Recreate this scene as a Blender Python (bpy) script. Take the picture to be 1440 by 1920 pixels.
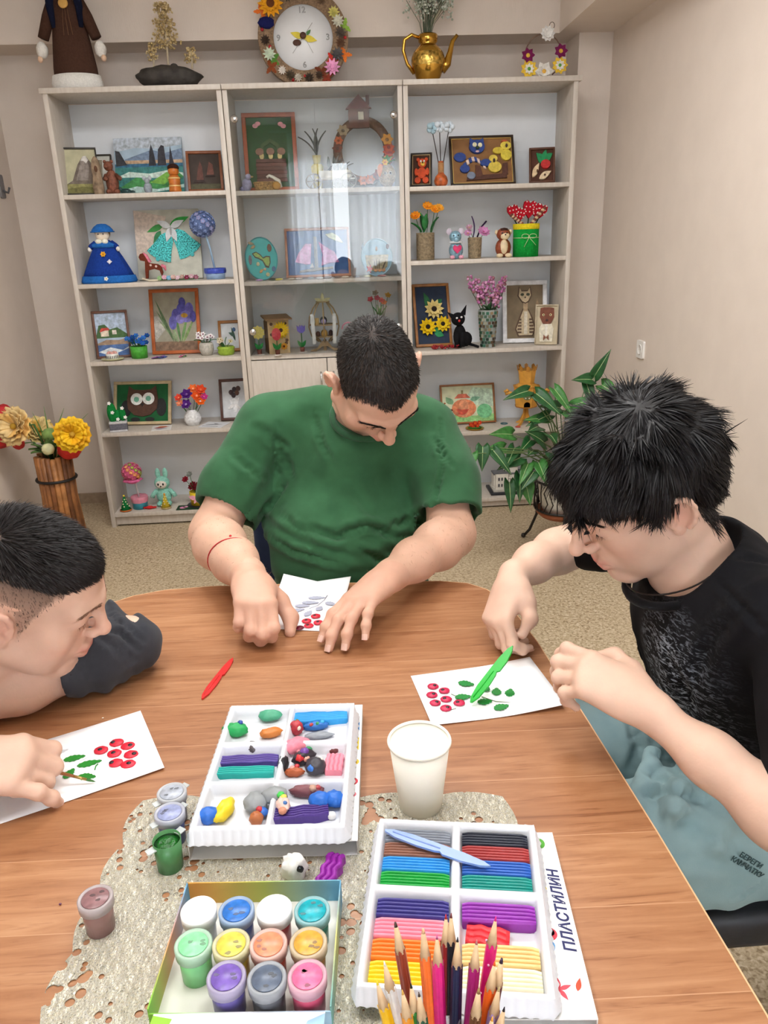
import bpy, bmesh, math, random
import numpy as np
from mathutils import Vector, Matrix
random.seed(7); RNG = np.random.default_rng(7)
scene = bpy.context.scene
COL = scene.collection
for o in list(bpy.data.objects): bpy.data.objects.remove(o, do_unlink=True)

# ------------------------------------------------------------------ camera
CAM_H = 1.44; FPX = 1442.0
CAM_R = np.array([[0.99761462, -0.05046642, 0.04709796],
     [-0.06135145, -0.33548907, 0.94004419],
     [-0.03163982, -0.94069136, -0.33778498]])   # world <- (right, down, forward)
CAM_C = np.array([0.0, 0.0, CAM_H])
cam = bpy.data.cameras.new('camera'); cam_o = bpy.data.objects.new('camera', cam); COL.objects.link(cam_o)
cam.sensor_fit = 'HORIZONTAL'; cam.sensor_width = 36.0; cam.lens = FPX / 1440.0 * 36.0
cam.clip_start = 0.02; cam.clip_end = 60
cam_o.matrix_world = Matrix([[CAM_R[i][0], -CAM_R[i][1], -CAM_R[i][2], CAM_C[i]] for i in range(3)] + [[0, 0, 0, 1]])
scene.camera = cam_o
def P(u, v, x=None, y=None, z=None):
 """point of the room seen at pixel (u,v) on the plane x=, y= or z="""
 d = CAM_R @ np.array([u - 720.0, v - 960.0, FPX])
 if z is not None: t = (z - CAM_C[2]) / d[2]
 elif y is not None: t = (y - CAM_C[1]) / d[1]
 else: t = (x - CAM_C[0]) / d[0]
 return Vector(CAM_C + t * d)

# ------------------------------------------------------------------ world, exposure, lamps
w = bpy.data.worlds.new('world'); scene.world = w; w.use_nodes = True
bg = w.node_tree.nodes['Background']; bg.inputs[0].default_value = (0.86, 0.93, 1.0, 1); bg.inputs[1].default_value = 0.55
vs = scene.view_settings
vs.view_transform = 'Standard'; vs.look = 'None'; vs.exposure = 0.0; vs.gamma = 1.0; vs.use_curve_mapping = False
LAMPS = [(-0.55, 0.6), (0.35, 0.6), (-0.55, 2.3), (0.25, 2.3)]
CEIL = 2.72
def area(name, loc, sx, sy, power, col=(1, 1, 1), rot=(0, 0, 0)):
 l = bpy.data.lights.new(name, 'AREA'); l.shape = 'RECTANGLE'; l.size = sx; l.size_y = sy; l.energy = power; l.color = col
 o = bpy.data.objects.new(name, l); COL.objects.link(o); o.location = loc; o.rotation_euler = rot; return o
for (lx, ly) in LAMPS:
 area('ceiling_%s_%s_offscreen' % ('table' if ly < 1 else 'shelves', 'left' if lx < 0 else 'right'), (lx, ly, CEIL - 0.035), 0.56, 0.56, 15 if ly < 1 else 21, (1.0, 0.995, 0.985))
area('window_behind_camera_offscreen', (0.3, -2.42, 1.635), 1.7, 1.43, 130, (0.88, 0.94, 1.0), (math.radians(90), 0, 0))

# ------------------------------------------------------------------ helpers: colour and materials
def lin(c):
 if isinstance(c, str):
  c = c.lstrip('#'); c = [int(c[i:i + 2], 16) / 255 for i in (0, 2, 4)]
 else: c = [x / 255 for x in c]
 return tuple(x / 12.92 if x <= .04045 else ((x + .055) / 1.055) ** 2.4 for x in c)
MATS = {}
def mat(c, rough=.55, key=None, metal=0, noise=.10, nscale=40, bump=0, bscale=200, trans=0, alpha=1, spec=.5, coat=0, emit=0, sss=0, ior=1.45):
 """plain procedural material: base colour broken up by noise, optional bump"""
 k = key or ('m', str(c), rough, metal, noise, nscale, bump, bscale, trans, alpha, spec, coat, emit)
 if k in MATS: return MATS[k]
 m = bpy.data.materials.new('mat_%d' % len(MATS)); m.use_nodes = True
 nt = m.node_tree; b = nt.nodes['Principled BSDF']; L = nt.links
 base = lin(c)
 b.inputs['Roughness'].default_value = rough; b.inputs['Metallic'].default_value = metal
 b.inputs['Specular IOR Level'].default_value = spec; b.inputs['Transmission Weight'].default_value = trans
 b.inputs['Alpha'].default_value = alpha; b.inputs['Coat Weight'].default_value = coat; b.inputs['IOR'].default_value = ior
 b.inputs['Base Color'].default_value = (*base, 1)
 if sss: b.inputs['Subsurface Weight'].default_value = sss; b.inputs['Subsurface Radius'].default_value = (.012, .005, .003)
 if emit: b.inputs['Emission Color'].default_value = (*base, 1); b.inputs['Emission Strength'].default_value = emit
 if noise or bump:
  tc = nt.nodes.new('ShaderNodeTexCoord')
 if noise:
  n = nt.nodes.new('ShaderNodeTexNoise'); n.inputs['Scale'].default_value = nscale; n.inputs['Detail'].default_value = 3
  L.new(tc.outputs['Object'], n.inputs['Vector'])
  r = nt.nodes.new('ShaderNodeValToRGB')
  r.color_ramp.elements[0].position = .3; r.color_ramp.elements[1].position = .7
  r.color_ramp.elements[0].color = (*[max(0, x * (1 - noise * 1.6)) for x in base], 1)
  r.color_ramp.elements[1].color = (*[min(1, x * (1 + noise)) for x in base], 1)
  L.new(n.outputs['Fac'], r.inputs[0]); L.new(r.outputs[0], b.inputs['Base Color'])
 if bump:
  n2 = nt.nodes.new('ShaderNodeTexNoise'); n2.inputs['Scale'].default_value = bscale; n2.inputs['Detail'].default_value = 4
  L.new(tc.outputs['Object'], n2.inputs['Vector'])
  bp = nt.nodes.new('ShaderNodeBump'); bp.inputs['Strength'].default_value = bump; bp.inputs['Distance'].default_value = .003
  L.new(n2.outputs['Fac'], bp.inputs['Height']); L.new(bp.outputs[0], b.inputs['Normal'])
 MATS[k] = m; return m
def nodes_mat(name):
 m = bpy.data.materials.new(name); m.use_nodes = True
 return m, m.node_tree, m.node_tree.nodes['Principled BSDF']
def ramp(nt, stops, interp='LINEAR'):
 r = nt.nodes.new('ShaderNodeValToRGB'); cr = r.color_ramp; cr.interpolation = interp
 while len(cr.elements) < len(stops): cr.elements.new(.5)
 for e, (p, c) in zip(cr.elements, stops): e.position = p; e.color = (*lin(c), 1)
 return r
def clay(c): return mat(c, .42, noise=.07, nscale=60, bump=.35, bscale=90)
def paper(c): return mat(c, .85, noise=.02, nscale=30)
def felt(c): return mat(c, .95, noise=.12, nscale=120, bump=.5, bscale=500, spec=.2)
def plastic(c, r=.3): return mat(c, r, noise=.03, nscale=20)
def attr_mat(name, rough=.6, bump=.2, bscale=300, sss=0, spec=.4, mult=.0, aniso=0):
 m, nt, b = nodes_mat(name)
 a = nt.nodes.new('ShaderNodeAttribute'); a.attribute_name = 'Col'
 tc = nt.nodes.new('ShaderNodeTexCoord')
 n = nt.nodes.new('ShaderNodeTexNoise'); n.inputs['Scale'].default_value = bscale; n.inputs['Detail'].default_value = 4
 nt.links.new(tc.outputs['Object'], n.inputs['Vector'])
 if mult:
  n3 = nt.nodes.new('ShaderNodeTexNoise'); n3.inputs['Scale'].default_value = 30; n3.inputs['Detail'].default_value = 5
  nt.links.new(tc.outputs['Object'], n3.inputs['Vector'])
  mr = nt.nodes.new('ShaderNodeMapRange'); mr.inputs[1].default_value = .3; mr.inputs[2].default_value = .7
  mr.inputs[3].default_value = 1 - mult; mr.inputs[4].default_value = 1 + mult
  nt.links.new(n3.outputs['Fac'], mr.inputs[0])
  mx = nt.nodes.new('ShaderNodeVectorMath'); mx.operation = 'SCALE'
  nt.links.new(a.outputs['Color'], mx.inputs[0]); nt.links.new(mr.outputs[0], mx.inputs['Scale'])
  nt.links.new(mx.outputs[0], b.inputs['Base Color'])
 else: nt.links.new(a.outputs['Color'], b.inputs['Base Color'])
 b.inputs['Roughness'].default_value = rough; b.inputs['Specular IOR Level'].default_value = spec
 if sss:
  b.inputs['Subsurface Weight'].default_value = sss; b.inputs['Subsurface Radius'].default_value = (.010, .004, .0025); b.inputs['Subsurface Scale'].default_value = .6
 if bump:
  bp = nt.nodes.new('ShaderNodeBump'); bp.inputs['Strength'].default_value = bump; bp.inputs['Distance'].default_value = .002
  nt.links.new(n.outputs['Fac'], bp.inputs['Height']); nt.links.new(bp.outputs[0], b.inputs['Normal'])
 return m

# ------------------------------------------------------------------ helpers: mesh building
def V3(a): return Vector((float(a[0]), float(a[1]), float(a[2])))
def T(x=0, y=0, z=0): return Matrix.Translation((x, y, z))
def RX(d): return Matrix.Rotation(math.radians(d), 4, 'X')
def RY(d): return Matrix.Rotation(math.radians(d), 4, 'Y')
def RZ(d): return Matrix.Rotation(math.radians(d), 4, 'Z')
def SC(x, y=None, z=None):
 y = x if y is None else y; z = x if z is None else z
 return Matrix.Diagonal((x, y, z, 1))
I4 = Matrix.Identity(4)
class MB:
 """collects shapes; build() links them as one mesh object"""
 def __init__(s, m=None): s.v = []; s.f = []; s.mi = []; s.sm = []; s.mats = []; s.dm = m
 def _m(s, m):
  m = m or s.dm
  if m not in s.mats: s.mats.append(m)
  return s.mats.index(m)
 def add(s, vs, fs, m=None, M=None, smooth=False):
  b = len(s.v); k = s._m(m)
  for p in vs:
   p = Vector(p)
   s.v.append(tuple(M @ p) if M is not None else tuple(p))
  for f in fs: s.f.append([i + b for i in f]); s.mi.append(k); s.sm.append(smooth)
  return s
 def box(s, c, d, m=None, M=None, bev=0):
  x, y, z = d[0] / 2, d[1] / 2, d[2] / 2
  if not bev:
   vs = [(c[0] + i * x, c[1] + j * y, c[2] + k * z) for i in (-1, 1) for j in (-1, 1) for k in (-1, 1)]
   fs = [(0, 1, 3, 2), (4, 6, 7, 5), (0, 4, 5, 1), (2, 3, 7, 6), (0, 2, 6, 4), (1, 5, 7, 3)]
   return s.add(vs, fs, m, M)
  bm = bmesh.new(); bmesh.ops.create_cube(bm, size=1)
  for q in bm.verts: q.co = Vector((c[0] + q.co.x * d[0], c[1] + q.co.y * d[1], c[2] + q.co.z * d[2]))
  bmesh.ops.bevel(bm, geom=bm.edges[:], offset=bev, segments=2, affect='EDGES', profile=.5)
  s._bm(bm, m, M, True); return s
 def _bm(s, bm, m, M, smooth):
  bm.verts.index_update(); s.add([q.co for q in bm.verts], [[q.index for q in f.verts] for f in bm.faces], m, M, smooth); bm.free()
 def tube(s, pts, r, n=8, m=None, M=None, caps=True, smooth=True, flat=1.0):
  pts = [V3(p) for p in pts]; N = len(pts)
  rs = [r] * N if not hasattr(r, '__len__') else list(r)
  vs = []; fs = []; prev = None
  for i, p in enumerate(pts):
   t = (pts[min(i + 1, N - 1)] - pts[max(i - 1, 0)])
   t = t.normalized() if t.length > 1e-9 else Vector((0, 0, 1))
   if prev is None: a = Vector((0, 0, 1)) if abs(t.z) < .9 else Vector((1, 0, 0))
   else: a = prev
   e = (a - t * a.dot(t)); e = e.normalized() if e.length > 1e-6 else t.orthogonal().normalized()
   prev = e; g = t.cross(e)
   for k in range(n):
    th = 2 * math.pi * k / n
    vs.append(p + e * math.cos(th) * rs[i] * flat + g * math.sin(th) * rs[i])
  for i in range(N - 1):
   for k in range(n):
    a0 = i * n + k; a1 = i * n + (k + 1) % n
    fs.append((a0, a1, a1 + n, a0 + n))
  if caps: fs.append(tuple(range(n - 1, -1, -1))); fs.append(tuple((N - 1) * n + k for k in range(n)))
  return s.add(vs, fs, m, M, smooth)
 def lathe(s, prof, n=24, m=None, M=None, smooth=True, c=(0, 0, 0), cap=True, wob=0, wn=5):
  vs = []; fs = []; N = len(prof)
  for (r, z) in prof:
   for k in range(n):
    th = 2 * math.pi * k / n; rr = r * (1 + wob * math.sin(wn * th))
    vs.append((c[0] + rr * math.cos(th), c[1] + rr * math.sin(th), c[2] + z))
  for i in range(N - 1):
   for k in range(n):
    a0 = i * n + k; a1 = i * n + (k + 1) % n
    fs.append((a0, a1, a1 + n, a0 + n))
  if cap:
   if prof[0][0] > 1e-5: fs.append(tuple(range(n - 1, -1, -1)))
   if prof[-1][0] > 1e-5: fs.append(tuple((N - 1) * n + k for k in range(n)))
  return s.add(vs, fs, m, M, smooth)
 def ball(s, c, r, m=None, M=None, n=12, k=8, lump=0, seed=0):
  r = (r, r, r) if not hasattr(r, '__len__') else r
  vs = [(0, 0, -1)]; fs = []
  for i in range(1, k):
   ph = -math.pi / 2 + math.pi * i / k
   for j in range(n):
    th = 2 * math.pi * j / n; vs.append((math.cos(ph) * math.cos(th), math.cos(ph) * math.sin(th), math.sin(ph)))
  vs.append((0, 0, 1)); top = len(vs) - 1
  for j in range(n):
   fs.append((0, 1 + (j + 1) % n, 1 + j)); fs.append((top, top - n + j, top - n + (j + 1) % n))
  for i in range(k - 2):
   for j in range(n):
    a = 1 + i * n + j; b = 1 + i * n + (j + 1) % n
    fs.append((a, b, b + n, a + n))
  out = []
  for q in vs:
   f = 1.0
   if lump:
    f += lump * (math.sin(q[0] * 5 + seed * 1.7) * math.cos(q[1] * 6 + seed) + .6 * math.sin(q[2] * 9 + q[0] * 7 + seed * 2.3))
   out.append((c[0] + q[0] * r[0] * f, c[1] + q[1] * r[1] * f, c[2] + q[2] * r[2] * f))
  return s.add(out, fs, m, M, True)
 def prism(s, pts, d, m=None, M=None, z=0, smooth=False):
  """flat outline in the local XY plane, extruded from z to z+d"""
  n = len(pts)
  ar = sum(pts[i][0] * pts[(i + 1) % n][1] - pts[(i + 1) % n][0] * pts[i][1] for i in range(n))
  if ar < 0: pts = pts[::-1]
  vs = [(p[0], p[1], z) for p in pts] + [(p[0], p[1], z + d) for p in pts]
  fs = [tuple(range(n - 1, -1, -1)), tuple(range(n, 2 * n))] + [(i, (i + 1) % n, (i + 1) % n + n, i + n) for i in range(n)]
  return s.add(vs, fs, m, M, smooth)
 def grid(s, fn, nu, nv, m=None, M=None, smooth=True):
  vs = [fn(i / nu, j / nv) for i in range(nu + 1) for j in range(nv + 1)]
  fs = [(i * (nv + 1) + j, (i + 1) * (nv + 1) + j, (i + 1) * (nv + 1) + j + 1, i * (nv + 1) + j + 1) for i in range(nu) for j in range(nv)]
  return s.add(vs, fs, m, M, smooth)
 def sheet(s, fn, nu, nv, th, m=None, M=None):
  """curved sheet of thickness th along z"""
  W = nv + 1; A = [fn(i / nu, j / nv) for i in range(nu + 1) for j in range(nv + 1)]
  N = len(A); vs = A + [(p[0], p[1], p[2] - th) for p in A]; fs = []
  for i in range(nu):
   for j in range(nv):
    a = i * W + j; q = (a, a + W, a + W + 1, a + 1); fs.append(q); fs.append(tuple(x + N for x in q[::-1]))
  for i in range(nu):
   for j in (0, nv):
    a = i * W + j; fs.append((a, a + N, a + W + N, a + W))
  for j in range(nv):
   for i in (0, nu):
    a = i * W + j; fs.append((a, a + 1, a + 1 + N, a + N))
  return s.add(vs, fs, m, M, True)
 def build(s, name, parent=None, M=None, label=None, cat=None, group=None, kind=None):
  me = bpy.data.meshes.new(name); me.from_pydata(s.v, [], s.f)
  for m in s.mats: me.materials.append(m)
  me.polygons.foreach_set('material_index', s.mi); me.polygons.foreach_set('use_smooth', s.sm); me.update()
  bm = bmesh.new(); bm.from_mesh(me); bmesh.ops.recalc_face_normals(bm, faces=bm.faces[:]); bm.to_mesh(me); bm.free()
  return mkobj(name, me, parent, M, label, cat, group, kind)
def mkobj(name, me, parent=None, M=None, label=None, cat=None, group=None, kind=None):
 o = bpy.data.objects.new(name, me); COL.objects.link(o)
 if parent is not None: o.parent = parent
 if M is not None: o.matrix_local = M
 if label: o['label'] = label
 if cat: o['category'] = cat
 if group: o['group'] = group
 if kind: o['kind'] = kind
 return o
def thing(name, label, cat, M=None, group=None):
 return mkobj(name, None, None, M if M is not None else I4, label, cat, group)
def copy_part(o, parent, M=None):
 c = o.copy(); COL.objects.link(c); c.parent = parent
 if M is not None: c.matrix_local = M
 for ch in list(o.children): copy_part(ch, c)
 return c
def struct(name, mb, parent=None):
 return mb.build(name, parent, kind='structure')
def circ(r, n=24, c=(0, 0), ry=None, a0=0):
 ry = r if ry is None else ry
 return [(c[0] + r * math.cos(a0 + 2 * math.pi * i / n), c[1] + ry * math.sin(a0 + 2 * math.pi * i / n)) for i in range(n)]
def rrect(w, h, r, n=4, c=(0, 0)):
 out = []
 for (sx, sy, a) in ((1, 1, 0), (-1, 1, 90), (-1, -1, 180), (1, -1, 270)):
  for i in range(n + 1):
   t = math.radians(a + 90 * i / n); out.append((c[0] + sx * (w / 2 - r) + r * math.cos(t), c[1] + sy * (h / 2 - r) + r * math.sin(t)))
 return out
def leaf2(L, W, n=7, tooth=0, c=(0, 0), ang=0):
 """leaf outline from c along ang (deg)"""
 up = []; dn = []
 for i in range(n + 1):
  t = i / n; h = W * math.sin(math.pi * t ** .85) * (1 - .25 * t) + (tooth * W if i % 2 and 0 < i < n else 0)
  up.append((t * L, h)); dn.append((t * L, -h))
 pts = up + dn[-2:0:-1]; a = math.radians(ang); ca, sa = math.cos(a), math.sin(a)
 return [(c[0] + x * ca - y * sa, c[1] + x * sa + y * ca) for x, y in pts]
# ================================================================== the room
def wall_material(name, c, scale=1.0):
 m, nt, b = nodes_mat(name); L = nt.links
 tc = nt.nodes.new('ShaderNodeTexCoord')
 n = nt.nodes.new('ShaderNodeTexNoise'); n.inputs['Scale'].default_value = 9; n.inputs['Detail'].default_value = 4
 L.new(tc.outputs['Object'], n.inputs['Vector'])
 d = [max(0, x - 5) for x in c]
 r = ramp(nt, [(.3, d), (.7, c)]); L.new(n.outputs['Fac'], r.inputs[0]); L.new(r.outputs[0], b.inputs['Base Color'])
 mp = nt.nodes.new('ShaderNodeMapping'); mp.inputs['Scale'].default_value = (90, 90, 14)
 L.new(tc.outputs['Object'], mp.inputs[0])
 n2 = nt.nodes.new('ShaderNodeTexNoise'); n2.inputs['Scale'].default_value = 3; n2.inputs['Detail'].default_value = 5
 L.new(mp.outputs[0], n2.inputs['Vector'])
 bp = nt.nodes.new('ShaderNodeBump'); bp.inputs['Strength'].default_value = .18; bp.inputs['Distance'].default_value = .003
 L.new(n2.outputs['Fac'], bp.inputs['Height']); L.new(bp.outputs[0], b.inputs['Normal'])
 b.inputs['Roughness'].default_value = .8; return m
WALL = wall_material('wallpaper', (228, 215, 203))
WHITE = mat((238, 236, 230), .7, noise=.02)
m, nt, b = nodes_mat('linoleum'); L = nt.links
tc = nt.nodes.new('ShaderNodeTexCoord')
n1 = nt.nodes.new('ShaderNodeTexNoise'); n1.inputs['Scale'].default_value = 95; n1.inputs['Detail'].default_value = 3; n1.inputs['Distortion'].default_value = .8
L.new(tc.outputs['Object'], n1.inputs['Vector'])
r1 = ramp(nt, [(.34, (150, 130, 102)), (.46, (186, 168, 138)), (.56, (200, 184, 156)), (.68, (216, 203, 180))])
L.new(n1.outputs['Fac'], r1.inputs[0])
n2 = nt.nodes.new('ShaderNodeTexNoise'); n2.inputs['Scale'].default_value = 2.2; L.new(tc.outputs['Object'], n2.inputs['Vector'])
mx = nt.nodes.new('ShaderNodeMixRGB'); mx.blend_type = 'MULTIPLY'; mx.inputs[0].default_value = .5
r2 = ramp(nt, [(.3, (232, 226, 216)), (.7, (255, 252, 246))]); L.new(n2.outputs['Fac'], r2.inputs[0])
L.new(r1.outputs[0], mx.inputs[1]); L.new(r2.outputs[0], mx.inputs[2]); L.new(mx.outputs[0], b.inputs['Base Color'])
b.inputs['Roughness'].default_value = .42; FLOOR = m

XL, XR, YB, YF, NB = -1.65, 1.405, 4.22, -2.25, 4.44
SHL, SHR = -1.275, 1.237; ZBEAM = 2.336
struct('floor', MB(FLOOR).box(((XL + XR) / 2, (YF + NB) / 2, -.03), (XR - XL + .3, NB - YF + .3, .06)))
struct('ceiling', MB(WHITE).box(((XL + XR) / 2, (YF + NB) / 2, CEIL + .05), (XR - XL + .3, NB - YF + .3, .1)))
struct('wall_left', MB(WALL).box((XL - .05, (YF + NB) / 2, CEIL / 2), (.1, NB - YF + .2, CEIL)))
struct('wall_right', MB(WALL).box((XR + .05, (YF + NB) / 2, CEIL / 2), (.1, NB - YF + .2, CEIL)))
struct('wall_back', MB(WALL).box(((XL + XR) / 2, NB + .05, CEIL / 2), (XR - XL, .1, CEIL)))
struct('wall_pier_right', MB(WALL).box(((XR + SHR) / 2, (YB + NB) / 2, CEIL / 2), (XR - SHR, NB - YB, CEIL)))
struct('trim_1', MB(WALL).box(((XL + SHR) / 2, (YB + NB) / 2, (ZBEAM + CEIL) / 2), (SHR - XL, NB - YB, CEIL - ZBEAM)))
struct('trim_2', MB(WALL).box(((1.138 + XR) / 2, (YF + YB) / 2, (ZBEAM + CEIL) / 2), (XR - 1.138, YB - YF, CEIL - ZBEAM)))
BASE = mat((170, 150, 128), .5)
struct('baseboard_left', MB(BASE).box(((XL + SHL) / 2, NB - .008, .03), (SHL - XL + .1, .016, .06)).box((XL + .008, (YF + NB) / 2, .03), (.016, NB - YF, .06)))
struct('baseboard_right', MB(BASE).box((XR - .008, (YF + YB) / 2, .03), (.016, YB - YF - .02, .06)).box(((SHR + XR) / 2, YB - .008, .03), (XR - SHR - .016, .016, .06)))
# wall behind the photographer with its curtained window
WX0, WX1, WZ0, WZ1 = -.55, 1.15, .92, 2.35
fw = MB(WALL)
fw.box(((XL + WX0) / 2, YF - .06, CEIL / 2), (WX0 - XL, .12, CEIL)).box(((XR + WX1) / 2, YF - .06, CEIL / 2), (XR - WX1, .12, CEIL))
fw.box(((WX0 + WX1) / 2, YF - .06, WZ0 / 2), (WX1 - WX0, .12, WZ0)).box(((WX0 + WX1) / 2, YF - .06, (WZ1 + CEIL) / 2), (WX1 - WX0, .12, CEIL - WZ1))
struct('wall_front', fw)
wf = MB(plastic((240, 240, 238)))
for x in (WX0 + .03, (WX0 + WX1) / 2, WX1 - .03): wf.box((x, YF - .07, (WZ0 + WZ1) / 2), (.06, .05, WZ1 - WZ0))
for z in (WZ0 + .03, WZ1 - .03): wf.box(((WX0 + WX1) / 2, YF - .07, z), (WX1 - WX0, .05, .06))
win = struct('window_1', wf)
gl, gnt, gb = nodes_mat('window_glass'); gb.inputs['Transmission Weight'].default_value = 1; gb.inputs['Roughness'].default_value = 0; gb.inputs['IOR'].default_value = 1.05
for x in ((WX0 * 3 + WX1) / 4, (WX0 + WX1 * 3) / 4): MB(gl).box((x, YF - .07, (WZ0 + WZ1) / 2), ((WX1 - WX0) / 2 - .09, .004, WZ1 - WZ0 - .12)).build('pane', win)
MB(plastic((240, 240, 238))).box(((WX0 + WX1) / 2, YF + .08, WZ0 - .02), (WX1 - WX0 + .16, .2, .035)).build('window_sill', win)
cm = bpy.data.materials.new('sheer_curtain'); cm.use_nodes = True; cnt = cm.node_tree
cnt.nodes.clear(); co = cnt.nodes.new('ShaderNodeOutputMaterial'); c1 = cnt.nodes.new('ShaderNodeBsdfTranslucent'); c2 = cnt.nodes.new('ShaderNodeBsdfDiffuse'); cx = cnt.nodes.new('ShaderNodeMixShader')
c1.inputs[0].default_value = (.9, .92, .95, 1); c2.inputs[0].default_value = (.9, .9, .9, 1); cx.inputs[0].default_value = .35
cnt.links.new(c1.outputs[0], cx.inputs[1]); cnt.links.new(c2.outputs[0], cx.inputs[2]); cnt.links.new(cx.outputs[0], co.inputs[0])
for (x0, x1, lab) in ((-.5, .02, 'white sheer curtain panel beside the dark window gap'), (.2, 1.2, 'wide white sheer curtain panel over the window')):
 MB(cm).grid(lambda a, c, x0=x0, x1=x1: (x0 + (x1 - x0) * a, YF + .05 + .022 * math.sin(a * (x1 - x0) * 62) + .008 * math.sin(a * 31 + c * 3), .55 + (2.62 - .55) * c), 90, 6).build('curtain', label=lab, cat='curtain')
MB(plastic((235, 235, 232))).tube([(-.7, YF + .05, 2.64), (1.3, YF + .05, 2.64)], .012).build('curtain_rail', label='white curtain rail above the window', cat='curtain rail')
DIFF = bpy.data.materials.new('lamp_diffuser'); DIFF.use_nodes = True
db = DIFF.node_tree.nodes['Principled BSDF']; db.inputs['Base Color'].default_value = (.9, .9, .9, 1); db.inputs['Roughness'].default_value = .5
for (lx, ly) in LAMPS:
 t = thing('ceiling_lamp', 'square white ceiling light panel %s %s wall' % ('above the table near the' if ly < 1 else 'in front of the shelves near the', 'left' if lx < 0 else 'right'), 'ceiling light', T(lx, ly, CEIL), 'ceiling light panels')
 f = MB(plastic((235, 235, 235)))
 for (cx_, cy_, sx, sy) in ((0, .29, .6, .02), (0, -.29, .6, .02), (.29, 0, .02, .56), (-.29, 0, .02, .56)): f.box((cx_, cy_, -.015), (sx, sy, .03))
 f.build('frame', t); MB(DIFF).box((0, 0, -.008), (.56, .56, .012)).build('diffuser', t)
# socket on the right wall
sp = P(1203, 655, x=XR)
t = thing('wall_socket', 'white electrical socket on the right-hand wall', 'socket', T(XR, sp.y, sp.z) @ RZ(-90) @ RX(90))
SOC = plastic((240, 238, 234), .35)
MB(SOC).prism(rrect(.08, .08, .008), .010).build('cover_plate', t)
MB(SOC).lathe([(.0242, .0098), (.0238, .0128), (.0215, .0128), (.0195, .0106), (0, .0104)], 28).build('socket_well', t)
MB(mat((176, 160, 124), .35, metal=.8)).ball((-.0095, 0, .0104), (.0024, .0024, .0006)).ball((.0095, 0, .0104), (.0024, .0024, .0006)).build('contact', t)
# grey thing on the left wall, just inside the frame
hk = P(1, 350, x=XL)
t = thing('wall_hook', 'small grey hook plate on the left wall', 'hook', T(XL, hk.y - .006, hk.z))
MB(mat((120, 118, 120), .5)).prism(rrect(.05, .11, .012), .012, M=RZ(90) @ RX(90)).build('plate', t)
MB(mat((95, 95, 98), .4)).tube([(.01, 0, -.02), (.035, 0, -.03), (.045, 0, -.005)], .006).build('hook', t)

# ================================================================== shelving
m, nt, b = nodes_mat('pale_ash_laminate'); L = nt.links
tc = nt.nodes.new('ShaderNodeTexCoord'); mp = nt.nodes.new('ShaderNodeMapping'); mp.inputs['Scale'].default_value = (14, 14, 2.2)
L.new(tc.outputs['Object'], mp.inputs[0])
n1 = nt.nodes.new('ShaderNodeTexNoise'); n1.inputs['Scale'].default_value = 6; n1.inputs['Detail'].default_value = 6
L.new(mp.outputs[0], n1.inputs['Vector'])
r1 = ramp(nt, [(.25, (194, 184, 172)), (.5, (203, 194, 183)), (.75, (210, 202, 192))]); L.new(n1.outputs['Fac'], r1.inputs[0]); L.new(r1.outputs[0], b.inputs['Base Color'])
b.inputs['Roughness'].default_value = .45; ASH = m
EDGE = mat((212, 203, 192), .4, noise=.04, nscale=60)
BACKP = mat((222, 226, 230), .6, noise=.02, nscale=8)
GLASS, gnt, gb = nodes_mat('door_glass'); gb.inputs['Transmission Weight'].default_value = 1; gb.inputs['Roughness'].default_value = 0.0; gb.inputs['IOR'].default_value = 1.5; gb.inputs['Base Color'].default_value = (.97, .99, .985, 1)
CHROME = mat((205, 205, 205), .2, metal=1, noise=.02)
D0 = 3.97; DB = 4.27
def board(name, par, x0, x1, y0, y1, z0, z1):
 mb = MB(ASH).box(((x0 + x1) / 2, (y0 + y1) / 2 + .002, (z0 + z1) / 2), (x1 - x0, y1 - y0 - .004, z1 - z0), bev=.0008)
 o = mb.build(name, par)
 return o
SHZ = {'L': [1.667, 1.263, .888, .521, .078], 'M': [1.662, 1.248, .885], 'R': [1.657, 1.318, .875, .441, .062]}
def unit(tag_, x0, x1, label, door=False):
 t = thing('shelving_unit', label, 'shelving unit', T((x0 + x1) / 2, D0, 0))
 ox = (x0 + x1) / 2
 def bd(name, a, b_, c, d, e, f): return board(name, t, a - ox, b_ - ox, c - D0, d - D0, e, f)
 bd('top_panel', x0 - (.0 if tag_ != 'L' else .01), x1 + (0 if tag_ != 'R' else .012), D0 - .012, DB, 2.088, 2.11)
 bd('side_panel', x0, x0 + .022, D0, DB, 0, 2.088); bd('side_panel', x1 - .022, x1, D0, DB, 0, 2.088)
 MB(BACKP).box((0, DB - D0 - .004, 1.06), (x1 - x0 - .044, .005, 2.05)).build('back_panel', t)
 for i, z in enumerate(SHZ[tag_]):
  bd('shelf', x0 + .022, x1 - .022, D0 + (.012 if door else 0.002), DB - .008, z - .02, z)
 if not door:
  bd('plinth', x0 + .022, x1 - .022, D0 + .02, D0 + .036, .009, SHZ[tag_][-1] - .02)
 return t
UL = unit('L', -1.275, -.478, 'open ash shelving unit holding the owl picture and blue doll')
UM = unit('M', -.474, .348, 'middle ash shelving unit with glass doors and a lower cupboard', True)
UR = unit('R', .352, 1.172, 'open ash shelving unit beside the right pier, holding the white-framed cat')
ox = (-.474 + .348) / 2
board('plinth', UM, -.474 + .022 - ox, .348 - .022 - ox, .02, .036, 0, .06)
board('cupboard_floor', UM, -.452 - ox, .326 - ox, .02, .29, .06, .08)
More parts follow.
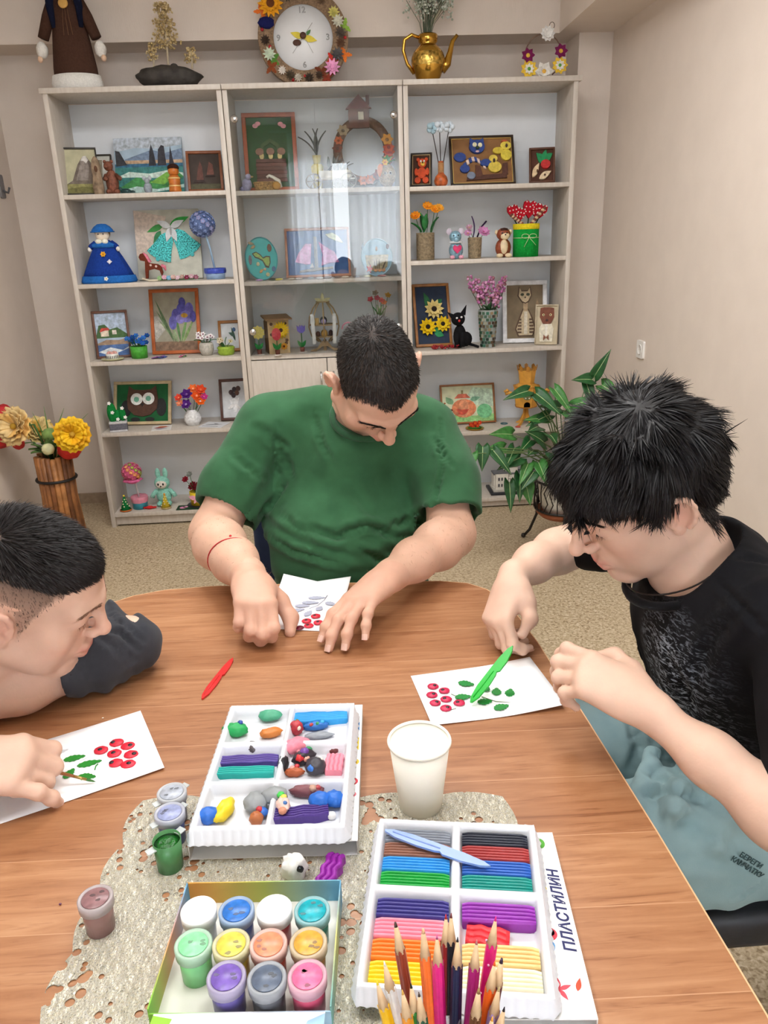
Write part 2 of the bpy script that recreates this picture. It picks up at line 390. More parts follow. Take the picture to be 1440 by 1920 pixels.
for (x0, x1, s) in ((-.451, -.069, 1), (-.065, .325, -1)):
 d = board('cupboard_door', UM, x0 - ox, x1 - ox, -.004, .012, .064, .862)
 MB(CHROME).tube([((x1 - .03 if s > 0 else x0 + .03) - ox, -.03, .70), ((x1 - .03 if s > 0 else x0 + .03) - ox, -.03, .80)], .005).build('handle', d)
for (x0, x1, kx) in ((-.451, -.062, -.429), (-.058, .325, .306)):
 g = MB(GLASS).box(((x0 + x1) / 2 - ox, .004, (.892 + 2.084) / 2), (x1 - x0, .004, 2.084 - .892)).build('glass_door', UM)
 for z in (1.967, 1.006):
  MB(CHROME).lathe([(.017, -.006), (.017, .004), (.014, .008), (0, .009)], 20, M=T(kx - ox, 0, z) @ RX(90)).build('hinge_cap', g)

# ================================================================== table
m, nt, b = nodes_mat('alder_laminate'); L = nt.links
tc = nt.nodes.new('ShaderNodeTexCoord')
mp = nt.nodes.new('ShaderNodeMapping'); mp.inputs['Scale'].default_value = (1, 1, 1); mp.inputs['Rotation'].default_value = (0, 0, .03); mp.inputs['Location'].default_value = (5.0, -.009, 0)
L.new(tc.outputs['Object'], mp.inputs[0])
br = nt.nodes.new('ShaderNodeTexBrick'); br.inputs['Scale'].default_value = 1; br.inputs['Brick Width'].default_value = 40.0; br.inputs['Row Height'].default_value = .107
br.inputs['Mortar Size'].default_value = .0007; br.inputs['Mortar Smooth'].default_value = .1
br.inputs['Color1'].default_value = (.25, .25, .25, 1); br.inputs['Color2'].default_value = (.75, .75, .75, 1); br.inputs['Mortar'].default_value = (1, 1, 1, 1); br.offset = .37
L.new(mp.outputs[0], br.inputs['Vector'])
mp2 = nt.nodes.new('ShaderNodeMapping'); mp2.inputs['Scale'].default_value = (1.6, 17, 1)
L.new(tc.outputs['Object'], mp2.inputs[0])
ad = nt.nodes.new('ShaderNodeVectorMath'); ad.operation = 'ADD'
L.new(mp2.outputs[0], ad.inputs[0]); L.new(br.outputs['Color'], ad.inputs[1])
n1 = nt.nodes.new('ShaderNodeTexNoise'); n1.inputs['Scale'].default_value = 3.2; n1.inputs['Detail'].default_value = 7; n1.inputs['Distortion'].default_value = 1.1; n1.inputs['Roughness'].default_value = .6
L.new(ad.outputs[0], n1.inputs['Vector'])
r1 = ramp(nt, [(.28, (144, 95, 62)), (.42, (166, 115, 78)), (.55, (176, 126, 88)), (.72, (188, 140, 102))]); L.new(n1.outputs['Fac'], r1.inputs[0])
mp3 = nt.nodes.new('ShaderNodeMapping'); mp3.inputs['Scale'].default_value = (9, 150, 1); L.new(tc.outputs['Object'], mp3.inputs[0])
n2 = nt.nodes.new('ShaderNodeTexNoise'); n2.inputs['Scale'].default_value = 2.0; n2.inputs['Detail'].default_value = 3; L.new(mp3.outputs[0], n2.inputs['Vector'])
r2 = ramp(nt, [(.30, (190, 160, 135)), (.40, (255, 255, 255))]); L.new(n2.outputs['Fac'], r2.inputs[0])
m1 = nt.nodes.new('ShaderNodeMixRGB'); m1.blend_type = 'MULTIPLY'; m1.inputs[0].default_value = .45
L.new(r1.outputs[0], m1.inputs[1]); L.new(r2.outputs[0], m1.inputs[2])
r3 = ramp(nt, [(0, (226, 214, 206)), (.74, (255, 255, 255)), (.8, (255, 255, 255))]); L.new(br.outputs['Color'], r3.inputs[0])
m2 = nt.nodes.new('ShaderNodeMixRGB'); m2.blend_type = 'MULTIPLY'; m2.inputs[0].default_value = 1; L.new(m1.outputs[0], m2.inputs[1]); L.new(r3.outputs[0], m2.inputs[2])
m3 = nt.nodes.new('ShaderNodeMixRGB'); m3.inputs[2].default_value = (*lin((188, 142, 106)), 1); L.new(br.outputs['Fac'], m3.inputs[0]); L.new(m2.outputs[0], m3.inputs[1])
L.new(m3.outputs[0], b.inputs['Base Color']); b.inputs['Roughness'].default_value = .36; b.inputs['Specular IOR Level'].default_value = .45
WOOD = m
TZ = .74
outline = [(.372, .18), (.368, .5), (.359, .736), (.345, .98), (.330, 1.21), (.318, 1.31), (.303, 1.385), (.28, 1.44), (.245, 1.475), (.19, 1.492), (.0, 1.507), (-.15, 1.52), (-.3, 1.529), (-.40, 1.523), (-.46, 1.503), (-.51, 1.465), (-.548, 1.40), (-.572, 1.30), (-.59, 1.15), (-.605, .95), (-.615, .6), (-.62, .18)]
table = thing('table', 'large orange-brown wood laminate table with rounded corners and pale edge', 'table', T(-.12, .85, 0))
tm = T(.12, -.85, 0)
MB(WOOD).prism(outline, .022, M=tm, z=TZ - .022).build('tabletop', table)
eb = MB(mat((226, 182, 140), .4, noise=.04))
for i in range(len(outline) - 1):
 a = outline[i]; c = outline[i + 1]; dx, dy = c[0] - a[0], c[1] - a[1]; l = math.hypot(dx, dy); nx, ny = dy / l * .0018, -dx / l * .0018
 eb.add([(a[0], a[1], TZ - .0225), (c[0], c[1], TZ - .0225), (c[0], c[1], TZ + .0002), (a[0], a[1], TZ + .0002), (a[0] + nx, a[1] + ny, TZ - .0225), (c[0] + nx, c[1] + ny, TZ - .0225), (c[0] + nx, c[1] + ny, TZ + .0002), (a[0] + nx, a[1] + ny, TZ + .0002)],
   [(0, 1, 2, 3), (4, 7, 6, 5), (0, 4, 5, 1), (3, 2, 6, 7), (0, 3, 7, 4), (1, 5, 6, 2)], M=tm)
eb.build('edge_banding', table)
for (x, y) in ((-.5, .3), (.27, .3), (-.5, 1.25), (.22, 1.25)):
 MB(WOOD).box((x + .12, y - .85, (TZ - .022) / 2), (.05, .05, TZ - .022), bev=.003).build('leg', table)
# ================================================================== organic surfaces (smooth implicit bodies, polygonised with surface nets)
def unitv(a): a = np.asarray(a, float); return a / (np.linalg.norm(a) + 1e-12)
class Body:
 def __init__(s): s.pr = []; s.M = np.eye(4)
 def _w(s, p): p = np.asarray(p, float); return s.M[:3, :3] @ p + s.M[:3, 3]
 def cap(s, a, b, ra, rb=None, k=.012, op='u'):
  rb = ra if rb is None else rb; a = s._w(a); b = s._w(b); R = max(ra, rb)
  s.pr.append(('c', op, k, np.minimum(a, b) - R, np.maximum(a, b) + R, a, b, ra, rb)); return s
 def chain(s, pts, rs, k=.012, op='u'):
  rs = [rs] * len(pts) if not hasattr(rs, '__len__') else rs
  for i in range(len(pts) - 1): s.cap(pts[i], pts[i + 1], rs[i], rs[i + 1], k, op)
  return s
 def ell(s, c, r, k=.012, op='u', R=None):
  r = np.array([r] * 3 if not hasattr(r, '__len__') else r, float)
  Q = s.M[:3, :3] @ (np.eye(3) if R is None else np.array(R.to_3x3() if hasattr(R, 'to_3x3') else R))
  c = s._w(c); ext = np.sqrt(((Q * r) ** 2).sum(1))
  s.pr.append(('e', op, k, c - ext, c + ext, c, r, Q)); return s
 def plane(s, p, n, k=.002, box=None):
  """cut away everything on the side n points to (inside box lo/hi when given)"""
  p = np.asarray(p, float); n = unitv(n)
  lo = np.full(3, -1e3) if box is None else np.asarray(box[0], float); hi = np.full(3, 1e3) if box is None else np.asarray(box[1], float)
  s.pr.append(('p', 's', k, lo, hi, p, n)); return s
 @staticmethod
 def _d(q, X):
  if q[0] == 'c':
   a, b, ra, rb = q[5:9]; ab = b - a; L2 = ab @ ab + 1e-12
   pa = X - a; t = np.clip((pa @ ab) / L2, 0, 1)
   return np.sqrt(((pa - t[..., None] * ab) ** 2).sum(-1)) - (ra + (rb - ra) * t)
  if q[0] == 'e':
   c, r, Q = q[5:8]; y = (X - c) @ Q
   k0 = np.sqrt(((y / r) ** 2).sum(-1)); k1 = np.sqrt(((y / (r * r)) ** 2).sum(-1)) + 1e-9
   return np.where(k0 < 1e-3, -r.min(), k0 * (k0 - 1) / k1)
  p, n = q[5:7]; return -((X - p) @ n)
 def field(s, X, lo, hi, pad):
  """X (nb,n,3): grid points of blocks with boxes lo/hi"""
  F = np.full(X.shape[:2], .5, np.float64)
  for q in s.pr:
   g_ = q[2] * 2 + pad; m = np.all((lo < q[4] + g_) & (hi > q[3] - g_), axis=1)
   if not m.any(): continue
   d = s._d(q, X[m]); f = F[m]; k = q[2]
   if q[1] == 'u':
    h = np.maximum(k - np.abs(f - d), 0) / k; f = np.minimum(f, d) - h * h * k * .25
   else:
    h = np.maximum(k - np.abs(f + d), 0) / k
    g = np.maximum(f, -d) + h * h * k * .25
    if q[0] == 'p':
     ins = np.all((X[m] > q[3]) & (X[m] < q[4]), axis=-1); f = np.where(ins, g, f)
    else: f = g
   F[m] = f
  return F
 def mesh(s, h, warp=None, B=10):
  us = [q for q in s.pr if q[1] == 'u']
  lo = np.min([q[3] for q in us], 0) - .03; hi = np.max([q[4] for q in us], 0) + .03
  nb = np.ceil((hi - lo) / (h * B)).astype(int)
  idx = np.stack(np.meshgrid(*[np.arange(n) for n in nb], indexing='ij'), -1).reshape(-1, 3)
  blo = lo + idx * h * B; bhi = blo + h * B
  keep = np.zeros(len(idx), bool)
  for q in us: keep |= np.all((blo < q[4] + q[2] + .01) & (bhi > q[3] - q[2] - .01), axis=1)
  idx = idx[keep]; blo = blo[keep]; bhi = bhi[keep]
  c = ((blo + bhi) / 2)[:, None, :]
  fc = s.field(c if warp is None else warp(c), blo, bhi, .02)[:, 0]
  near = np.abs(fc) < h * B * 1.35 + .006
  idx = idx[near]; blo = blo[near]; bhi = bhi[near]
  g = np.stack(np.meshgrid(*[np.arange(B + 1)] * 3, indexing='ij'), -1).reshape(-1, 3)
  F = np.empty((len(idx), (B + 1) ** 3), np.float32)
  for a in range(0, len(idx), 400):
   X = blo[a:a + 400, None, :] + g[None] * h
   F[a:a + 400] = s.field(X if warp is None else warp(X), blo[a:a + 400], bhi[a:a + 400], .02)
  n1 = B + 1; F = F.reshape(-1, n1, n1, n1); S = F < 0
  cs = [(i, j, k) for i in (0, 1) for j in (0, 1) for k in (0, 1)]
  cnt = sum(S[:, i:i + B, j:j + B, k:k + B].astype(np.int8) for i, j, k in cs)
  act = np.argwhere((cnt > 0) & (cnt < 8)); bi, ci, cj, ck = act.T
  val = np.stack([F[bi, ci + i, cj + j, ck + k] for i, j, k in cs], 1)
  off = np.array(cs, float); acc = np.zeros((len(act), 3)); num = np.zeros(len(act))
  for a in range(8):
   for b_ in range(a + 1, 8):
    if abs(off[a] - off[b_]).sum() != 1: continue
    va, vb = val[:, a], val[:, b_]; cr = (va < 0) != (vb < 0)
    t = np.where(cr, va / (va - vb + 1e-20), 0)
    acc += np.where(cr[:, None], off[a] + t[:, None] * (off[b_] - off[a]), 0); num += cr
  gcell = idx[bi] * B + np.stack([ci, cj, ck], 1)
  verts = lo + (gcell + acc / num[:, None]) * h
  dims = nb * B + 2
  key = lambda c_: ((c_[:, 0] + 1) * (dims[1] + 2) + (c_[:, 1] + 1)) * (dims[2] + 2) + c_[:, 2] + 1
  K = key(gcell); order = np.argsort(K); Ks = K[order]
  quads = []
  for ax in range(3):
   sl = [slice(0, B)] * 3; s2 = list(sl); s2[ax] = slice(1, B + 1)
   A = S[:, sl[0], sl[1], sl[2]]; C = S[:, s2[0], s2[1], s2[2]]
   e = np.argwhere(A != C); flip = A[tuple(e.T)]
   p = idx[e[:, 0]] * B + e[:, 1:]
   u, w_ = (ax + 1) % 3, (ax + 2) % 3; du = np.zeros(3, int); du[u] = 1; dw = np.zeros(3, int); dw[w_] = 1
   four = []; ok = np.ones(len(p), bool)
   for o in (0 * du, -du, -du - dw, -dw):
    kk = key(p + o); pos = np.clip(np.searchsorted(Ks, kk), 0, len(Ks) - 1); ok &= Ks[pos] == kk; four.append(order[pos])
   Q = np.stack(four, 1); Q[~flip] = Q[~flip][:, ::-1]; quads.append(Q[ok])
  return verts, np.concatenate(quads)
def smooth_mesh(V, Q, it=2, lam=.5):
 n = len(V); e = np.concatenate([Q[:, [0, 1]], Q[:, [1, 2]], Q[:, [2, 3]], Q[:, [3, 0]]])
 for _ in range(it):
  acc = np.zeros_like(V); cnt = np.zeros(n)
  for a, b_ in ((0, 1), (1, 0)):
   for d in range(3): acc[:, d] += np.bincount(e[:, a], V[e[:, b_], d], n)
   cnt += np.bincount(e[:, a], minlength=n)
  V = V + lam * (acc / np.maximum(cnt, 1)[:, None] - V)
 return V
def normals(V, Q):
 fn = np.cross(V[Q[:, 2]] - V[Q[:, 0]], V[Q[:, 3]] - V[Q[:, 1]]); N = np.zeros_like(V)
 for i in range(4):
  for d in range(3): N[:, d] += np.bincount(Q[:, i], fn[:, d], len(V))
 return N / (np.linalg.norm(N, axis=1, keepdims=True) + 1e-12)
def np_mesh(name, V, F, m, parent=None, col=None, smooth=True, **kw):
 """V (n,3), F (k,4) or (k,3) -> object"""
 me = bpy.data.meshes.new(name); w_ = F.shape[1]
 me.vertices.add(len(V)); me.vertices.foreach_set('co', np.asarray(V, np.float32).ravel())
 me.loops.add(F.size); me.loops.foreach_set('vertex_index', np.asarray(F, np.int32).ravel())
 me.polygons.add(len(F)); me.polygons.foreach_set('loop_start', np.arange(0, F.size, w_, dtype=np.int32)); me.polygons.foreach_set('loop_total', np.full(len(F), w_, np.int32))
 me.update(calc_edges=True); me.polygons.foreach_set('use_smooth', np.full(len(F), smooth)); me.materials.append(m)
 if col is not None:
  a = me.color_attributes.new('Col', 'FLOAT_COLOR', 'POINT'); c4 = np.ones((len(V), 4), np.float32); c4[:, :3] = col; a.data.foreach_set('color', c4.ravel())
 me.validate(); return mkobj(name, me, parent, **kw)
def vnoise(X, s, seed=0):
 """cheap smooth noise from summed sines, about -1..1"""
 r = np.random.default_rng(seed); o = np.zeros(X.shape[:-1])
 for _ in range(5):
  d = r.normal(size=3); d /= np.linalg.norm(d); o += np.sin(X @ d * s * r.uniform(.6, 1.6) + r.uniform(0, 6.28))
 return o / 3
def frame(fwd, up, loc):
 """4x4 with local y=fwd, z=up, x=right"""
 f = unitv(fwd); u = np.asarray(up, float); u = unitv(u - f * (u @ f)); x = np.cross(f, u)
 M = np.eye(4); M[:3, 0] = x; M[:3, 1] = f; M[:3, 2] = u; M[:3, 3] = loc; return M
def head(b, H, s=1.0, jaw=1.0, nose=1.0, full=0.0, lips=1.0):
 """head about the point between the ears; local y = face, z = crown, x = the head's right"""
 S = H.copy(); S[:3, :3] = S[:3, :3] * s; b.M = S; r = lambda v: v * s
 E = lambda c, q, k, op='u', R=None: b.ell(c, [x * s for x in q], k * s, op, R)
 C = lambda a, c, ra, rb, k, op='u': b.cap(a, c, ra * s, rb * s, k * s, op)
 E((0, -.012, .043), (.0765, .098, .088), .02)
 E((0, .030, .042), (.066, .069, .072), .03)
 E((0, .040, -.030), (.061 + full, .058, .076), .03)
 for q in (-1, 1):
  C((q * (.056 + full) * jaw, .008, -.052), (q * .020, .076, -.100), .018, .016, .03)
  E((q * (.044 + full * .6), .062, -.016), (.024, .024, .022), .025)
  E((q * (.040 + full), .050, -.055), (.024, .028, .032), .03)
 E((0, .086, -.100), (.020, .017, .017), .022)
 for q in (-1, 1): C((q * .046, .079, .036), (q * .010, .0955, .034), .009, .009, .018)
 for q in (-1, 1): E((q * .031, .107, .014), (.019, .020, .0135), .014, 's')
 for q in (-1, 1): E((q * .031, .0815, .013), (.0155, .0135, .0125), .006)
 C((0, .097, .030), (0, .1165 + .004 * nose, -.016), .0070, .0088, .014)
 E((0, .1185 + .005 * nose, -.0205), (.0115, .0105, .0098), .010)
 for q in (-1, 1): E((q * .0115, .1075, -.0255), (.0078, .0105, .0078), .006)
 for q in (-1, 1): E((q * .0060, .1120, -.0335), (.0036, .0058, .0036), .003, 's')
 E((0, .084, -.060), (.030, .021, .028), .02)
 L = lips
 for q in (-1, 1):
  b.chain([(0, .1065, -.0575), (q * .010, .1045, -.0570), (q * .0225, .0955, -.0635)], [.0052 * L * s, .0056 * L * s, .0022 * s], .006 * s)
  b.chain([(0, .1050, -.0690), (q * .010, .1030, -.0690), (q * .0215, .0955, -.0650)], [.0066 * L * s, .0062 * L * s, .0022 * s], .006 * s)
  b.chain([(0, .1135, -.0632), (q * .012, .1095, -.0632), (q * .024, .0985, -.0642)], [.0016 * s, .0016 * s, .0012 * s], .003 * s, 's')
 C((0, .112, -.082), (0, .106, -.083), .008, .006, .012, 's')
 for q in (-1, 1):                                     # ears
  Re = Matrix.Rotation(q * math.radians(24), 3, 'Z') @ Matrix.Rotation(math.radians(14), 3, 'X')
  e0 = np.array([q * .0775, -.010, .000])
  b.ell(e0, [.0075 * s, .0185 * s, .031 * s], .006 * s, 'u', Re)
  ring = []
  for i in range(12):
   th = math.radians(-60 + 300 * i / 11); y = -math.cos(th) * .0175 ; z = math.sin(th) * .0285 + .002
   ring.append(tuple(e0 + np.array(Re @ Vector((q * .0075, y, z)))))
  b.chain(ring, .0038 * s, .004 * s)
  b.ell(tuple(e0 + np.array(Re @ Vector((q * .0085, .000, .004)))), [.0065 * s, .0115 * s, .020 * s], .004 * s, 's', Re)
  b.ell(tuple(e0 + np.array(Re @ Vector((q * .006, .012, -.006)))), [.006 * s, .005 * s, .007 * s], .004 * s)
  b.ell(tuple(e0 + np.array(Re @ Vector((q * .003, .004, -.030)))), [.0055 * s, .009 * s, .009 * s], .006 * s)
 b.M = np.eye(4)
FING = [(.026, .092, (.045, .027, .022), .0092), (.0085, .097, (.049, .031, .023), .0096), (-.010, .092, (.045, .029, .023), .0091), (-.0275, .083, (.035, .022, .021), .0080)]
def hand(b, Hm, side, flex, thumb, s=1.0, splay=(6, 1, -4, -10), fat=1.0):
 """hand from the wrist: local y = fingers, z = back of the hand, +x*side = thumb side.
 flex: four (knuckle, middle, tip) bends in degrees; thumb: list of three local points after the root"""
 S = Hm.copy(); S[:3, :3] = S[:3, :3] @ np.diag([side * s, s, s]); b.M = S; tips = []
 k = .010 * s
 b.cap((0, -.012, 0), (0, .022, 0), .0245 * s * fat, .0270 * s * fat, .02 * s)
 b.ell((.004, .040, -.001), [.036 * s * fat, .046 * s, .0165 * s * fat], .02 * s)
 for i, (x, y, L, r) in enumerate(FING):
  r = r * fat
  b.cap((x * .55, .022, 0), (x, y, .001), .0125 * s, (r + .0022) * s, .018 * s)
  p = np.array([x, y, .001]); a = 0.0; sp = math.radians(splay[i]); pts = [p]; prev = p
  for j in range(3):
   a += math.radians(flex[i][j])
   d = np.array([math.sin(sp) * math.cos(a), math.cos(sp) * math.cos(a), -math.sin(a)])
   p = p + d * L[j]; pts.append(p)
  b.chain([tuple(q) for q in pts], [(r + .0012) * s, (r + .0004) * s, r * .95 * s, r * .80 * s], .0045 * s)
  for q_ in (1, 2): b.ell(tuple(pts[q_]), (r + .0012) * s, .004 * s)
  dd = unitv(pts[3] - pts[2]); up = unitv(np.cross(np.array([math.cos(sp), -math.sin(sp), 0]), dd))
  tips.append((S[:3, :3] @ pts[3] + S[:3, 3], unitv(S[:3, :3] @ dd), unitv(S[:3, :3] @ up), r * s))
 root = np.array([.022, .018, -.008]); tp = [root] + [np.array(t) for t in thumb]
 b.chain([tuple(t) for t in tp], [.0155 * s * fat, .0135 * s * fat, .0112 * s * fat, .0090 * s * fat], .014 * s)
 b.ell(tuple((tp[0] + tp[1]) / 2 + np.array([-.006, .003, -.001])), [.017 * s, .022 * s, .013 * s], .018 * s)
 dd = unitv(tp[3] - tp[2]); xx = np.cross(dd, np.array([0, 0, 1.0])); up = unitv(np.cross(xx, dd))
 tips.append((S[:3, :3] @ tp[3] + S[:3, 3], unitv(S[:3, :3] @ dd), unitv(S[:3, :3] @ up), .0098 * s))
 b.M = np.eye(4); return tips
def nails(tips, m, parent, name='fingernail'):
 for (p, d, u, r) in tips:
  x = np.cross(d, u); mb = MB(m)
  def fn(a, c):
   th = (a - .5) * 1.9; yy = -.6 + 1.25 * c; rr = r * .84
   v = p + d * (yy * r) + x * (math.sin(th) * rr) + u * (math.cos(th) * rr * (1.0 - .10 * c) - .0001)
   return tuple(v)
  mb.grid(fn, 6, 4); mb.build(name, parent)
def strands(roots, N, direc, length, width, col0, col1, seed=0, lift=.35, droop=0.0, curl=.1, seg=3):
 """tapered hair blades as one numpy mesh"""
 r = np.random.default_rng(seed); n = len(roots)
 D = direc - N * (direc * N).sum(1, keepdims=True); D /= np.linalg.norm(D, axis=1, keepdims=True) + 1e-9
 D = D + r.normal(size=D.shape) * curl; d = unit_rows(D * (1 - lift) + N * lift)
 L = (length * r.uniform(.7, 1.25, n))[:, None] if np.ndim(length) == 0 else (length * r.uniform(.8, 1.2, n))[:, None]
 side = unit_rows(np.cross(d, N + r.normal(size=N.shape) * .5)); P_ = roots - N * .0015; V = []; 
 for i in range(seg + 1):
  t = i / seg; w_ = width * (1 - t ** 1.5) + .00012
  V.append(P_ - side * w_); V.append(P_ + side * w_)
  d = unit_rows(d - N * (lift * 1.1 / seg) + np.array([0, 0, -droop / seg]) + r.normal(size=d.shape) * curl * .25)
  P_ = P_ + d * L / seg
 V = np.stack(V, 1); m_ = 2 * (seg + 1); base = np.arange(n)[:, None] * m_
 F = np.concatenate([base + np.array([2 * i, 2 * i + 1, 2 * i + 3, 2 * i + 2]) for i in range(seg)])
 t = r.uniform(0, 1, (n, 1)); c = np.asarray(col0) * (1 - t) + np.asarray(col1) * t
 return V.reshape(-1, 3), F, np.repeat(c, m_, 0)
def unit_rows(a): return a / (np.linalg.norm(a, axis=1, keepdims=True) + 1e-12)
def join_np(parts):
 V = []; F = []; C = []; b_ = 0
 for v, f, c in parts: V.append(v); F.append(f + b_); C.append(c); b_ += len(v)
 return np.concatenate(V), np.concatenate(F), np.concatenate(C)
def crease(V, Q, lines):
 """sculpt grooves with soft shoulders along polylines (pixels of the reference photograph, laid on the cloth)"""
 N = normals(V, Q); rel = V - CAM_C; dep = rel @ CAM_R[:, 2]; uv = (rel @ CAM_R[:, :2]) / dep[:, None] * FPX + np.array([720.0, 960.0]); tot = np.zeros(len(V))
 for (pts, depth, wid) in lines:
  P3 = []
  for (a, b_) in zip(pts[:-1], pts[1:]):
   for t in np.linspace(0, 1, max(2, int(math.dist(a, b_) / 6))):
    m = np.abs(uv - (np.array(a) * (1 - t) + np.array(b_) * t)).max(1) < 5
    if m.any(): i = np.flatnonzero(m); P3.append(V[i[np.argmin(dep[i])]])
  if not P3: continue
  P3 = np.array(P3); n = len(P3); lo, hi = P3.min(0) - wid * 4, P3.max(0) + wid * 4; s = np.flatnonzero(((V > lo) & (V < hi)).all(1))
  D = np.linalg.norm(V[s][:, None] - P3[None], axis=2); j = D.argmin(1); r = D[np.arange(len(s)), j]
  fade = np.sin(np.pi * (j + 1) / (n + 1)) ** .6
  tot[s] += fade * depth * (.55 * np.exp(-((r - 2.1 * wid) / wid) ** 2) - np.exp(-(r / wid) ** 2))
 return V + N * tot[:, None]
# ================================================================== people
SKIN = attr_mat('skin', rough=.52, bump=.12, bscale=260, sss=.12, spec=.35, mult=.05)
HAIR = attr_mat('hair', rough=.48, bump=0, spec=.28)
NAIL = mat((226, 188, 172), .28, noise=.02)
def cloth_mat(name, c, c2, weave=900, rough=.9):
 m, nt, b = nodes_mat(name); L = nt.links; tc = nt.nodes.new('ShaderNodeTexCoord')
 n = nt.nodes.new('ShaderNodeTexNoise'); n.inputs['Scale'].default_value = 18; n.inputs['Detail'].default_value = 6; L.new(tc.outputs['Object'], n.inputs['Vector'])
 r = ramp(nt, [(.3, c2), (.7, c)]); L.new(n.outputs['Fac'], r.inputs[0]); L.new(r.outputs[0], b.inputs['Base Color'])
 n2 = nt.nodes.new('ShaderNodeTexNoise'); n2.inputs['Scale'].default_value = weave; n2.inputs['Detail'].default_value = 2; L.new(tc.outputs['Object'], n2.inputs['Vector'])
 bp = nt.nodes.new('ShaderNodeBump'); bp.inputs['Strength'].default_value = .25; bp.inputs['Distance'].default_value = .001; L.new(n2.outputs['Fac'], bp.inputs['Height']); L.new(bp.outputs[0], b.inputs['Normal'])
 b.inputs['Roughness'].default_value = rough; b.inputs['Specular IOR Level'].default_value = .15; b.inputs['Sheen Weight'].default_value = .10; b.inputs['Sheen Roughness'].default_value = .5
 return m
def to_local(V, H, s):
 return ((V - H[:3, 3]) @ H[:3, :3]) / s
HL_Y = [-.13, -.045, -.034, -.016, .004, .018, .030, .050, .068, .078, .12]
def hairline(kind):
 if kind == 'short': z = [-.068, -.062, .020, .034, .030, -.018, .030, .056, .078, .082, .082]
 elif kind == 'fade': z = [-.075, -.070, .020, .034, .030, -.026, .026, .050, .074, .080, .080]
 else: z = [-.085, -.080, -.010, .034, .030, -.022, .020, .046, .072, .078, .078]
 return lambda L: L[:, 2] - np.interp(L[:, 1], HL_Y, z) - np.where(L[:, 1] > .035, (.020 if kind == 'short' else .010) * np.clip((np.abs(L[:, 0]) - .014) / .03, 0, 1), 0)
def skin_colors(V, H, s, base, hl=None, hairc=None, beard=0.0, side=None):
 L = to_local(V, H, s); n = len(V); c = np.tile(np.asarray(lin(base)), (n, 1))
 def mixc(w_, col):
  nonlocal c
  w_ = np.clip(w_, 0, 1)[:, None]; c = c * (1 - w_) + np.asarray(lin(col)) * w_
 g = lambda p, r: np.exp(-(((L - np.array(p)) / np.array(r)) ** 2).sum(1))
 inhead = (np.linalg.norm(L - np.array([0, .01, .0]), axis=1) < .16)
 red = (214, 142, 124)
 for q in (-1, 1):
  mixc(.28 * g((q * .045, .075, -.025), (.03, .03, .025)), red)
  mixc(.38 * g((q * .082, -.010, .002), (.009, .022, .034)), (224, 146, 130))
 mixc(.25 * g((0, .122, -.020), (.016, .018, .018)), red)
 lip = np.maximum(g((0, .106, -.0575), (.020, .016, .0058)), g((0, .105, -.0690), (.019, .016, .0062)))
 mixc(1.25 * lip * inhead, (196, 112, 104))
 if beard:
  bz = np.clip((-.030 - L[:, 2]) / .03, 0, 1) * (L[:, 1] > .0) * inhead * (1 - np.clip(lip * 1.5, 0, 1)); mixc(beard * bz, (150, 128, 120))
 if hl is not None:
  d = hl(L) + .004 * vnoise(L, 260, 3); notear = ~((np.abs(L[:, 0]) > .0735) & (np.abs(L[:, 1] + .010) < .030) & (np.abs(L[:, 2]) < .040))
  mixc(np.clip(d / .010 + .3, 0, 1) * inhead * notear * .95, hairc)
 return c, L, inhead
def brow_strands(H, s, N, seed, col, side, VN, length=.009):
 r = np.random.default_rng(seed); pts = []; nrm = []; dr = []
 for q in (side,):
  for _ in range(N):
   t = r.uniform(0, 1); x = q * (.010 + .040 * t); y = .1045 - .022 * t ** 1.8 ; z = .034 + .007 * math.sin(t * 2.2) - .003 * t + r.uniform(-.0028, .0028) * (1.1 - .6 * t)
   pts.append((x, y, z)); nrm.append((q * (.15 + .7 * t), 1, .15)); dr.append((q, -.4 * t, .35 - .5 * t))
 A = lambda a: np.array(a) @ H[:3, :3].T
 W_ = A(np.array(pts)) * s + H[:3, 3]; V_, N_ = VN; ii = [int(np.argmin(((V_ - w0) ** 2).sum(1))) for w0 in W_]; sn = V_[ii] - W_; W_ = W_ + N_[ii] * ((sn * N_[ii]).sum(1, keepdims=True) + .0012)
 return strands(W_, N_[ii], A(np.array(dr)), length, .0006, col, col, seed, lift=.20, curl=.12)
def lash_strands(H, s, seed, col, side):
 r = np.random.default_rng(seed); pts = []; dr = []
 for q in (side,):
  for i in range(46):
   t = i / 45; x = q * (.018 + .027 * t); pts.append((x, .0955 - .012 * (t - .35) ** 2 * 4 - .006 * t, .0060 - .0035 * math.sin(math.pi * t))); dr.append((q * (.25 + .5 * t), .8, -.45))
 A = lambda a: np.array(a) @ H[:3, :3].T
 n = np.tile(np.array([[0, 1.0, .2]]), (len(pts), 1))
 return strands(A(np.array(pts)) * s + H[:3, 3], unit_rows(A(n)), A(np.array(dr)), .0075, .0004, col, col, seed, lift=.45, curl=.1)
def face_hair(root, off, H, s, seed, col, n, V, Nn):
 Lb = to_local(V, H, s); fm = (Lb[:, 1] > .045) & (np.abs(Lb[:, 2] - .03) < .04) & (np.abs(Lb[:, 0]) < .08); VN = (V[fm], Nn[fm])
 for side in (-1, 1):
  x = brow_strands(H, s, n, seed + side, lin(col), side, VN); np_mesh('eyebrow', x[0], x[1], HAIR, root, x[2], M=off)
  x = lash_strands(H, s, seed + side, lin(col), side); np_mesh('eyelashes', x[0], x[1], HAIR, root, x[2], M=off)
def arm(b, pts, rs, k=.03): b.chain(pts, rs, k)
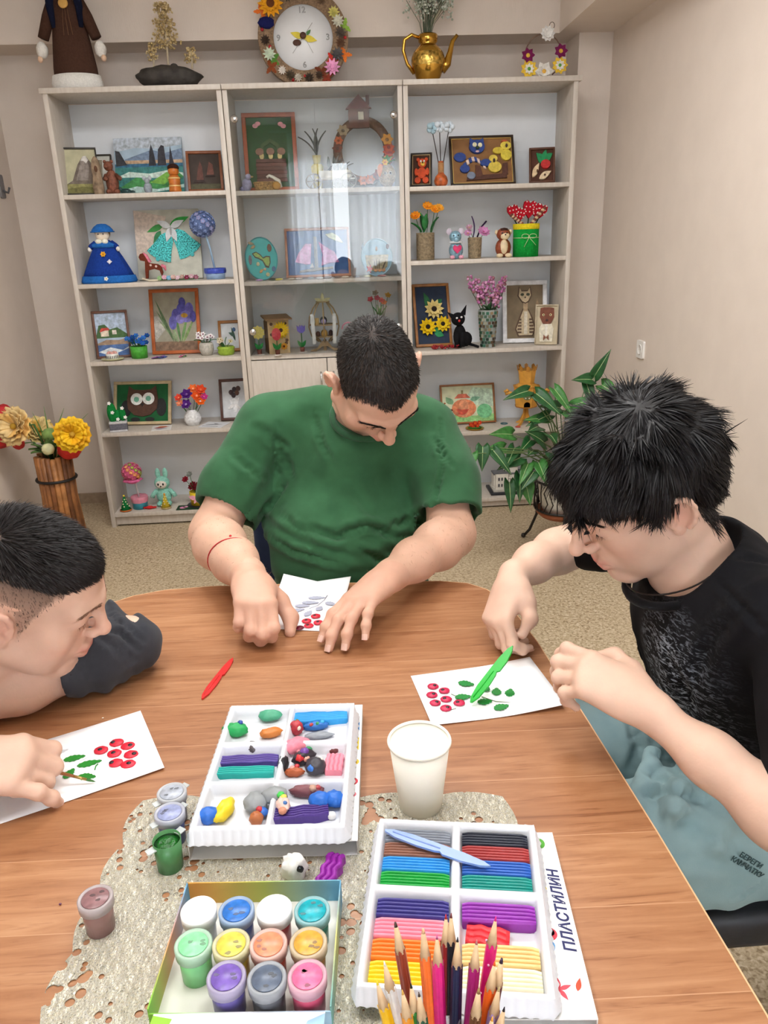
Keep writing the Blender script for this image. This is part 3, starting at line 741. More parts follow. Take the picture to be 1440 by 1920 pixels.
def sample(V, N, mask, n, seed):
 r = np.random.default_rng(seed); i = np.flatnonzero(mask); j = r.choice(i, n)
 return V[j] + r.normal(size=(n, 3)) * .0008, N[j]
def arm_hair(V, Nn, mask, n, dirv, seed, col=(66, 46, 36), length=.011):
 p, nn = sample(V, Nn, mask, n, seed)
 return strands(p + nn * .001, nn, np.tile(np.asarray(dirv, float), (n, 1)), length, .00016, lin(col), lin(col), seed, lift=.22, curl=.3, seg=2)

# ---------------------------------------------------------------- the man in the green T-shirt
def man_green():
 root = thing('person', 'person in a green T-shirt bent over a small card with both hands on it', 'person', T(0, 1.85, 0))
 off = T(0, -1.85, 0)
 s = 1.08; H = frame((.20, -.40, -.90), (.10, -.885, .42), (.070, 1.582, 1.166))
 b = Body(); head(b, H, s, jaw=1.06, nose=.4, full=.007)
 nb = np.array([.045, 1.735, 1.06]); hc = H[:3, 3]
 b.cap(hc - H[:3, 1] * .025 - H[:3, 2] * .02, nb, .060, .068, .03)
 b.cap(nb, (.02, 1.82, .80), .06, .10, .04)
 SR, ER, WR = (-.190, 1.775, 1.02), (-.310, 1.670, .808), (-.203, 1.380, .830)
 SL, EL, WL = (.215, 1.775, 1.00), (.228, 1.590, .808), (.080, 1.368, .816)
 b.cap((nb[0], 1.80, .98), SR, .035, .035, .03); b.cap((nb[0], 1.80, .98), SL, .035, .035, .03)
 arm(b, [SR, ((SR[0] + ER[0]) / 2, (SR[1] + ER[1]) / 2, (SR[2] + ER[2]) / 2), ER], [.036, .056, .050]); arm(b, [ER, (-.282, 1.575, .818), (-.235, 1.460, .826), WR], [.050, .053, .043, .034])
 arm(b, [SL, (.225, 1.69, .91), EL], [.036, .050, .049]); arm(b, [EL, (.190, 1.520, .812), (.130, 1.438, .816), WL], [.050, .049, .040, .031])
 hr = frame((.20, -.97, -.12), (.10, .12, 1), (-.193, 1.358, .831))
 tr = hand(b, hr, -1, [(40, 74, 42), (46, 78, 44), (48, 78, 44), (50, 74, 42)], [(.052, .036, -.030), (.070, .062, -.050), (.066, .086, -.066)], 1.03, fat=1.12, splay=(3, 1, -2, -5))
 hl_ = frame((-.62, -.76, -.14), (-.08, .12, 1), (.070, 1.356, .818))
 tl = hand(b, hl_, 1, [(9, 22, 14), (12, 23, 16), (13, 24, 16), (14, 22, 14)], [(.050, .040, -.020), (.062, .068, -.030), (.056, .094, -.036)], 1.0, fat=1.06, splay=(6, 2, -5, -16))
 V, Q = b.mesh(.0025); V = smooth_mesh(V, Q, 1, .4); Nn = normals(V, Q)
 hl = hairline('short'); col, L, inh = skin_colors(V, H, s, (214, 172, 148), hl, (34, 28, 26), .18)
 forearm = (V[:, 2] < .90) & (~inh)
 handm = forearm & (V[:, 1] < 1.36); col[handm] = col[handm] * .6 + np.array(lin((208, 156, 134))) * .4
 np_mesh('body', V, Q, SKIN, root, col, M=off)
 mask = inh & (hl(L) > .001) & ~((np.abs(L[:, 0]) > .072) & (np.abs(L[:, 1] + .01) < .034) & (L[:, 2] < .040))
 p, nn = sample(V, Nn, mask, 26000, 1); pl = to_local(p, H, s)
 crown = np.array([.01, -.055, .125]); dl = pl - crown; dw = unit_rows(dl) @ H[:3, :3].T
 ln = np.interp(pl[:, 2], [-.06, .02, .07, .12], [.003, .006, .009, .011])
 A = strands(p, nn, dw, ln, .0007, lin((18, 15, 15)), lin((48, 43, 41)), 2, lift=.36, curl=.20)
 face_hair(root, off, H, s, 3, (34, 24, 22), 520, V, Nn)
 ah = arm_hair(V, Nn, forearm & (V[:, 1] < 1.62) & (V[:, 1] > 1.36) & (Nn[:, 2] > -.2), 900, (.3, -1, 0), 5, (176, 136, 112), .008)
 np_mesh('hair', *join_np([A])[:2], HAIR, root, A[2], M=off)
 np_mesh('arm_hair', ah[0], ah[1], HAIR, root, ah[2], M=off)
 nl = mkobj('fingernails', None, root, off); nails([tr[i] for i in range(5)] + [tl[i] for i in range(5)], NAIL, nl)
 # T-shirt
 c = Body()
 c.ell((.015, 1.815, .93), (.205, .125, .17), .06); c.ell((-.005, 1.745, .76), (.205, .195, .19), .08); c.ell((0, 1.83, .58), (.20, .18, .16), .08)
 c.cap((-.15, 1.79, 1.025), (.165, 1.79, 1.005), .068, .068, .06)
 c.cap((-.05, 1.76, 1.075), (-.17, 1.785, 1.035), .05, .055, .04); c.cap((.12, 1.76, 1.065), (.185, 1.785, 1.02), .05, .055, .04)
 SRe = (-.283, 1.688, .845); SLe = (.228, 1.622, .842)
 c.chain([(-.185, 1.78, 1.02), (-.262, 1.715, .905), SRe], [.070, .070, .075], .035); c.chain([(.200, 1.78, 1.0), (.228, 1.68, .905), SLe], [.074, .074, .078], .035)
 c.ell((.035, 1.72, .985), (.11, .09, .085), .06)
 c.ell((.050, 1.668, 1.098), (.074, .080, .078), .008, 's')
 dR = unitv(np.array(SRe) - np.array((-.225, 1.745, .96))); dL = unitv(np.array(SLe) - np.array((.222, 1.71, .95)))
 c.plane(SRe, dR + np.array([-.10, -.12, .1]), .006, ((-.42, 1.5, .70), (-.185, 1.80, .98))); c.plane(SLe, dL, .006, ((.150, 1.45, .70), (.40, 1.80, .98)))
 c.cap(np.array(SRe) - dR * .03, np.array(SRe) + dR * .08, .068, .074, .008, 's'); c.cap(np.array(SLe) - dL * .03, np.array(SLe) + dL * .08, .064, .070, .008, 's')
 def warp(X):
  x, y, z = X[..., 0], X[..., 1], X[..., 2]; n_ = vnoise(X, 22, 13)
  w_ = vnoise(X * np.array([1, 1, .5]), 24, 11) * .010 + vnoise(X * np.array([.6, 1, 1.3]), 62, 12) * .0036
  fr_ = (y < 1.80)
  w_ = w_ + fr_ * (np.sin(z * 118 + x * 22 + n_ * 2.6) * .0065 * np.exp(-((z - .815) / .055) ** 2) + np.sin((z * .55 + np.abs(x) * 1.0) * 105 + n_ * 2.2) * .0050 * np.exp(-((np.abs(x - .01) - .19) / .05) ** 2) * np.exp(-((z - .93) / .08) ** 2))
  return X + w_[..., None] * np.array([.3, 1.0, .5])
 V, Q = c.mesh(.004, warp); V = smooth_mesh(V, Q, 1, .4)
 V = crease(V, Q, [([(560, 985), (636, 1004), (693, 990), (790, 1012)], .010, .008), ([(488, 1005), (548, 1039), (640, 1062)], .009, .008), ([(530, 905), (494, 965)], .010, .009), ([(526, 790), (518, 850), (524, 915)], .004, .005), ([(831, 785), (824, 888), (796, 1000)], .005, .005), ([(475, 800), (529, 835), (545, 900)], .006, .008), ([(668, 1030), (743, 1064), (800, 1050)], .007, .007), ([(585, 775), (600, 830), (625, 880)], .005, .007), ([(394, 932), (460, 972)], .0025, .003), ([(797, 966), (872, 950)], .003, .003), ([(440, 850), (500, 900)], .005, .007), ([(810, 820), (850, 870)], .005, .006), ([(650, 900), (700, 960), (760, 950)], .004, .010), ([(520, 960), (580, 1010)], .005, .008), ([(740, 985), (800, 960)], .006, .007)])
 g1 = cloth_mat('green_jersey', (56, 101, 68), (47, 88, 58)); tee = np_mesh('t_shirt', V, Q, g1, root, M=off)
 hem = MB(cloth_mat('green_rib', (48, 90, 62), (42, 80, 54), 1500))
 cc = np.array([.050, 1.680, 1.068]); ax = unitv(np.array([0.02, -.50, .85])); u = unitv(np.cross(ax, (1, 0, 0))); w_ = np.cross(ax, u)
 hem.tube([tuple(cc - ax * .004 + (u * math.cos(a) * .073 + w_ * math.sin(a) * .073)) for a in np.linspace(0, 2 * math.pi, 41)], .0075, 8, caps=False, flat=1.0)
 hem.build('collar', tee)
 # red thread bracelet
 mb = MB(mat((190, 50, 55), .8)); ctr = np.array([-.240, 1.470, .826]); ax = unitv(np.array([.20, -.95, .0])); u = unitv(np.cross(ax, (0, 0, 1))); w_ = np.cross(u, ax)
 mb.tube([tuple(ctr + ax * .012 * math.sin(a) + u * math.cos(a) * .0505 + w_ * math.sin(a) * .0505) for a in np.linspace(0, 2 * math.pi, 33)], .0013, 6, caps=False)
 mb.ball(tuple(ctr + w_ * .0508), .0028, n=8, k=6); mb.build('thread_bracelet', root, off)
 # jeans on the chair, below the table
 j = Body(); j.cap((-.08, 1.86, .50), (-.13, 1.46, .50), .095, .075, .05); j.cap((.10, 1.86, .50), (.14, 1.46, .50), .095, .075, .05); j.ell((.01, 1.88, .54), (.20, .15, .12), .05)
 j.cap((-.13, 1.46, .50), (-.14, 1.50, .08), .075, .06, .04); j.cap((.14, 1.46, .50), (.15, 1.50, .08), .075, .06, .04)
 V, Q = j.mesh(.008); np_mesh('jeans', V, Q, cloth_mat('navy_denim', (46, 58, 88), (36, 46, 74)), root, M=off)
 for x in (-.14, .15): MB(mat((40, 40, 44), .6)).ball((x, 1.46, .045), (.05, .13, .045)).build('shoe', root, off)
 return root
man_green()
# ---------------------------------------------------------------- the young man in the black T-shirt (seated at the right edge)
def man_black():
 root = thing('person', 'person with shaggy black hair and a black printed T-shirt holding a green plastic knife', 'person', T(.7, 1.0, 0)); off = T(-.7, -1.0, 0)
 s = 1.04; H = frame((-.8325, -.0372, -.5527), (-.5297, -.2383, .814), (.4387, 1.0534, 1.0756)); hc = H[:3, 3]
 b = Body(); head(b, H, s, jaw=1.0, nose=1.5, full=-.002, lips=1.05)
 nb = np.array([.520, 1.055, .965])
 b.cap(hc - H[:3, 1] * .022 - H[:3, 2] * .03, nb, .052, .060, .03); b.cap(nb, (.60, 1.03, .75), .045, .05, .03); b.ell((.520, 1.05, .915), (.045, .075, .045), .04)
 SL, EL, WL = (.585, .845, .955), (.535, .655, .752), (.385, .838, .840)
 SR, ER, WR = (.515, 1.24, .935), (.445, 1.42, .835), (.298, 1.262, .852)
 b.cap((.57, 1.03, .92), SL, .035, .035, .03); b.cap((.57, 1.05, .92), SR, .035, .035, .03)
 arm(b, [SL, (.560, .75, .855), EL], [.034, .043, .038]); arm(b, [EL, (.490, .712, .782), (.438, .775, .812), WL], [.038, .038, .030, .024])
 arm(b, [SR, (.485, 1.33, .885), ER], [.034, .044, .039]); arm(b, [ER, (.405, 1.375, .845), (.345, 1.31, .852), WR], [.039, .040, .033, .026])
 hr = frame((-.45, -.72, -.55), (-.62, -.08, .70), (.290, 1.250, .848))
 tr = hand(b, hr, -1, [(38, 62, 30), (50, 70, 40), (56, 74, 42), (60, 74, 42)], [(.040, .046, -.020), (.050, .074, -.030), (.036, .100, -.036)], .95)
 hl_ = frame((-.76, .50, .30), (-.10, -.55, .83), (.380, .845, .846))
 tl = hand(b, hl_, 1, [(28, 50, 30), (40, 56, 34), (46, 58, 36), (50, 56, 36)], [(.046, .040, -.016), (.058, .068, -.024), (.046, .092, -.034)], .95)
 V, Q = b.mesh(.0025); V = smooth_mesh(V, Q, 1, .4); Nn = normals(V, Q)
 hl = hairline('long'); col, L, inh = skin_colors(V, H, s, (220, 183, 161), hl, (34, 28, 28), .05)
 np_mesh('body', V, Q, SKIN, root, col, M=off)
 # hair: a full rough mass over the skull with long blades, fringe to the brows
 h = Body(); S = H.copy(); S[:3, :3] *= s; h.M = S
 h.ell((0, -.014, .056), [.084 * s, .104 * s, .084 * s], .02); h.ell((0, .044, .084), [.062 * s, .050 * s, .038 * s], .03); h.ell((0, -.060, .010), [.074 * s, .056 * s, .074 * s], .03)
 for q in (-1, 1): h.ell((q * .066, .012, .052), [.022 * s, .044 * s, .036 * s], .02)
 rr = np.random.default_rng(21)
 for i in range(70):
  a = rr.uniform(-2.7, 2.7); e = rr.uniform(.1, 1.2); d = np.array([math.sin(a) * math.cos(e), math.cos(a) * math.cos(e), math.sin(e)])
  if d[1] > .75 and d[2] < .3: continue
  p = np.array([0, -.012, .055]) + d * np.array([.082, .102, .084]); t = d * .1 + np.array([0, .2 * np.sign(d[1]), -.75]); t = unitv(t)
  h.cap(p, p + t * .030 + d * .002, .009 * s, .004 * s, .010)
 h.M = np.eye(4)
 def hw(X): return X + vnoise(X, 90, 31)[..., None] * .004
 HV, HQ = h.mesh(.003, hw); HN = normals(HV, HQ); LL = to_local(HV, H, s)
 hlen = hl(LL); okm = ((LL[:, 1] < .02) & (hlen > .0)) | ((LL[:, 1] >= .02) & (LL[:, 2] > .058))
 ear = (np.abs(LL[:, 0]) > .06) & (np.abs(LL[:, 1] + .012) < .030) & (LL[:, 2] < .032)
 okm &= ~ear
 keep = okm[HQ].all(1); used = np.unique(HQ[keep]); remap = -np.ones(len(HV), int); remap[used] = np.arange(len(used))
 cap_ = (HV[used], remap[HQ[keep]], np.tile(np.array(lin((20, 18, 20))), (len(used), 1)))
 parts = [cap_]
 p, nn = sample(HV, HN, okm, 26000, 41); pl = to_local(p, H, s)
 crown = np.array([-.01, -.045, .14]); dl = unit_rows(pl - crown)
 dl[:, 2] -= .25; dl[:, 1] += np.where(pl[:, 1] > 0, .35, -.05); dw = dl @ H[:3, :3].T
 tuft = vnoise(p, 70, 44)[:, None] * np.array([[.5, .4, .15]]) + vnoise(p, 160, 48)[:, None] * np.array([[-.2, .3, .1]])
 parts.append(strands(p, nn, dw + tuft, .038, .0010, lin((8, 7, 9)), lin((26, 24, 28)), 42, lift=.13, droop=.12, curl=.06, seg=4))
 # fringe
 fr = (pl[:, 1] > .045) & (pl[:, 2] > .052) & (pl[:, 2] < .12); pf, nf = p[fr][:5200], nn[fr][:5200]; lf = to_local(pf, H, s)
 df = np.stack([lf[:, 0] * 5 - .20, np.full(len(lf), .35), np.full(len(lf), -1.0)], 1); df[:, 0] += .5 * np.sin(lf[:, 0] * 140)
 parts.append(strands(pf, nf, df @ H[:3, :3].T, np.interp(lf[:, 2], [.05, .12], [.016, .046]) * (1 + .25 * np.sin(lf[:, 0] * 200)), .0010, lin((9, 8, 10)), lin((28, 26, 30)), 43, lift=.10, droop=.35, curl=.07, seg=5))
 # nape and sideburn wisps
 sb, ns = sample(V, Nn, inh & (hl(L) > -.002) & (L[:, 1] < .03) & (L[:, 2] < .03) & ~((np.abs(L[:, 0]) > .072) & (np.abs(L[:, 1] + .01) < .034)), 4500, 45)
 parts.append(strands(sb, ns, np.tile(np.array([[-.1, 0, -1.0]]) @ H[:3, :3].T + np.array([[0, 0, -.3]]), (len(sb), 1)), .022, .0007, lin((14, 12, 14)), lin((46, 40, 42)), 46, lift=.16, curl=.18))
 hv, hf, hcx = join_np(parts); np_mesh('hair', hv, hf, HAIR, root, hcx, M=off)
 face_hair(root, off, H, s, 47, (46, 34, 30), 260, V, Nn)
 nl = mkobj('fingernails', None, root, off); nails(tr + tl, NAIL, nl)
 # T-shirt
 c = Body()
 c.ell((.580, 1.045, .845), (.128, .195, .15), .06); c.ell((.635, 1.03, .70), (.140, .18, .16), .06); c.ell((.72, 1.02, .56), (.15, .18, .10), .06)
 c.cap((.565, .90, .945), (.545, 1.20, .935), .060, .056, .05); c.cap((.53, 1.05, .945), (.57, 1.04, .88), .07, .09, .05)
 SLe = (.538, .700, .800); SRe = (.468, 1.375, .862)
 c.chain([(.582, .86, .952), (.565, .77, .875), SLe], [.066, .066, .066], .03); c.chain([(.520, 1.225, .938), (.492, 1.31, .898), SRe], [.060, .058, .058], .03)
 c.ell((.488, 1.048, .992), (.092, .088, .082), .010, 's')
 dL = unitv(np.array(SLe) - np.array((.572, .80, .91))); dR = unitv(np.array(SRe) - np.array((.508, 1.27, .92)))
 c.plane(SLe, dL, .006, ((.40, .50, .60), (.72, .84, .99))); c.plane(SRe, dR, .006, ((.30, 1.28, .70), (.62, 1.60, .99)))
 c.cap(np.array(SLe) - dL * .03, np.array(SLe) + dL * .08, .055, .060, .006, 's'); c.cap(np.array(SRe) - dR * .03, np.array(SRe) + dR * .08, .048, .052, .006, 's')
 for a, e, r in (((.46, .93, .80), (.50, .99, .66), .006),):
  c.cap(a, e, r, r * .6, .028, 's')
 def warp(X): return X + vnoise(X * np.array([1, 1, .5]), 36, 51)[..., None] * .006 + vnoise(X, 90, 52)[..., None] * .002
 TV, TQ = c.mesh(.004, warp); TV = smooth_mesh(TV, TQ, 1, .4); TV = crease(TV, TQ, [([(1150, 1095), (1180, 1180), (1215, 1280)], .006, .009), ([(1400, 1120), (1330, 1200), (1290, 1310)], .006, .009), ([(1340, 1090), (1440, 1190)], .004, .005), ([(1250, 1240), (1300, 1330)], .006, .010), ([(1440, 1050), (1380, 1040)], .004, .006)])
 # black jersey with a pale scratchy print on the chest
 m, nt, bb = nodes_mat('black_jersey'); L_ = nt.links; tc = nt.nodes.new('ShaderNodeTexCoord')
 a_ = nt.nodes.new('ShaderNodeAttribute'); a_.attribute_name = 'Col'
 mp = nt.nodes.new('ShaderNodeMapping'); mp.inputs['Scale'].default_value = (36, 36, 100); mp.inputs['Rotation'].default_value = (.5, .9, .3); L_.new(tc.outputs['Object'], mp.inputs[0])
 n = nt.nodes.new('ShaderNodeTexNoise'); n.inputs['Scale'].default_value = 1.6; n.inputs['Detail'].default_value = 5; n.inputs['Roughness'].default_value = .7; n.inputs['Distortion'].default_value = 1.2; L_.new(mp.outputs[0], n.inputs['Vector'])
 r_ = ramp(nt, [(.50, (0, 0, 0)), (.60, (160, 170, 182))]); L_.new(n.outputs['Fac'], r_.inputs[0])
 sx = nt.nodes.new('ShaderNodeSeparateColor'); L_.new(a_.outputs['Color'], sx.inputs[0])
 mx = nt.nodes.new('ShaderNodeMixRGB'); mx.blend_type = 'MIX'; mx.inputs[1].default_value = (*lin((15, 16, 21)), 1); L_.new(sx.outputs[0], mx.inputs[0])
 m4 = nt.nodes.new('ShaderNodeMixRGB'); m4.blend_type = 'LIGHTEN'; m4.inputs[0].default_value = 1; m4.inputs[1].default_value = (*lin((15, 16, 21)), 1); L_.new(r_.outputs[0], m4.inputs[2])
 L_.new(m4.outputs[0], mx.inputs[2]); L_.new(mx.outputs[0], bb.inputs['Base Color']); bb.inputs['Roughness'].default_value = .85; bb.inputs['Specular IOR Level'].default_value = .2; bb.inputs['Sheen Weight'].default_value = 0
 pc = np.array([.475, .985, .80]); w_ = np.exp(-(((TV - pc) / np.array([.10, .085, .115])) ** 2).sum(1)); w2 = .55 * np.exp(-(((TV - np.array([.53, .90, .80])) / np.array([.06, .02, .10])) ** 2).sum(1))
 tcx = np.zeros((len(TV), 3)); tcx[:, 0] = np.clip((w_ - .25) * 1.8, 0, 1) * .9 + w2 * .6
 tee = np_mesh('t_shirt', TV, TQ, m, root, tcx, M=off)
 col_m = cloth_mat('black_rib', (18, 19, 24), (14, 15, 18), 1500)
 cc = np.array([.495, 1.048, .938]); ax = unitv(np.array([-.42, -.05, 1])); u = unitv(np.cross(ax, (0, 1, 0))); v_ = np.cross(ax, u)
 MB(col_m).tube([tuple(cc + u * math.cos(a) * (.080 if math.cos(a) > 0 else .080) + v_ * math.sin(a) * .078 + np.array([.006, 0, 0])) for a in np.linspace(0, 2 * math.pi, 41)], .0075, 8, caps=False).build('collar', tee)
 MB(mat((40, 30, 28), .7)).tube([tuple(cc + ax * .014 + u * math.cos(a) * .072 + v_ * math.sin(a) * .066) for a in np.linspace(0, 2 * math.pi, 41)], .0014, 6, caps=False).build('neck_cord', root, off)
 # sweatpants
 j = Body(); j.cap((.70, .93, .545), (.33, .90, .565), .098, .082, .05); j.cap((.70, 1.12, .545), (.33, 1.13, .565), .098, .082, .05); j.ell((.74, 1.02, .55), (.15, .19, .11), .06)
 j.cap((.33, .90, .565), (.34, .90, .08), .082, .06, .04); j.cap((.33, 1.13, .565), (.34, 1.13, .08), .082, .06, .04)
 j.cap((.52, 1.0, .66), (.44, .86, .655), .012, .012, .03); j.cap((.46, .99, .655), (.40, .90, .65), .011, .011, .03); j.cap((.60, .98, .65), (.50, .84, .62), .010, .010, .03)
 j.cap((.56, 1.03, .67), (.47, .93, .665), .010, .008, .02, 's'); j.cap((.42, .98, .66), (.36, .88, .65), .010, .008, .02, 's')
 def pw(X): return X + vnoise(X * np.array([.7, 1, 1]), 40, 61)[..., None] * .006 + vnoise(X, 95, 62)[..., None] * .002
 PV, PQ = j.mesh(.005, pw); PV = crease(PV, PQ, [([(1180, 1345), (1200, 1400), (1185, 1440)], .008, .007), ([(1205, 1490), (1260, 1480), (1320, 1500)], .011, .008), ([(1225, 1400), (1270, 1440), (1310, 1470)], .008, .008), ([(1240, 1540), (1330, 1560), (1420, 1590)], .006, .010), ([(1215, 1440), (1250, 1470)], .007, .007), ([(1380, 1690), (1440, 1650)], .003, .003)]); pants = np_mesh('sweatpants', PV, PQ, cloth_mat('teal_fleece', (146, 172, 174), (130, 158, 162)), root, M=off)
 for y in (.90, 1.13): MB(mat((60, 60, 66), .6)).ball((.29, y, .045), (.13, .05, .045)).build('shoe', root, off)
 return root, PV
R_ROOT, R_PV = man_black()
def pants_text():
 q0 = CAM_R @ np.array([1419 - 720.0, 1624 - 960.0, FPX]); d = unitv(q0); V = R_PV; rel = V - CAM_C; t = rel @ d; dist = np.linalg.norm(rel - t[:, None] * d, axis=1)
 near = dist < .012
 if not near.any(): return
 c = V[near][np.argmin(t[near])]; loc = V[np.linalg.norm(V - c, axis=1) < .055]; m0 = loc.mean(0); n = np.linalg.svd(loc - m0)[2][2]
 if n @ d > 0: n = -n
 u = unitv(np.array(P(1436, 1641, y=c[1]) - P(1376, 1606, y=c[1]))); u = unitv(u - n * (u @ n)); w = np.cross(n, u)
 A = lambda a, e: np.stack([np.ones_like(a), a, e, a * a, a * e, e * e], 1)
 L = (loc - c); k = np.linalg.lstsq(A(L @ u, L @ w), L @ n, rcond=None)[0]
 pants = [o for o in R_ROOT.children if o.name.startswith('sweatpants')][0]
 for i, s_ in enumerate(('БЕРЕГИ', 'КАМЧАТКУ')):
  o = text_mesh(s_, .0105, mat((40, 70, 74), .8, noise=.1), pants, I4, 'printed_slogan', .0002, .15); me = o.data
  for v in me.vertices:
   a, e = v.co.x, v.co.y + (.0055 if i == 0 else -.0055); h = float(A(np.array([a]), np.array([e]))[0] @ k); v.co = Vector(c + u * a + w * e + n * (h + .0035 + v.co.z))
# ---------------------------------------------------------------- the young man leaning in at the left edge
def man_left():
 root = thing('person', 'person with short dark hair leaning low in grey sleeves, holding a brush', 'person', T(-.75, 1.05, 0)); off = T(.75, -1.05, 0)
 s = 1.05; H = frame((.8834, .1158, -.4541), (.4686, -.2215, .8552), (-.4900, 1.0716, .9560)); hc = H[:3, 3]
 b = Body(); head(b, H, s, jaw=1.02, nose=.5, full=.004, lips=1.25)
 nb = np.array([-.585, 1.075, .860])
 b.cap(hc - H[:3, 1] * .022 - H[:3, 2] * .03, nb, .056, .062, .03); b.cap(nb, (-.72, 1.06, .72), .06, .08, .04)
 SL, EL, WL = (-.640, 1.27, .850), (-.378, 1.195, .797), (-.600, 1.045, .782)
 SR, ER, WR = (-.680, .90, .850), (-.690, .760, .785), (-.538, .840, .811)
 b.cap((-.66, 1.06, .84), SL, .035, .035, .03); b.cap((-.66, 1.06, .84), SR, .035, .035, .03)
 arm(b, [SL, (-.52, 1.24, .82), EL], [.035, .040, .036]); arm(b, [EL, (-.44, 1.155, .790), (-.53, 1.09, .785), WL], [.036, .040, .038, .029])
 arm(b, [SR, (-.68, .82, .81), ER], [.035, .044, .040]); arm(b, [ER, (-.63, .79, .798), WR], [.040, .042, .031])
 hr = frame((.97, .18, -.10), (-.02, -.50, .85), (-.540, .846, .816))
 tr = hand(b, hr, -1, [(46, 66, 30), (54, 74, 34), (54, 74, 36), (22, 30, 18)], [(.036, .044, -.024), (.036, .076, -.040), (.022, .100, -.046)], 1.06, fat=1.12)
 hl_ = frame((-.8, -.55, -.1), (0, 0, 1), (-.610, 1.038, .776))
 tl = hand(b, hl_, 1, [(20, 30, 20)] * 4, [(.046, .040, -.016), (.058, .068, -.020), (.060, .094, -.024)], 1.0)
 V, Q = b.mesh(.0025); V = smooth_mesh(V, Q, 1, .4); Nn = normals(V, Q)
 hl = hairline('fade'); col, L, inh = skin_colors(V, H, s, (220, 182, 160), None, None, .05)
 d = hl(L) + .004 * vnoise(L, 260, 3); notear = ~((np.abs(L[:, 0]) > .0735) & (np.abs(L[:, 1] + .010) < .030) & (np.abs(L[:, 2]) < .040))
 w_ = (np.clip(d / .012, 0, 1) * inh * notear * np.interp(L[:, 2], [-.04, .03, .088], [.22, .45, .92]))[:, None]; col = col * (1 - w_) + np.array(lin((50, 40, 36))) * w_
 np_mesh('body', V, Q, SKIN, root, col, M=off)
 m0 = inh & (hl(L) > .001) & notear
 p, nn = sample(V, Nn, m0 & (L[:, 2] > .076 + .004 * vnoise(L, 300, 9)), 24000, 71); pl = to_local(p, H, s)
 crown = np.array([.035, -.05, .115]); dl = unit_rows(pl - crown); dl[:, 1] += .45; dw = dl @ H[:3, :3].T
 ln = np.interp(pl[:, 2], [.07, .085, .11], [.006, .014, .027])
 A = strands(p, nn, dw, ln, .0008, lin((16, 13, 14)), lin((44, 38, 38)), 72, lift=.30, curl=.12, seg=3)
 p, nn = sample(V, Nn, m0 & (L[:, 2] <= .088), 26000, 73); pl = to_local(p, H, s); dl = unit_rows(pl - crown); dw = (dl + np.array([0, 0, -.4])) @ H[:3, :3].T
 B_ = strands(p, nn, dw, .0045, .00032, lin((46, 36, 32)), lin((100, 82, 72)), 74, lift=.25, curl=.15, seg=2)
 hv, hf, hcx = join_np([A, B_]); np_mesh('hair', hv, hf, HAIR, root, hcx, M=off)
 face_hair(root, off, H, s, 75, (140, 106, 86), 130, V, Nn)
 nl = mkobj('fingernails', None, root, off); nails(tr, NAIL, nl)
 c = Body()
 c.ell((-.745, 1.07, .76), (.14, .20, .14), .06); c.ell((-.83, 1.06, .62), (.15, .19, .14), .06)
 c.cap((-.655, .93, .845), (-.645, 1.24, .845), .056, .054, .05)
 c.chain([SL, (-.52, 1.235, .822), (-.385, 1.192, .794)], [.062, .056, .049], .02)
 c.chain([(-.385, 1.192, .794), (-.43, 1.155, .794), (-.490, 1.112, .790)], [.049, .052, .049], .02)
 for i, t in enumerate((.45, .6, .72, .84)):
  q = np.array((-.52, 1.235, .822)) * (1 - t) + np.array((-.385, 1.192, .794)) * t; c.cap(q + np.array([-.012, .03, .042]), q + np.array([.012, -.02, .047]), .007, .005, .012)
 dE = unitv(np.array((-.490, 1.112, .790)) - np.array((-.43, 1.155, .794)))
 c.plane((-.490, 1.112, .790), dE, .004, ((-.60, 1.0, .70), (-.43, 1.18, .86))); c.cap(np.array((-.490, 1.112, .790)) - dE * .02, np.array((-.49, 1.112, .79)) + dE * .06, .043, .043, .004, 's')
 c.chain([SR, (-.68, .82, .81), ER], [.060, .056, .052], .02)
 c.ell(tuple(nb + np.array([.03, 0, .045])), (.070, .072, .062), .010, 's')
 c.plane((0, 0, .7445), (0, 0, -1), .003, ((-.6, .5, .60), (.2, 1.5, .7445)))
 def warp(X): return X + (np.sin((X @ np.array([.9, .5, .25])) * 190 + vnoise(X, 40, 83) * 2) * .0036 * np.exp(-((X[..., 0] + .42) / .07) ** 2))[..., None] + vnoise(X, 50, 81)[..., None] * .004 + vnoise(X, 120, 82)[..., None] * .0015
 TV, TQ = c.mesh(.0045, warp); TV = smooth_mesh(TV, TQ, 1, .4); TV = crease(TV, TQ, [([(205, 1150), (235, 1165), (268, 1200)], .006, .005), ([(200, 1175), (230, 1185), (262, 1220)], .006, .005), ([(195, 1195), (225, 1210), (255, 1240)], .005, .005), ([(150, 1240), (165, 1275)], .003, .003), ([(215, 1215), (240, 1250)], .003, .004)]); np_mesh('sweater', TV, TQ, cloth_mat('charcoal_knit', (64, 66, 72), (50, 52, 58), 700), root, M=off)
 j = Body(); j.cap((-.95, .96, .52), (-.55, .95, .54), .095, .08, .05); j.cap((-.95, 1.14, .52), (-.55, 1.15, .54), .095, .08, .05); j.ell((-.95, 1.05, .54), (.14, .18, .12), .06)
 j.cap((-.55, .95, .54), (-.56, .95, .08), .08, .06, .04); j.cap((-.55, 1.15, .54), (-.56, 1.15, .08), .08, .06, .04)
 V, Q = j.mesh(.008); np_mesh('trousers', V, Q, cloth_mat('dark_trousers', (48, 50, 58), (40, 42, 50)), root, M=off)
 for y in (.95, 1.15): MB(mat((50, 50, 54), .6)).ball((-.51, y, .045), (.13, .05, .045)).build('shoe', root, off)
man_left()
# ================================================================== things on the table
ZT = TZ + .0006
YAW = lambda a: RZ(a)
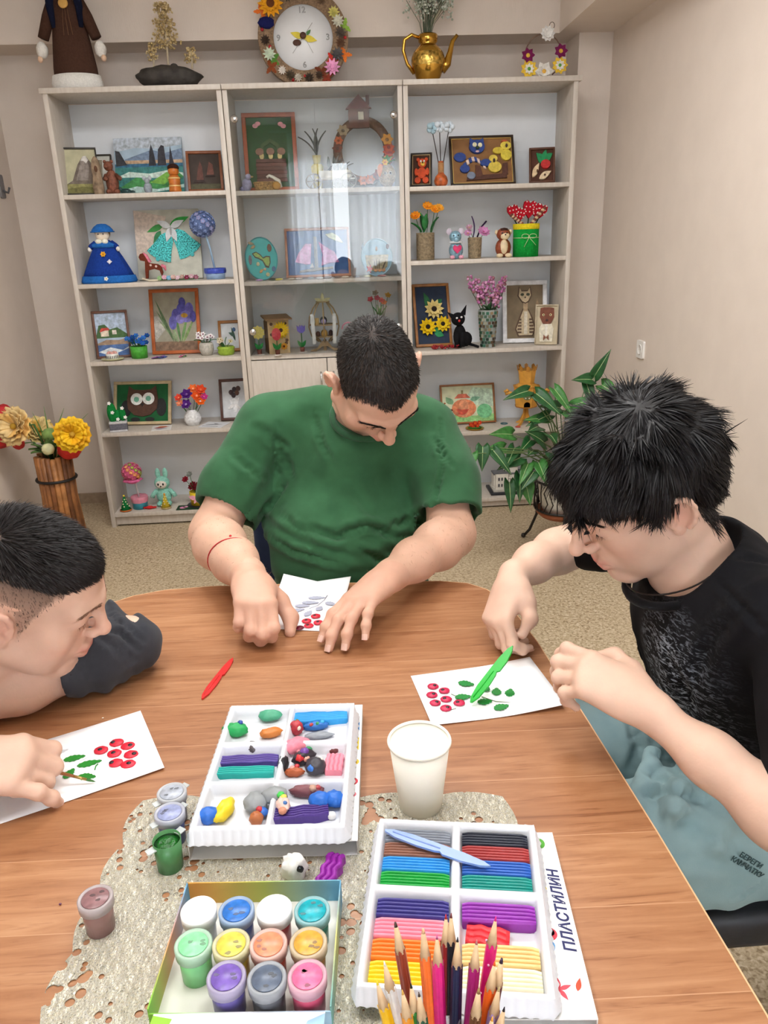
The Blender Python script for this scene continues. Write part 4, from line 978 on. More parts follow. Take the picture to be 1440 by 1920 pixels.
# ---- gold lace runner
m, nt, b = nodes_mat('gold_lace'); L = nt.links; tc = nt.nodes.new('ShaderNodeTexCoord')
def tex(kind, scale, vec=None, **kw):
 n = nt.nodes.new(kind); n.inputs['Scale'].default_value = scale; L.new(vec or tc.outputs['Object'], n.inputs['Vector'])
 for k, v in kw.items(): n.inputs[k].default_value = v
 return n
def mth(op, a, c=None):
 n = nt.nodes.new('ShaderNodeMath'); n.operation = op; L.new(a, n.inputs[0])
 if c is not None:
  if hasattr(c, 'is_linked'): L.new(c, n.inputs[1])
  else: n.inputs[1].default_value = c
 return n.outputs[0]
vo = nt.nodes.new('ShaderNodeTexVoronoi'); vo.feature = 'F1'; vo.inputs['Scale'].default_value = 78; L.new(tc.outputs['Object'], vo.inputs['Vector'])
big = tex('ShaderNodeTexNoise', 17, Detail=2.0)
thr = mth('MULTIPLY', mth('SUBTRACT', big.outputs['Fac'], .36), 1.75)
hole = mth('LESS_THAN', vo.outputs['Distance'], thr)
v2 = nt.nodes.new('ShaderNodeTexVoronoi'); v2.feature = 'DISTANCE_TO_EDGE'; v2.inputs['Scale'].default_value = 330; L.new(tc.outputs['Object'], v2.inputs['Vector'])
fine = mth('GREATER_THAN', v2.outputs['Distance'], .27)
alpha = mth('SUBTRACT', mth('SUBTRACT', hole, 1.0), 0.0); alpha = mth('MULTIPLY', alpha, -1.0)
alpha = mth('MULTIPLY', alpha, mth('SUBTRACT', mth('MULTIPLY', fine, -.32), -1.0))
L.new(alpha, b.inputs['Alpha'])
wv = nt.nodes.new('ShaderNodeTexWave'); wv.inputs['Scale'].default_value = 210; wv.inputs['Distortion'].default_value = 20; wv.inputs['Detail'].default_value = 2; wv.inputs['Detail Scale'].default_value = .6; L.new(tc.outputs['Object'], wv.inputs['Vector'])
r1 = ramp(nt, [(.10, (204, 182, 132)), (.35, (240, 231, 204)), (.75, (255, 252, 240))]); L.new(tex('ShaderNodeTexNoise', 420, Detail=2.0).outputs['Fac'], r1.inputs[0]); L.new(r1.outputs[0], b.inputs['Base Color'])
b.inputs['Metallic'].default_value = .0; b.inputs['Roughness'].default_value = .40
bp = nt.nodes.new('ShaderNodeBump'); bp.inputs['Strength'].default_value = .9; bp.inputs['Distance'].default_value = .002; L.new(wv.outputs['Fac'], bp.inputs['Height']); L.new(bp.outputs[0], b.inputs['Normal'])
LACE = m
Lp = [P(u, v, z=ZT) for u, v in ((268, 1502), (942, 1494))]; LB = [Vector((-.345, .24, ZT)), Vector((.20, .19, ZT))]
edge = []
def scal(a, c, n, amp):
 out = []; d = (c - a); nrm = Vector((-d.y, d.x, 0)).normalized()
 for i in range(n * 6): t = i / (n * 6); out.append(a + d * t + nrm * amp * abs(math.sin(math.pi * t * n)))
 return out
for q in scal(Lp[0], Lp[1], 5, .010) + scal(Lp[1], LB[1], 7, .008) + scal(LB[1], LB[0], 5, .008) + scal(LB[0], Lp[0], 8, .010): edge.append((q.x, q.y))
MB(LACE).prism(edge, .0008, z=ZT).build('lace_runner', label='gold and white lace runner spread under the trays and paint box', cat='table runner')
ZL = ZT + .0012
# ---- vacuum formed plasticine trays
TRAYM = mat((224, 226, 232), .32, noise=.015, nscale=15)
def tray(label, M, w, l, h, cells, group=None):
 """w x l tray, rim at z=h; cells (x0,x1,y0,y1) hollows"""
 t = thing('plasticine_tray', label, 'tray', M)
 def prof(x, y):
  z = h
  for (x0, x1, y0, y1) in cells:
   d = min(x - x0, x1 - x, y - y0, y1 - y)
   if d > 0: z = min(z, h - (h - .0015) * min(1, (d / .0035)) ** .8)
  return z
 nx, ny = int(w / .0022), int(l / .0022)
 mb = MB(TRAYM).grid(lambda a, c: ((a - .5) * w, (c - .5) * l, prof((a - .5) * w, (c - .5) * l)), nx, ny)
 mb.build('compartments', t)
 sk = MB(TRAYM); N = 240; ring = []
 per = 2 * (w + l)
 for i in range(N):
  q = i / N * per
  if q < w: p = (q - w / 2, -l / 2, 0, -1)
  elif q < w + l: p = (w / 2, q - w - l / 2, 1, 0)
  elif q < 2 * w + l: p = (w / 2 - (q - w - l), l / 2, 0, 1)
  else: p = (-w / 2, l / 2 - (q - 2 * w - l), -1, 0)
  ring.append(p)
 vs = []; fs = []
 for i, p in enumerate(ring):
  o = .0016 * (i % 3 == 0)
  for (dz, oo) in ((h, 0), (h - .0015, .001 + o), (.006, .0035 + o), (.0035, .0065 + o), (.002, .0065 + o)): vs.append((p[0] + p[2] * oo, p[1] + p[3] * oo, dz))
 for i in range(N):
  for k in range(4): a = i * 5 + k; c = ((i + 1) % N) * 5 + k; fs.append((a, c, c + 1, a + 1))
 sk.add(vs, fs, None, None, True).build('scalloped_skirt', t)
 return t
def carton(name, label, M, w, l, h, open_near=True, prints=()):
 t = thing(name, label, 'box', M); pm = paper((246, 246, 246)); gi = paper((196, 190, 182)); th = .0012
 MB(pm).box((0, 0, h - th / 2), (w, l, th)).build('top_panel', t)
 MB(pm).box((0, 0, th / 2), (w, l, th)).build('bottom_panel', t)
 for sx in (-1, 1): MB(gi if open_near else pm).box((sx * (w / 2 - th / 2), 0, h / 2), (th, l, h - 2 * th)).build('side_panel', t)
 MB(gi).box((0, l / 2 - th / 2, h / 2), (w - 2 * th, th, h - 2 * th)).build('end_flap', t)
 for (pts, c) in prints: MB(paper(c)).prism(pts, .0002, z=h).build('printed_mark', t)
 return t
def text_mesh(s, size, m, parent, M, name='lettering', ext=.0001, shear=0.0):
 cu = bpy.data.curves.new(name, 'FONT'); cu.body = s; cu.size = size; cu.extrude = ext; cu.shear = shear; cu.offset = size * .03; cu.align_x = 'CENTER'; cu.align_y = 'CENTER'; cu.resolution_u = 3
 o = bpy.data.objects.new(name, cu); COL.objects.link(o); bpy.context.view_layer.update()
 me = bpy.data.meshes.new_from_object(o.evaluated_get(bpy.context.evaluated_depsgraph_get())); bpy.data.objects.remove(o, do_unlink=True)
 me.materials.clear(); me.materials.append(m); return mkobj(name, me, parent, M)
pants_text()
# mixed tray on its carton sleeve
B1 = T(-.1015, .878, ZL) @ RZ(-3.2)
carton('cardboard_sleeve', 'white cardboard sleeve open at one end under the tray of mixed plasticine lumps', B1, .203, .282, .022, True,
  [([(.088, .098), (.0985, .075), (.0985, .095), (.092, .112)], (104, 160, 216)), ([(.087, .045), (.0985, .03), (.0985, .06)], (240, 208, 70)), (circ(.006, 16, (.094, .005)), (226, 190, 70)), (circ(.007, 16, (.0925, -.035)), (196, 70, 80)), (circ(.0045, 14, (.0935, -.060)), (214, 120, 130)), (rrect(.085, .008, .001, 2, (.01, -.1355)), (92, 82, 168))])
Z1 = .0232
M1 = T(-.1055, .8655, ZL + Z1) @ RZ(-4)
tw, tl_ = .184, .256
c1 = [(-tw / 2 + .006, -.003, tl_ / 2 - .088, tl_ / 2 - .007), (.003, tw / 2 - .006, tl_ / 2 - .088, tl_ / 2 - .007), (-tw / 2 + .006, -.003, tl_ / 2 - .168, tl_ / 2 - .094), (.003, tw / 2 - .006, tl_ / 2 - .168, tl_ / 2 - .094), (-tw / 2 + .006, -.003, -tl_ / 2 + .007, tl_ / 2 - .174), (.003, tw / 2 - .006, -tl_ / 2 + .007, tl_ / 2 - .174)]
tray('white six-compartment plastic tray with loose used plasticine lumps', M1, tw, tl_, .020, c1)
def ridged(w, d, h, n=5, seg=10, wob=0.0, seed=0):
 """plasticine stick: ridged top, rounded ends; x long, y across"""
 prof = []
 N = n * 6
 for i in range(N + 1):
  t = i / N; prof.append(((t - .5) * d, h * (.80 + .20 * abs(math.sin(math.pi * t * n)) ** .7)))
 vs = []; fs = []; r = random.Random(seed)
 for k in range(seg + 1):
  x = (k / seg - .5) * w; e = 1 - .10 * (abs(k / seg - .5) * 2) ** 12
  oy = wob * math.sin(k * 1.3 + seed); oz = 1 + wob * 12 * math.sin(k * .9 + seed * 2)
  vs.append((x, -d / 2 * e + oy, 0))
  for (y, z) in prof: vs.append((x, y * e + oy, z * e * oz))
  vs.append((x, d / 2 * e + oy, 0))
 m_ = N + 3
 for k in range(seg):
  for j in range(m_ - 1): a = k * m_ + j; fs.append((a, a + m_, a + m_ + 1, a + 1))
  fs.append((k * m_, k * m_ + m_ - 1, (k + 1) * m_ + m_ - 1, (k + 1) * m_))
 fs.append(tuple(range(m_))); fs.append(tuple(seg * m_ + j for j in range(m_ - 1, -1, -1)))
 return vs, fs
def stick(label, c, M, w, d, h, n=5, wob=0, seed=0, group=None):
 v, f = ridged(w, d, h, n, 12, wob, seed); MB(mat(c, .38, noise=.06, nscale=50, bump=.12, bscale=120)).add(v, f, None, None, False).build('plasticine_stick', None, M, label, 'plasticine', group)
def lump(label, c, u, v, z, r, rot=0, lum=.10, seed=0, extra=()):
 """clay lump standing on height z, seen at pixel (u,v); extra = smaller balls pressed on (dx,dy,dz,r,colour)"""
 q = P(u, v, z=z + r[2] * .6); mb = MB(clay(c)); mb.ball((0, 0, r[2] * .92), r, n=20, k=14, lump=lum, seed=seed)
 if not extra: return mb.build('plasticine_lump', None, T(q.x, q.y, z) @ RZ(rot), label, 'plasticine')
 t = thing('plasticine_lump', label, 'plasticine', T(q.x, q.y, z) @ RZ(rot)); mb.build('main_lump', t)
 for i, (dx, dy, dz, rr, cc) in enumerate(extra):
  rr = rr if hasattr(rr, '__len__') else (rr, rr, rr * .8)
  MB(clay(cc)).ball((dx, dy, dz), rr, n=12, k=8, lump=.12, seed=seed + i).build('pressed_bit', t)
 return t
ZB = ZL + Z1 + .0017
mm = .001
lump('flat teal green plasticine lump in the tray corner compartment', (72, 160, 124), 508, 1342, ZB, (.018, .0135, .008), 10, .06, 1)
lump('bright green plasticine lump against the tray divider', (30, 160, 84), 441, 1372, ZB, (.019, .0105, .010), 0, .08, 2, [(.008, .004, .018, .004, (40, 70, 150))])
lump('small orange brown plasticine roll in the tray', (208, 124, 54), 508, 1376, ZB, (.016, .008, .007), 12, .12, 3)
stick('sky blue ridged plasticine stick, dented, in the mixed tray', (48, 160, 226), T(*P(601, 1352, z=ZB)) @ RZ(2), .080, .024, .011, 6, .0006, 1)
lump('red plasticine ball marbled with white and green', (176, 46, 56), 555, 1368, ZB, (.0105, .010, .0105), 0, .10, 4, [(.004, -.006, .013, .004, (228, 214, 196)), (-.006, -.002, .014, .0045, (120, 40, 48)), (.002, .004, .017, .004, (90, 140, 96))])
lump('blue plasticine scrap pressed with small coloured bits', (44, 112, 190), 592, 1363, ZB, (.018, .007, .006), 2, .14, 5, [(-.006, -.003, .010, .003, (186, 60, 60)), (.003, -.002, .0105, .003, (52, 150, 90)), (.010, .002, .010, .0035, (60, 170, 214))])
lump('grey plasticine slab lying beside the blue scrap', (146, 152, 160), 598, 1380, ZB, (.021, .007, .004), 0, .10, 6)
lump('dark grey marbled plasticine ball above the violet stick', (92, 84, 84), 475, 1405, ZB, (.0095, .0085, .009), 0, .10, 7, [(.003, -.003, .013, .003, (206, 196, 186)), (-.004, -.001, .012, .0035, (60, 50, 52))])
stick('violet ridged plasticine stick with a torn end', (82, 62, 142), T(*P(465, 1432, z=ZB)) @ RZ(-2), .084, .017, .010, 4, .0008, 2)
stick('teal ridged plasticine stick lying against the violet one', (16, 166, 156), T(*P(457, 1453, z=ZB)) @ RZ(-3), .082, .0155, .0095, 4, .0004, 3)
lump('rounded pink plasticine lump in the tray', (238, 138, 156), 557, 1402, ZB, (.019, .0125, .011), 14, .07, 8)
lump('many coloured plasticine lump with black, red, green and purple', (52, 44, 52), 570, 1422, ZB, (.017, .011, .009), 30, .10, 9, [(-.008, -.004, .012, .006, (206, 46, 52)), (.002, .001, .015, .006, (112, 66, 150)), (.010, .004, .013, .005, (42, 140, 84)), (.000, -.008, .010, .005, (226, 168, 148)), (-.004, .006, .014, .004, (190, 110, 120))])
lump('black plasticine scrap standing by the divider', (34, 34, 40), 531, 1438, ZB, (.007, .014, .010), -8, .14, 10)
lump('brown and pink plasticine scraps stuck together', (176, 88, 50), 552, 1450, ZB, (.013, .006, .006), 4, .14, 11, [(-.002, .004, .009, .004, (226, 160, 150)), (.004, .006, .010, .0035, (190, 52, 60))])
lump('plasticine ball marbled blue, white and black', (60, 56, 64), 592, 1440, ZB, (.014, .0135, .011), 0, .08, 12, [(-.004, -.006, .013, .007, (48, 112, 196)), (.005, .004, .015, .006, (232, 226, 220)), (-.008, .000, .011, .005, (228, 200, 186)), (.008, -.004, .010, .004, (150, 50, 60))])
stick('pink ridged plasticine block squashed at the tray edge', (240, 140, 158), T(*P(627, 1438, z=ZB)) @ RZ(84), .036, .024, .010, 4, .0007, 4)
lump('small maroon plasticine roll above the pink block', (112, 60, 60), 628, 1409, ZB, (.0085, .0045, .005), 6, .10, 13)
lump('cobalt blue plasticine cube in the front compartment', (40, 104, 196), 391, 1533, ZB, (.0145, .011, .010), 0, .06, 14)
lump('yellow plasticine roll leaning on the blue cube', (232, 204, 40), 421, 1522, ZB, (.0105, .021, .009), -18, .10, 15)
lump('double grey plasticine lump hanging over the divider', (142, 146, 148), 480, 1508, ZB, (.0155, .017, .0105), 0, .07, 16, [(.024, .005, .014, (.017, .012, .010), (148, 152, 154)), (.006, -.014, .006, .006, (92, 92, 96))])
lump('little plasticine balls of brown, blue and red', (176, 104, 62), 481, 1538, ZB, (.0085, .0085, .0085), 0, .08, 17, [(.007, .010, .008, .0065, (48, 104, 190)), (.003, .010, .013, .004, (190, 50, 60))])
lump('plasticine scrap of pink, green and yellow on the divider', (228, 190, 178), 531, 1510, ZB + .012, (.0085, .012, .006), 10, .12, 18, [(-.001, .014, .008, .005, (70, 190, 80)), (.002, .008, .009, .004, (232, 214, 90)), (.002, -.004, .010, .003, (60, 110, 170)), (-.002, -.012, .006, .005, (208, 140, 110))])
lump('mottled maroon plasticine roll at the tray side', (122, 70, 76), 576, 1486, ZB, (.022, .008, .008), -4, .10, 19, [(.008, -.002, .013, .005, (188, 150, 130)), (.014, .000, .012, .004, (176, 64, 70))])
lump('cobalt blue peanut-shaped plasticine lump', (38, 106, 200), 600, 1505, ZB, (.0145, .0115, .011), 0, .05, 20, [(.018, .000, .011, (.013, .0115, .010), (38, 106, 200))])
stick('deep violet plasticine log with long grooves', (74, 48, 130), T(*P(562, 1535, z=ZB)) @ RZ(3), .072, .020, .013, 5, .0012, 5)
lump('tiny white plasticine ball in the tray corner', (236, 234, 232), 622, 1531, ZB, (.0055, .005, .005), 0, .05, 21)
# tray of new sticks on its printed carton
B2 = T(.1195, .6235, ZL) @ RZ(-5)
NAVY = mat((34, 38, 92), .5, noise=.02)
cb = carton('plasticine_carton', 'white printed plasticine carton under the tray of new coloured sticks', B2, .196, .236, .0125, False, [
 (circ(.0060, 20, (.080, .100), .0080), (86, 160, 60)), ([(.062, .092), (.068, .074), (.075, .070), (.070, .090)], (110, 168, 222)), ([(.062, .062), (.065, .030), (.077, .032), (.069, .058)], (248, 226, 96)),
 (circ(.0085, 20, (.0690, -.026), .008), (214, 70, 84)), (circ(.0045, 16, (.0705, -.024), .0045), (250, 250, 250)), (circ(.007, 16, (.0660, -.040)), (120, 176, 230)), (circ(.0040, 12, (.064, -.073)), (220, 60, 80))] +
 [(leaf2(.013, .0026, 6, 0, (.068, -.088), a), (222, 84, 96)) for a in (20, 90, 160, 230, 300)] + [(leaf2(.015, .003, 6, 0, (.0850, -.090), 70), (196, 84, 60))])
MB(paper((20, 60, 30))).prism(circ(.0016, 10, (.080, .100)), .0003, z=.0127).build('printed_mark', cb)
text_mesh('ПЛАСТИЛИН', .0165, NAVY, cb, T(.0880, .006, .0127) @ RZ(90), shear=.2)
Z2 = .0135
M2 = T(.094, .6285, ZL + Z2) @ RZ(-9)
w2, l2 = .184, .2215
c2 = [(-w2 / 2 + .006, -.004, l2 / 2 - .099, l2 / 2 - .006), (.004, w2 / 2 - .006, l2 / 2 - .099, l2 / 2 - .006), (-w2 / 2 + .006, -.004, -l2 / 2 + .006, l2 / 2 - .108), (.004, w2 / 2 - .006, -l2 / 2 + .006, l2 / 2 - .108)]
tray('white four-compartment plastic tray of neatly laid plasticine sticks', M2, w2, l2, .020, c2)
rows = [(0, ['grey', (140, 146, 158), 'brown', (146, 98, 80), 'sky blue', (40, 150, 224), 'green', (12, 164, 62)]), (1, ['black', (36, 40, 56), 'brick red', (166, 54, 54), 'royal blue', (40, 98, 188), 'teal', (10, 150, 140)]),
  (2, ['indigo', (62, 56, 136), 'pink', (250, 150, 172), 'orange', (250, 134, 46), 'yellow', (244, 212, 36)]), (3, ['purple', (150, 52, 172), 'red', (222, 52, 62), 'tan', (236, 204, 138), 'cream', (246, 238, 206)])]
for ci, cols in rows:
 x0, x1, y0, y1 = c2[ci]
 for k in range(4):
  nm, cc = cols[2 * k], cols[2 * k + 1]; sw = x1 - x0 - .006; sd = (y1 - y0 - .006) / 4
  y = y1 - .003 - sd * (k + .5)
  if nm == 'red':
   stick('short used red plasticine piece between the purple and tan sticks', cc, M2 @ T((x0 + x1) / 2 - .012, y, .0016) @ RZ(-6), sw * .58, sd * .9, .011, 3, .0012, 9); continue
  stick('%s plasticine stick with straight grooves in the new set' % nm, cc, M2 @ T((x0 + x1) / 2, y, .0016), sw, sd * .96, .0145, 5)
# ---- modelling knives
def knife_outline(L, W):
 return [(0, .0), (.01 * L, -.16 * W), (.12 * L, -.42 * W), (.34 * L, -.5 * W), (.50 * L, -.42 * W), (.55 * L, -.30 * W), (.58 * L, -.5 * W), (.75 * L, -.5 * W), (.92 * L, -.30 * W), (L, -.02 * W), (.93 * L, .20 * W), (.75 * L, .36 * W), (.5 * L, .40 * W), (.25 * L, .42 * W), (.08 * L, .26 * W)]
def knife(label, c, a, e, W, z, tr=0, th=.0028):
 d = e - a; Lk = d.length; M = T(*a) @ RZ(math.degrees(math.atan2(d.y, d.x))) @ RY(-math.degrees(math.asin(max(-1, min(1, d.z / Lk)))))
 t = thing('modelling_knife', label, 'modelling knife', M); mm_ = mat(c, .28, noise=.03, trans=tr)
 MB(mm_).prism(knife_outline(Lk, W), th).build('blade', t)
 MB(mm_).tube([(.08 * Lk, 0, th * .95), (.30 * Lk, -.02 * W, th * 1.05), (.54 * Lk, -.03 * W, th * .95)], .0010).build('rib', t)
 return t
knife('red plastic modelling knife lying alone on the wood', (206, 44, 44), P(378, 1312, z=ZT), P(437, 1235, z=ZT), .015, ZT)
ka, ke = P(920, 1627, z=ZL + Z2 + .0204), P(722, 1558, z=ZL + Z2 + .0204)
knife('pale blue plastic modelling knife across the tray of new sticks', (138, 164, 226), Vector((ke.x, ke.y, ZL + Z2 + .0206)), Vector((ka.x, ka.y, ZL + Z2 + .0206)), .015, 0)
knife('translucent green plastic modelling knife held over the berry card', (20, 196, 52), P(882, 1318, z=.7485), P(962, 1212, z=.806), .019, 0, .35, .003)
# ---- paper cup
cp = P(790, 1533, z=ZT); t = thing('paper_cup', 'cream paper cup standing on the edge of the lace runner', 'cup', T(.0755, .812, ZL))
CUP = mat((244, 240, 226), .7, noise=.015, sss=.05)
MB(CUP).lathe([(.0265, .0), (.0275, 0), (.0385, .098), (.0380, .098), (.0268, .006), (0, .006)], 48).build('cup_wall', t)
MB(CUP).lathe([(.0380, .0965), (.0398, .0962), (.0408, .0985), (.0398, .1008), (.0378, .1005), (.0372, .0985)], 48, cap=False).build('rolled_rim', t)
MB(CUP).tube([(.0 - .0265, .0062, .008), (-.0372, .0086, .094)], .0005, 5).build('seam', t)
# ---- gouache pots
CLEAR = mat((226, 230, 228), .25, noise=.0, trans=.75, ior=1.3, key='potclear')
def pot(label, M, c, lid='clear', lidc=None, fill=.85, tabs=False, group='gouache pots in the box'):
 t = thing('paint_pot', label, 'paint pot', M)
 body = MB(mat(c, .35, noise=.10, nscale=70)); r0, r1, h = .0150, .0165, .040
 body.lathe([(0, .0012), (r0 - .0008, .0012), (r1 - .0008, h * fill), (0, h * fill)], 28).build('paint', t)
 MB(mat(tuple(int(x * .72 + 225 * .28) for x in c), .3, noise=.05)).lathe([(0, 0), (r0, 0), (r1, h), (r1 - .0006, h), (r0 - .0006, .001), (0, .001)], 28).build('pot_wall', t)
 if lid == 'white':
  MB(mat((250, 250, 250), .35, noise=.01)).lathe([(.0172, h - .010), (.0184, h - .010), (.0187, h + .0015), (.0178, h + .003), (0, h + .003)], 32).build('lid', t)
 elif lid == 'clear':
  l = MB(mat(tuple(min(255, int(x * .35 + 235 * .65)) for x in lidc), .3, noise=.02, trans=.35)).lathe([(.0172, h - .009), (.0184, h - .009), (.0187, h + .0018), (.0165, h + .003), (.0152, h + .0015), (0, h + .0015)], 32).build('lid', t)
  MB(mat(lidc, .3, noise=.16, nscale=120)).lathe([(.0146, h + .0016), (.0140, h + .0021), (0, h + .0021)], 28).build('paint_stained_disc', l)
  r = random.Random(hash(str(lidc)) % 1000)
  for k in range(3):
   a = r.uniform(0, 6.28); rr = r.uniform(.004, .011); MB(mat(tuple(int(x * .62) for x in lidc), .35)).prism([(rr * math.cos(a) + q[0] * r.uniform(.6, 1.3), rr * math.sin(a) + q[1] * r.uniform(.6, 1.3)) for q in circ(.0030, 9, ry=.0018)], .0003, z=h + .0020).build('bare_patch', l)
 else:
  MB(mat(c, .25, noise=.3, nscale=160, bump=.8, bscale=160)).lathe([(r1 - .0012, h * fill), (r1 * .5, h * fill + .0012), (0, h * fill + .0005)], 24).build('wet_surface', t)
 if tabs:
  for a in (35, 200): MB(mat((226, 232, 232), .4, trans=.4)).box((.0205, 0, h - .004), (.011, .010, .0016), M=RZ(a), bev=.0005).build('joining_tab', t)
 return t
BX = T(-.1185, .5975, ZL) @ RZ(-4)
box = thing('paint_box', 'open printed cardboard box holding eleven gouache pots', 'box', BX)
bw, bl, bh = .170, .148, .030
MB(paper((238, 236, 228))).box((0, 0, .0006), (bw, bl, .0012)).build('base', box)
def gradwall(name, c0, c1, c2_, dim, loc, ax):
 m_, n_, b_ = nodes_mat(name); tc_ = n_.nodes.new('ShaderNodeTexCoord'); sp_ = n_.nodes.new('ShaderNodeSeparateXYZ'); n_.links.new(tc_.outputs['Generated'], sp_.inputs[0])
 r_ = ramp(n_, [(.05, c0), (.5, c1), (.95, c2_)]); n_.links.new(sp_.outputs[ax], r_.inputs[0]); n_.links.new(r_.outputs[0], b_.inputs['Base Color']); b_.inputs['Roughness'].default_value = .6
 return MB(m_).box(loc, dim).build('wall', box)
gradwall('print_far', (226, 156, 66), (176, 190, 84), (104, 168, 196), (bw, .0014, bh), (0, bl / 2, bh / 2), 0)
gradwall('print_left', (130, 190, 60), (214, 150, 110), (92, 156, 196), (.0014, bl, bh), (-bw / 2, 0, bh / 2), 1)
gradwall('print_right', (120, 176, 170), (206, 204, 120), (96, 160, 196), (.0014, bl, bh), (bw / 2, 0, bh / 2), 1)
gradwall('print_near', (130, 190, 60), (230, 230, 236), (170, 206, 230), (bw, .0014, bh * .8), (0, -bl / 2, bh * .4), 0)
fl = MB(paper((244, 244, 248))); fl.box((0, -.055, 0), (bw * .94, .11, .0014)); flo = fl.build('lid_flap', box, T(0, -bl / 2 - .001, bh * .8) @ RX(-8))
MB(paper((150, 200, 70))).prism([(-bw * .47, -.002), (-bw * .47, -.11), (-bw * .33, -.11), (-bw * .40, -.05), (-bw * .36, -.006)], .0003, z=.0007).build('printed_mark', flo)
MB(paper((168, 208, 232))).prism([(bw * .47, -.002), (bw * .47, -.11), (bw * .28, -.11), (bw * .30, -.05), (bw * .38, -.010)], .0003, z=.0007).build('printed_mark', flo)
potspec = [(372, 1705, (240, 240, 240), 'white', None, 'white-lidded gouache pot in the corner of the paint box'), (443, 1705, (40, 84, 180), 'clear', (46, 116, 202), 'gouache pot with bright blue lid disc'), (514, 1702, (186, 40, 50), 'white', None, 'white-lidded gouache pot between the blue and turquoise pots'), (585, 1705, (14, 110, 96), 'clear', (16, 168, 182), 'gouache pot with turquoise lid disc'),
   (362, 1768, (106, 206, 116), 'clear', (142, 232, 164), 'pale green gouache pot standing by the empty slot'), (433, 1768, (226, 200, 44), 'clear', (226, 208, 84), 'gouache pot with yellow lid disc'), (503, 1768, (222, 60, 40), 'clear', (250, 146, 108), 'gouache pot with salmon orange lid disc'), (578, 1765, (170, 106, 34), 'clear', (222, 166, 66), 'gouache pot with ochre lid disc'),
   (424, 1830, (60, 44, 140), 'clear', (120, 92, 180), 'gouache pot with violet lid disc'), (500, 1832, (46, 50, 60), 'clear', (92, 104, 124), 'gouache pot with slate grey lid disc'), (576, 1828, (200, 30, 74), 'clear', (242, 112, 156), 'gouache pot with pink lid disc')]
for (u, v, c, ld, lc, lab) in potspec:
 q = P(u, v, z=ZL + .0445); pot(lab, T(q.x, q.y, ZL + .0014), c, ld, lc)
for (u, v, c, ld, lc, lab, fl_) in [(322, 1486, (60, 66, 110), 'clear', (172, 178, 190), 'grey-lidded paint pot in the joined strip', .85), (318, 1524, (52, 66, 130), 'clear', (150, 158, 196), 'blue-grey-lidded paint pot next to the open green pot', .85), (312, 1572, (14, 92, 22), 'open', None, 'open paint pot of dark green gouache', .86)]:
 q = P(u, v, z=ZL + .041); pot(lab, T(q.x, q.y, ZL) @ RZ(20), c, ld, lc, fl_, True, 'joined strip pots')
q = P(178, 1682, z=ZL + .043); pot('brown paint pot standing alone on the lace edge', T(q.x, q.y, ZL), (110, 64, 58), 'clear', (142, 104, 106))
# ---- loose lumps on the lace
lump('white plasticine lump with a black speck by the paint box', (232, 230, 226), 552, 1632, ZL, (.0145, .0135, .0165), 0, .16, 31, [(.008, -.011, .022, (.004, .002, .005), (30, 30, 36))])
q = P(620, 1632, z=ZL + .008); stick('crumpled purple plasticine piece beside the white lump', (148, 38, 160), T(q.x, q.y, ZL) @ RZ(70), .045, .021, .015, 3, .0016, 7)
# ---- pencils in a white pot
PC = Vector((.055, .405, ZL))
pcup = thing('pencil_pot', 'white plastic pot crowded with coloured pencils', 'pencil pot', T(*PC))
MB(plastic((246, 246, 246))).lathe([(0, 0), (.040, 0), (.047, .085), (.050, .090), (.0485, .0925), (.0465, .088), (.0385, .003), (0, .003)], 40).build('pot_body', pcup)
MB(plastic((140, 226, 130))).ball((-.0405, .026, .072), .0042, n=10, k=8).build('green_dot', pcup)
WOODP = mat((222, 190, 150), .7, noise=.08, nscale=90)
def pencil(label, u, v, L, c, lead, base, tipflat=False, r=.0046, hearts=False):
 b0 = Vector((PC.x + base[0], PC.y + base[1], PC.z + .0045))
 for it in range(6):
  lo, hi = b0.z + .02, 1.05
  for _ in range(40):
   z = (lo + hi) / 2; q = P(u, v, z=z)
   if (q - b0).length > L: hi = z
   else: lo = z
  f = Vector((q.x - PC.x, q.y - PC.y, 0)) * .45
  if f.length > .031: f = f * (.031 / f.length)
  b0 = Vector((PC.x + f.x, PC.y + f.y, PC.z + .0045))
 d = (q - b0); Lr = d.length; M = T(*b0) @ d.to_track_quat('Z', 'Y').to_matrix().to_4x4()
 t = thing('coloured_pencil', label, 'pencil', M, 'pencils in the white pot')
 body = MB(mat(c, .3, noise=.05, nscale=200)); n = 24; hex_ = lambda k: 1.0 + .07 * math.cos(6 * 2 * math.pi * k / n)
 vs = []; top = Lr - .024
 for k in range(n): a = 2 * math.pi * k / n; vs.append((r * hex_(k) * math.cos(a), r * hex_(k) * math.sin(a), 0))
 for k in range(n): a = 2 * math.pi * k / n; vs.append((r * hex_(k) * math.cos(a), r * hex_(k) * math.sin(a), top + .0018 * math.cos(6 * a)))
 body.add(vs, [tuple(range(n - 1, -1, -1)), tuple(range(n, 2 * n))] + [(k, (k + 1) % n, (k + 1) % n + n, k + n) for k in range(n)], None, None, False).build('painted_shaft', t)
 rt = .0016 if tipflat else .0011; MB(WOODP).lathe([(r * .99, top - .002), (rt, Lr - .004)], 18).build('sharpened_wood', t)
 MB(mat(lead, .4, noise=.03)).lathe([(rt, Lr - .004), (.0008 if tipflat else .0003, Lr), (0, Lr)], 12).build('lead', t)
 if hearts:
  hm = mat((250, 190, 224), .4)
  hs = MB(hm)
  for k in range(12):
   a = 2.3 * k; z = .06 + k * .0085; hs.ball((r * 1.02 * math.cos(a), r * 1.02 * math.sin(a), z), .0011, n=6, k=4)
  hs.build('printed_hearts', t)
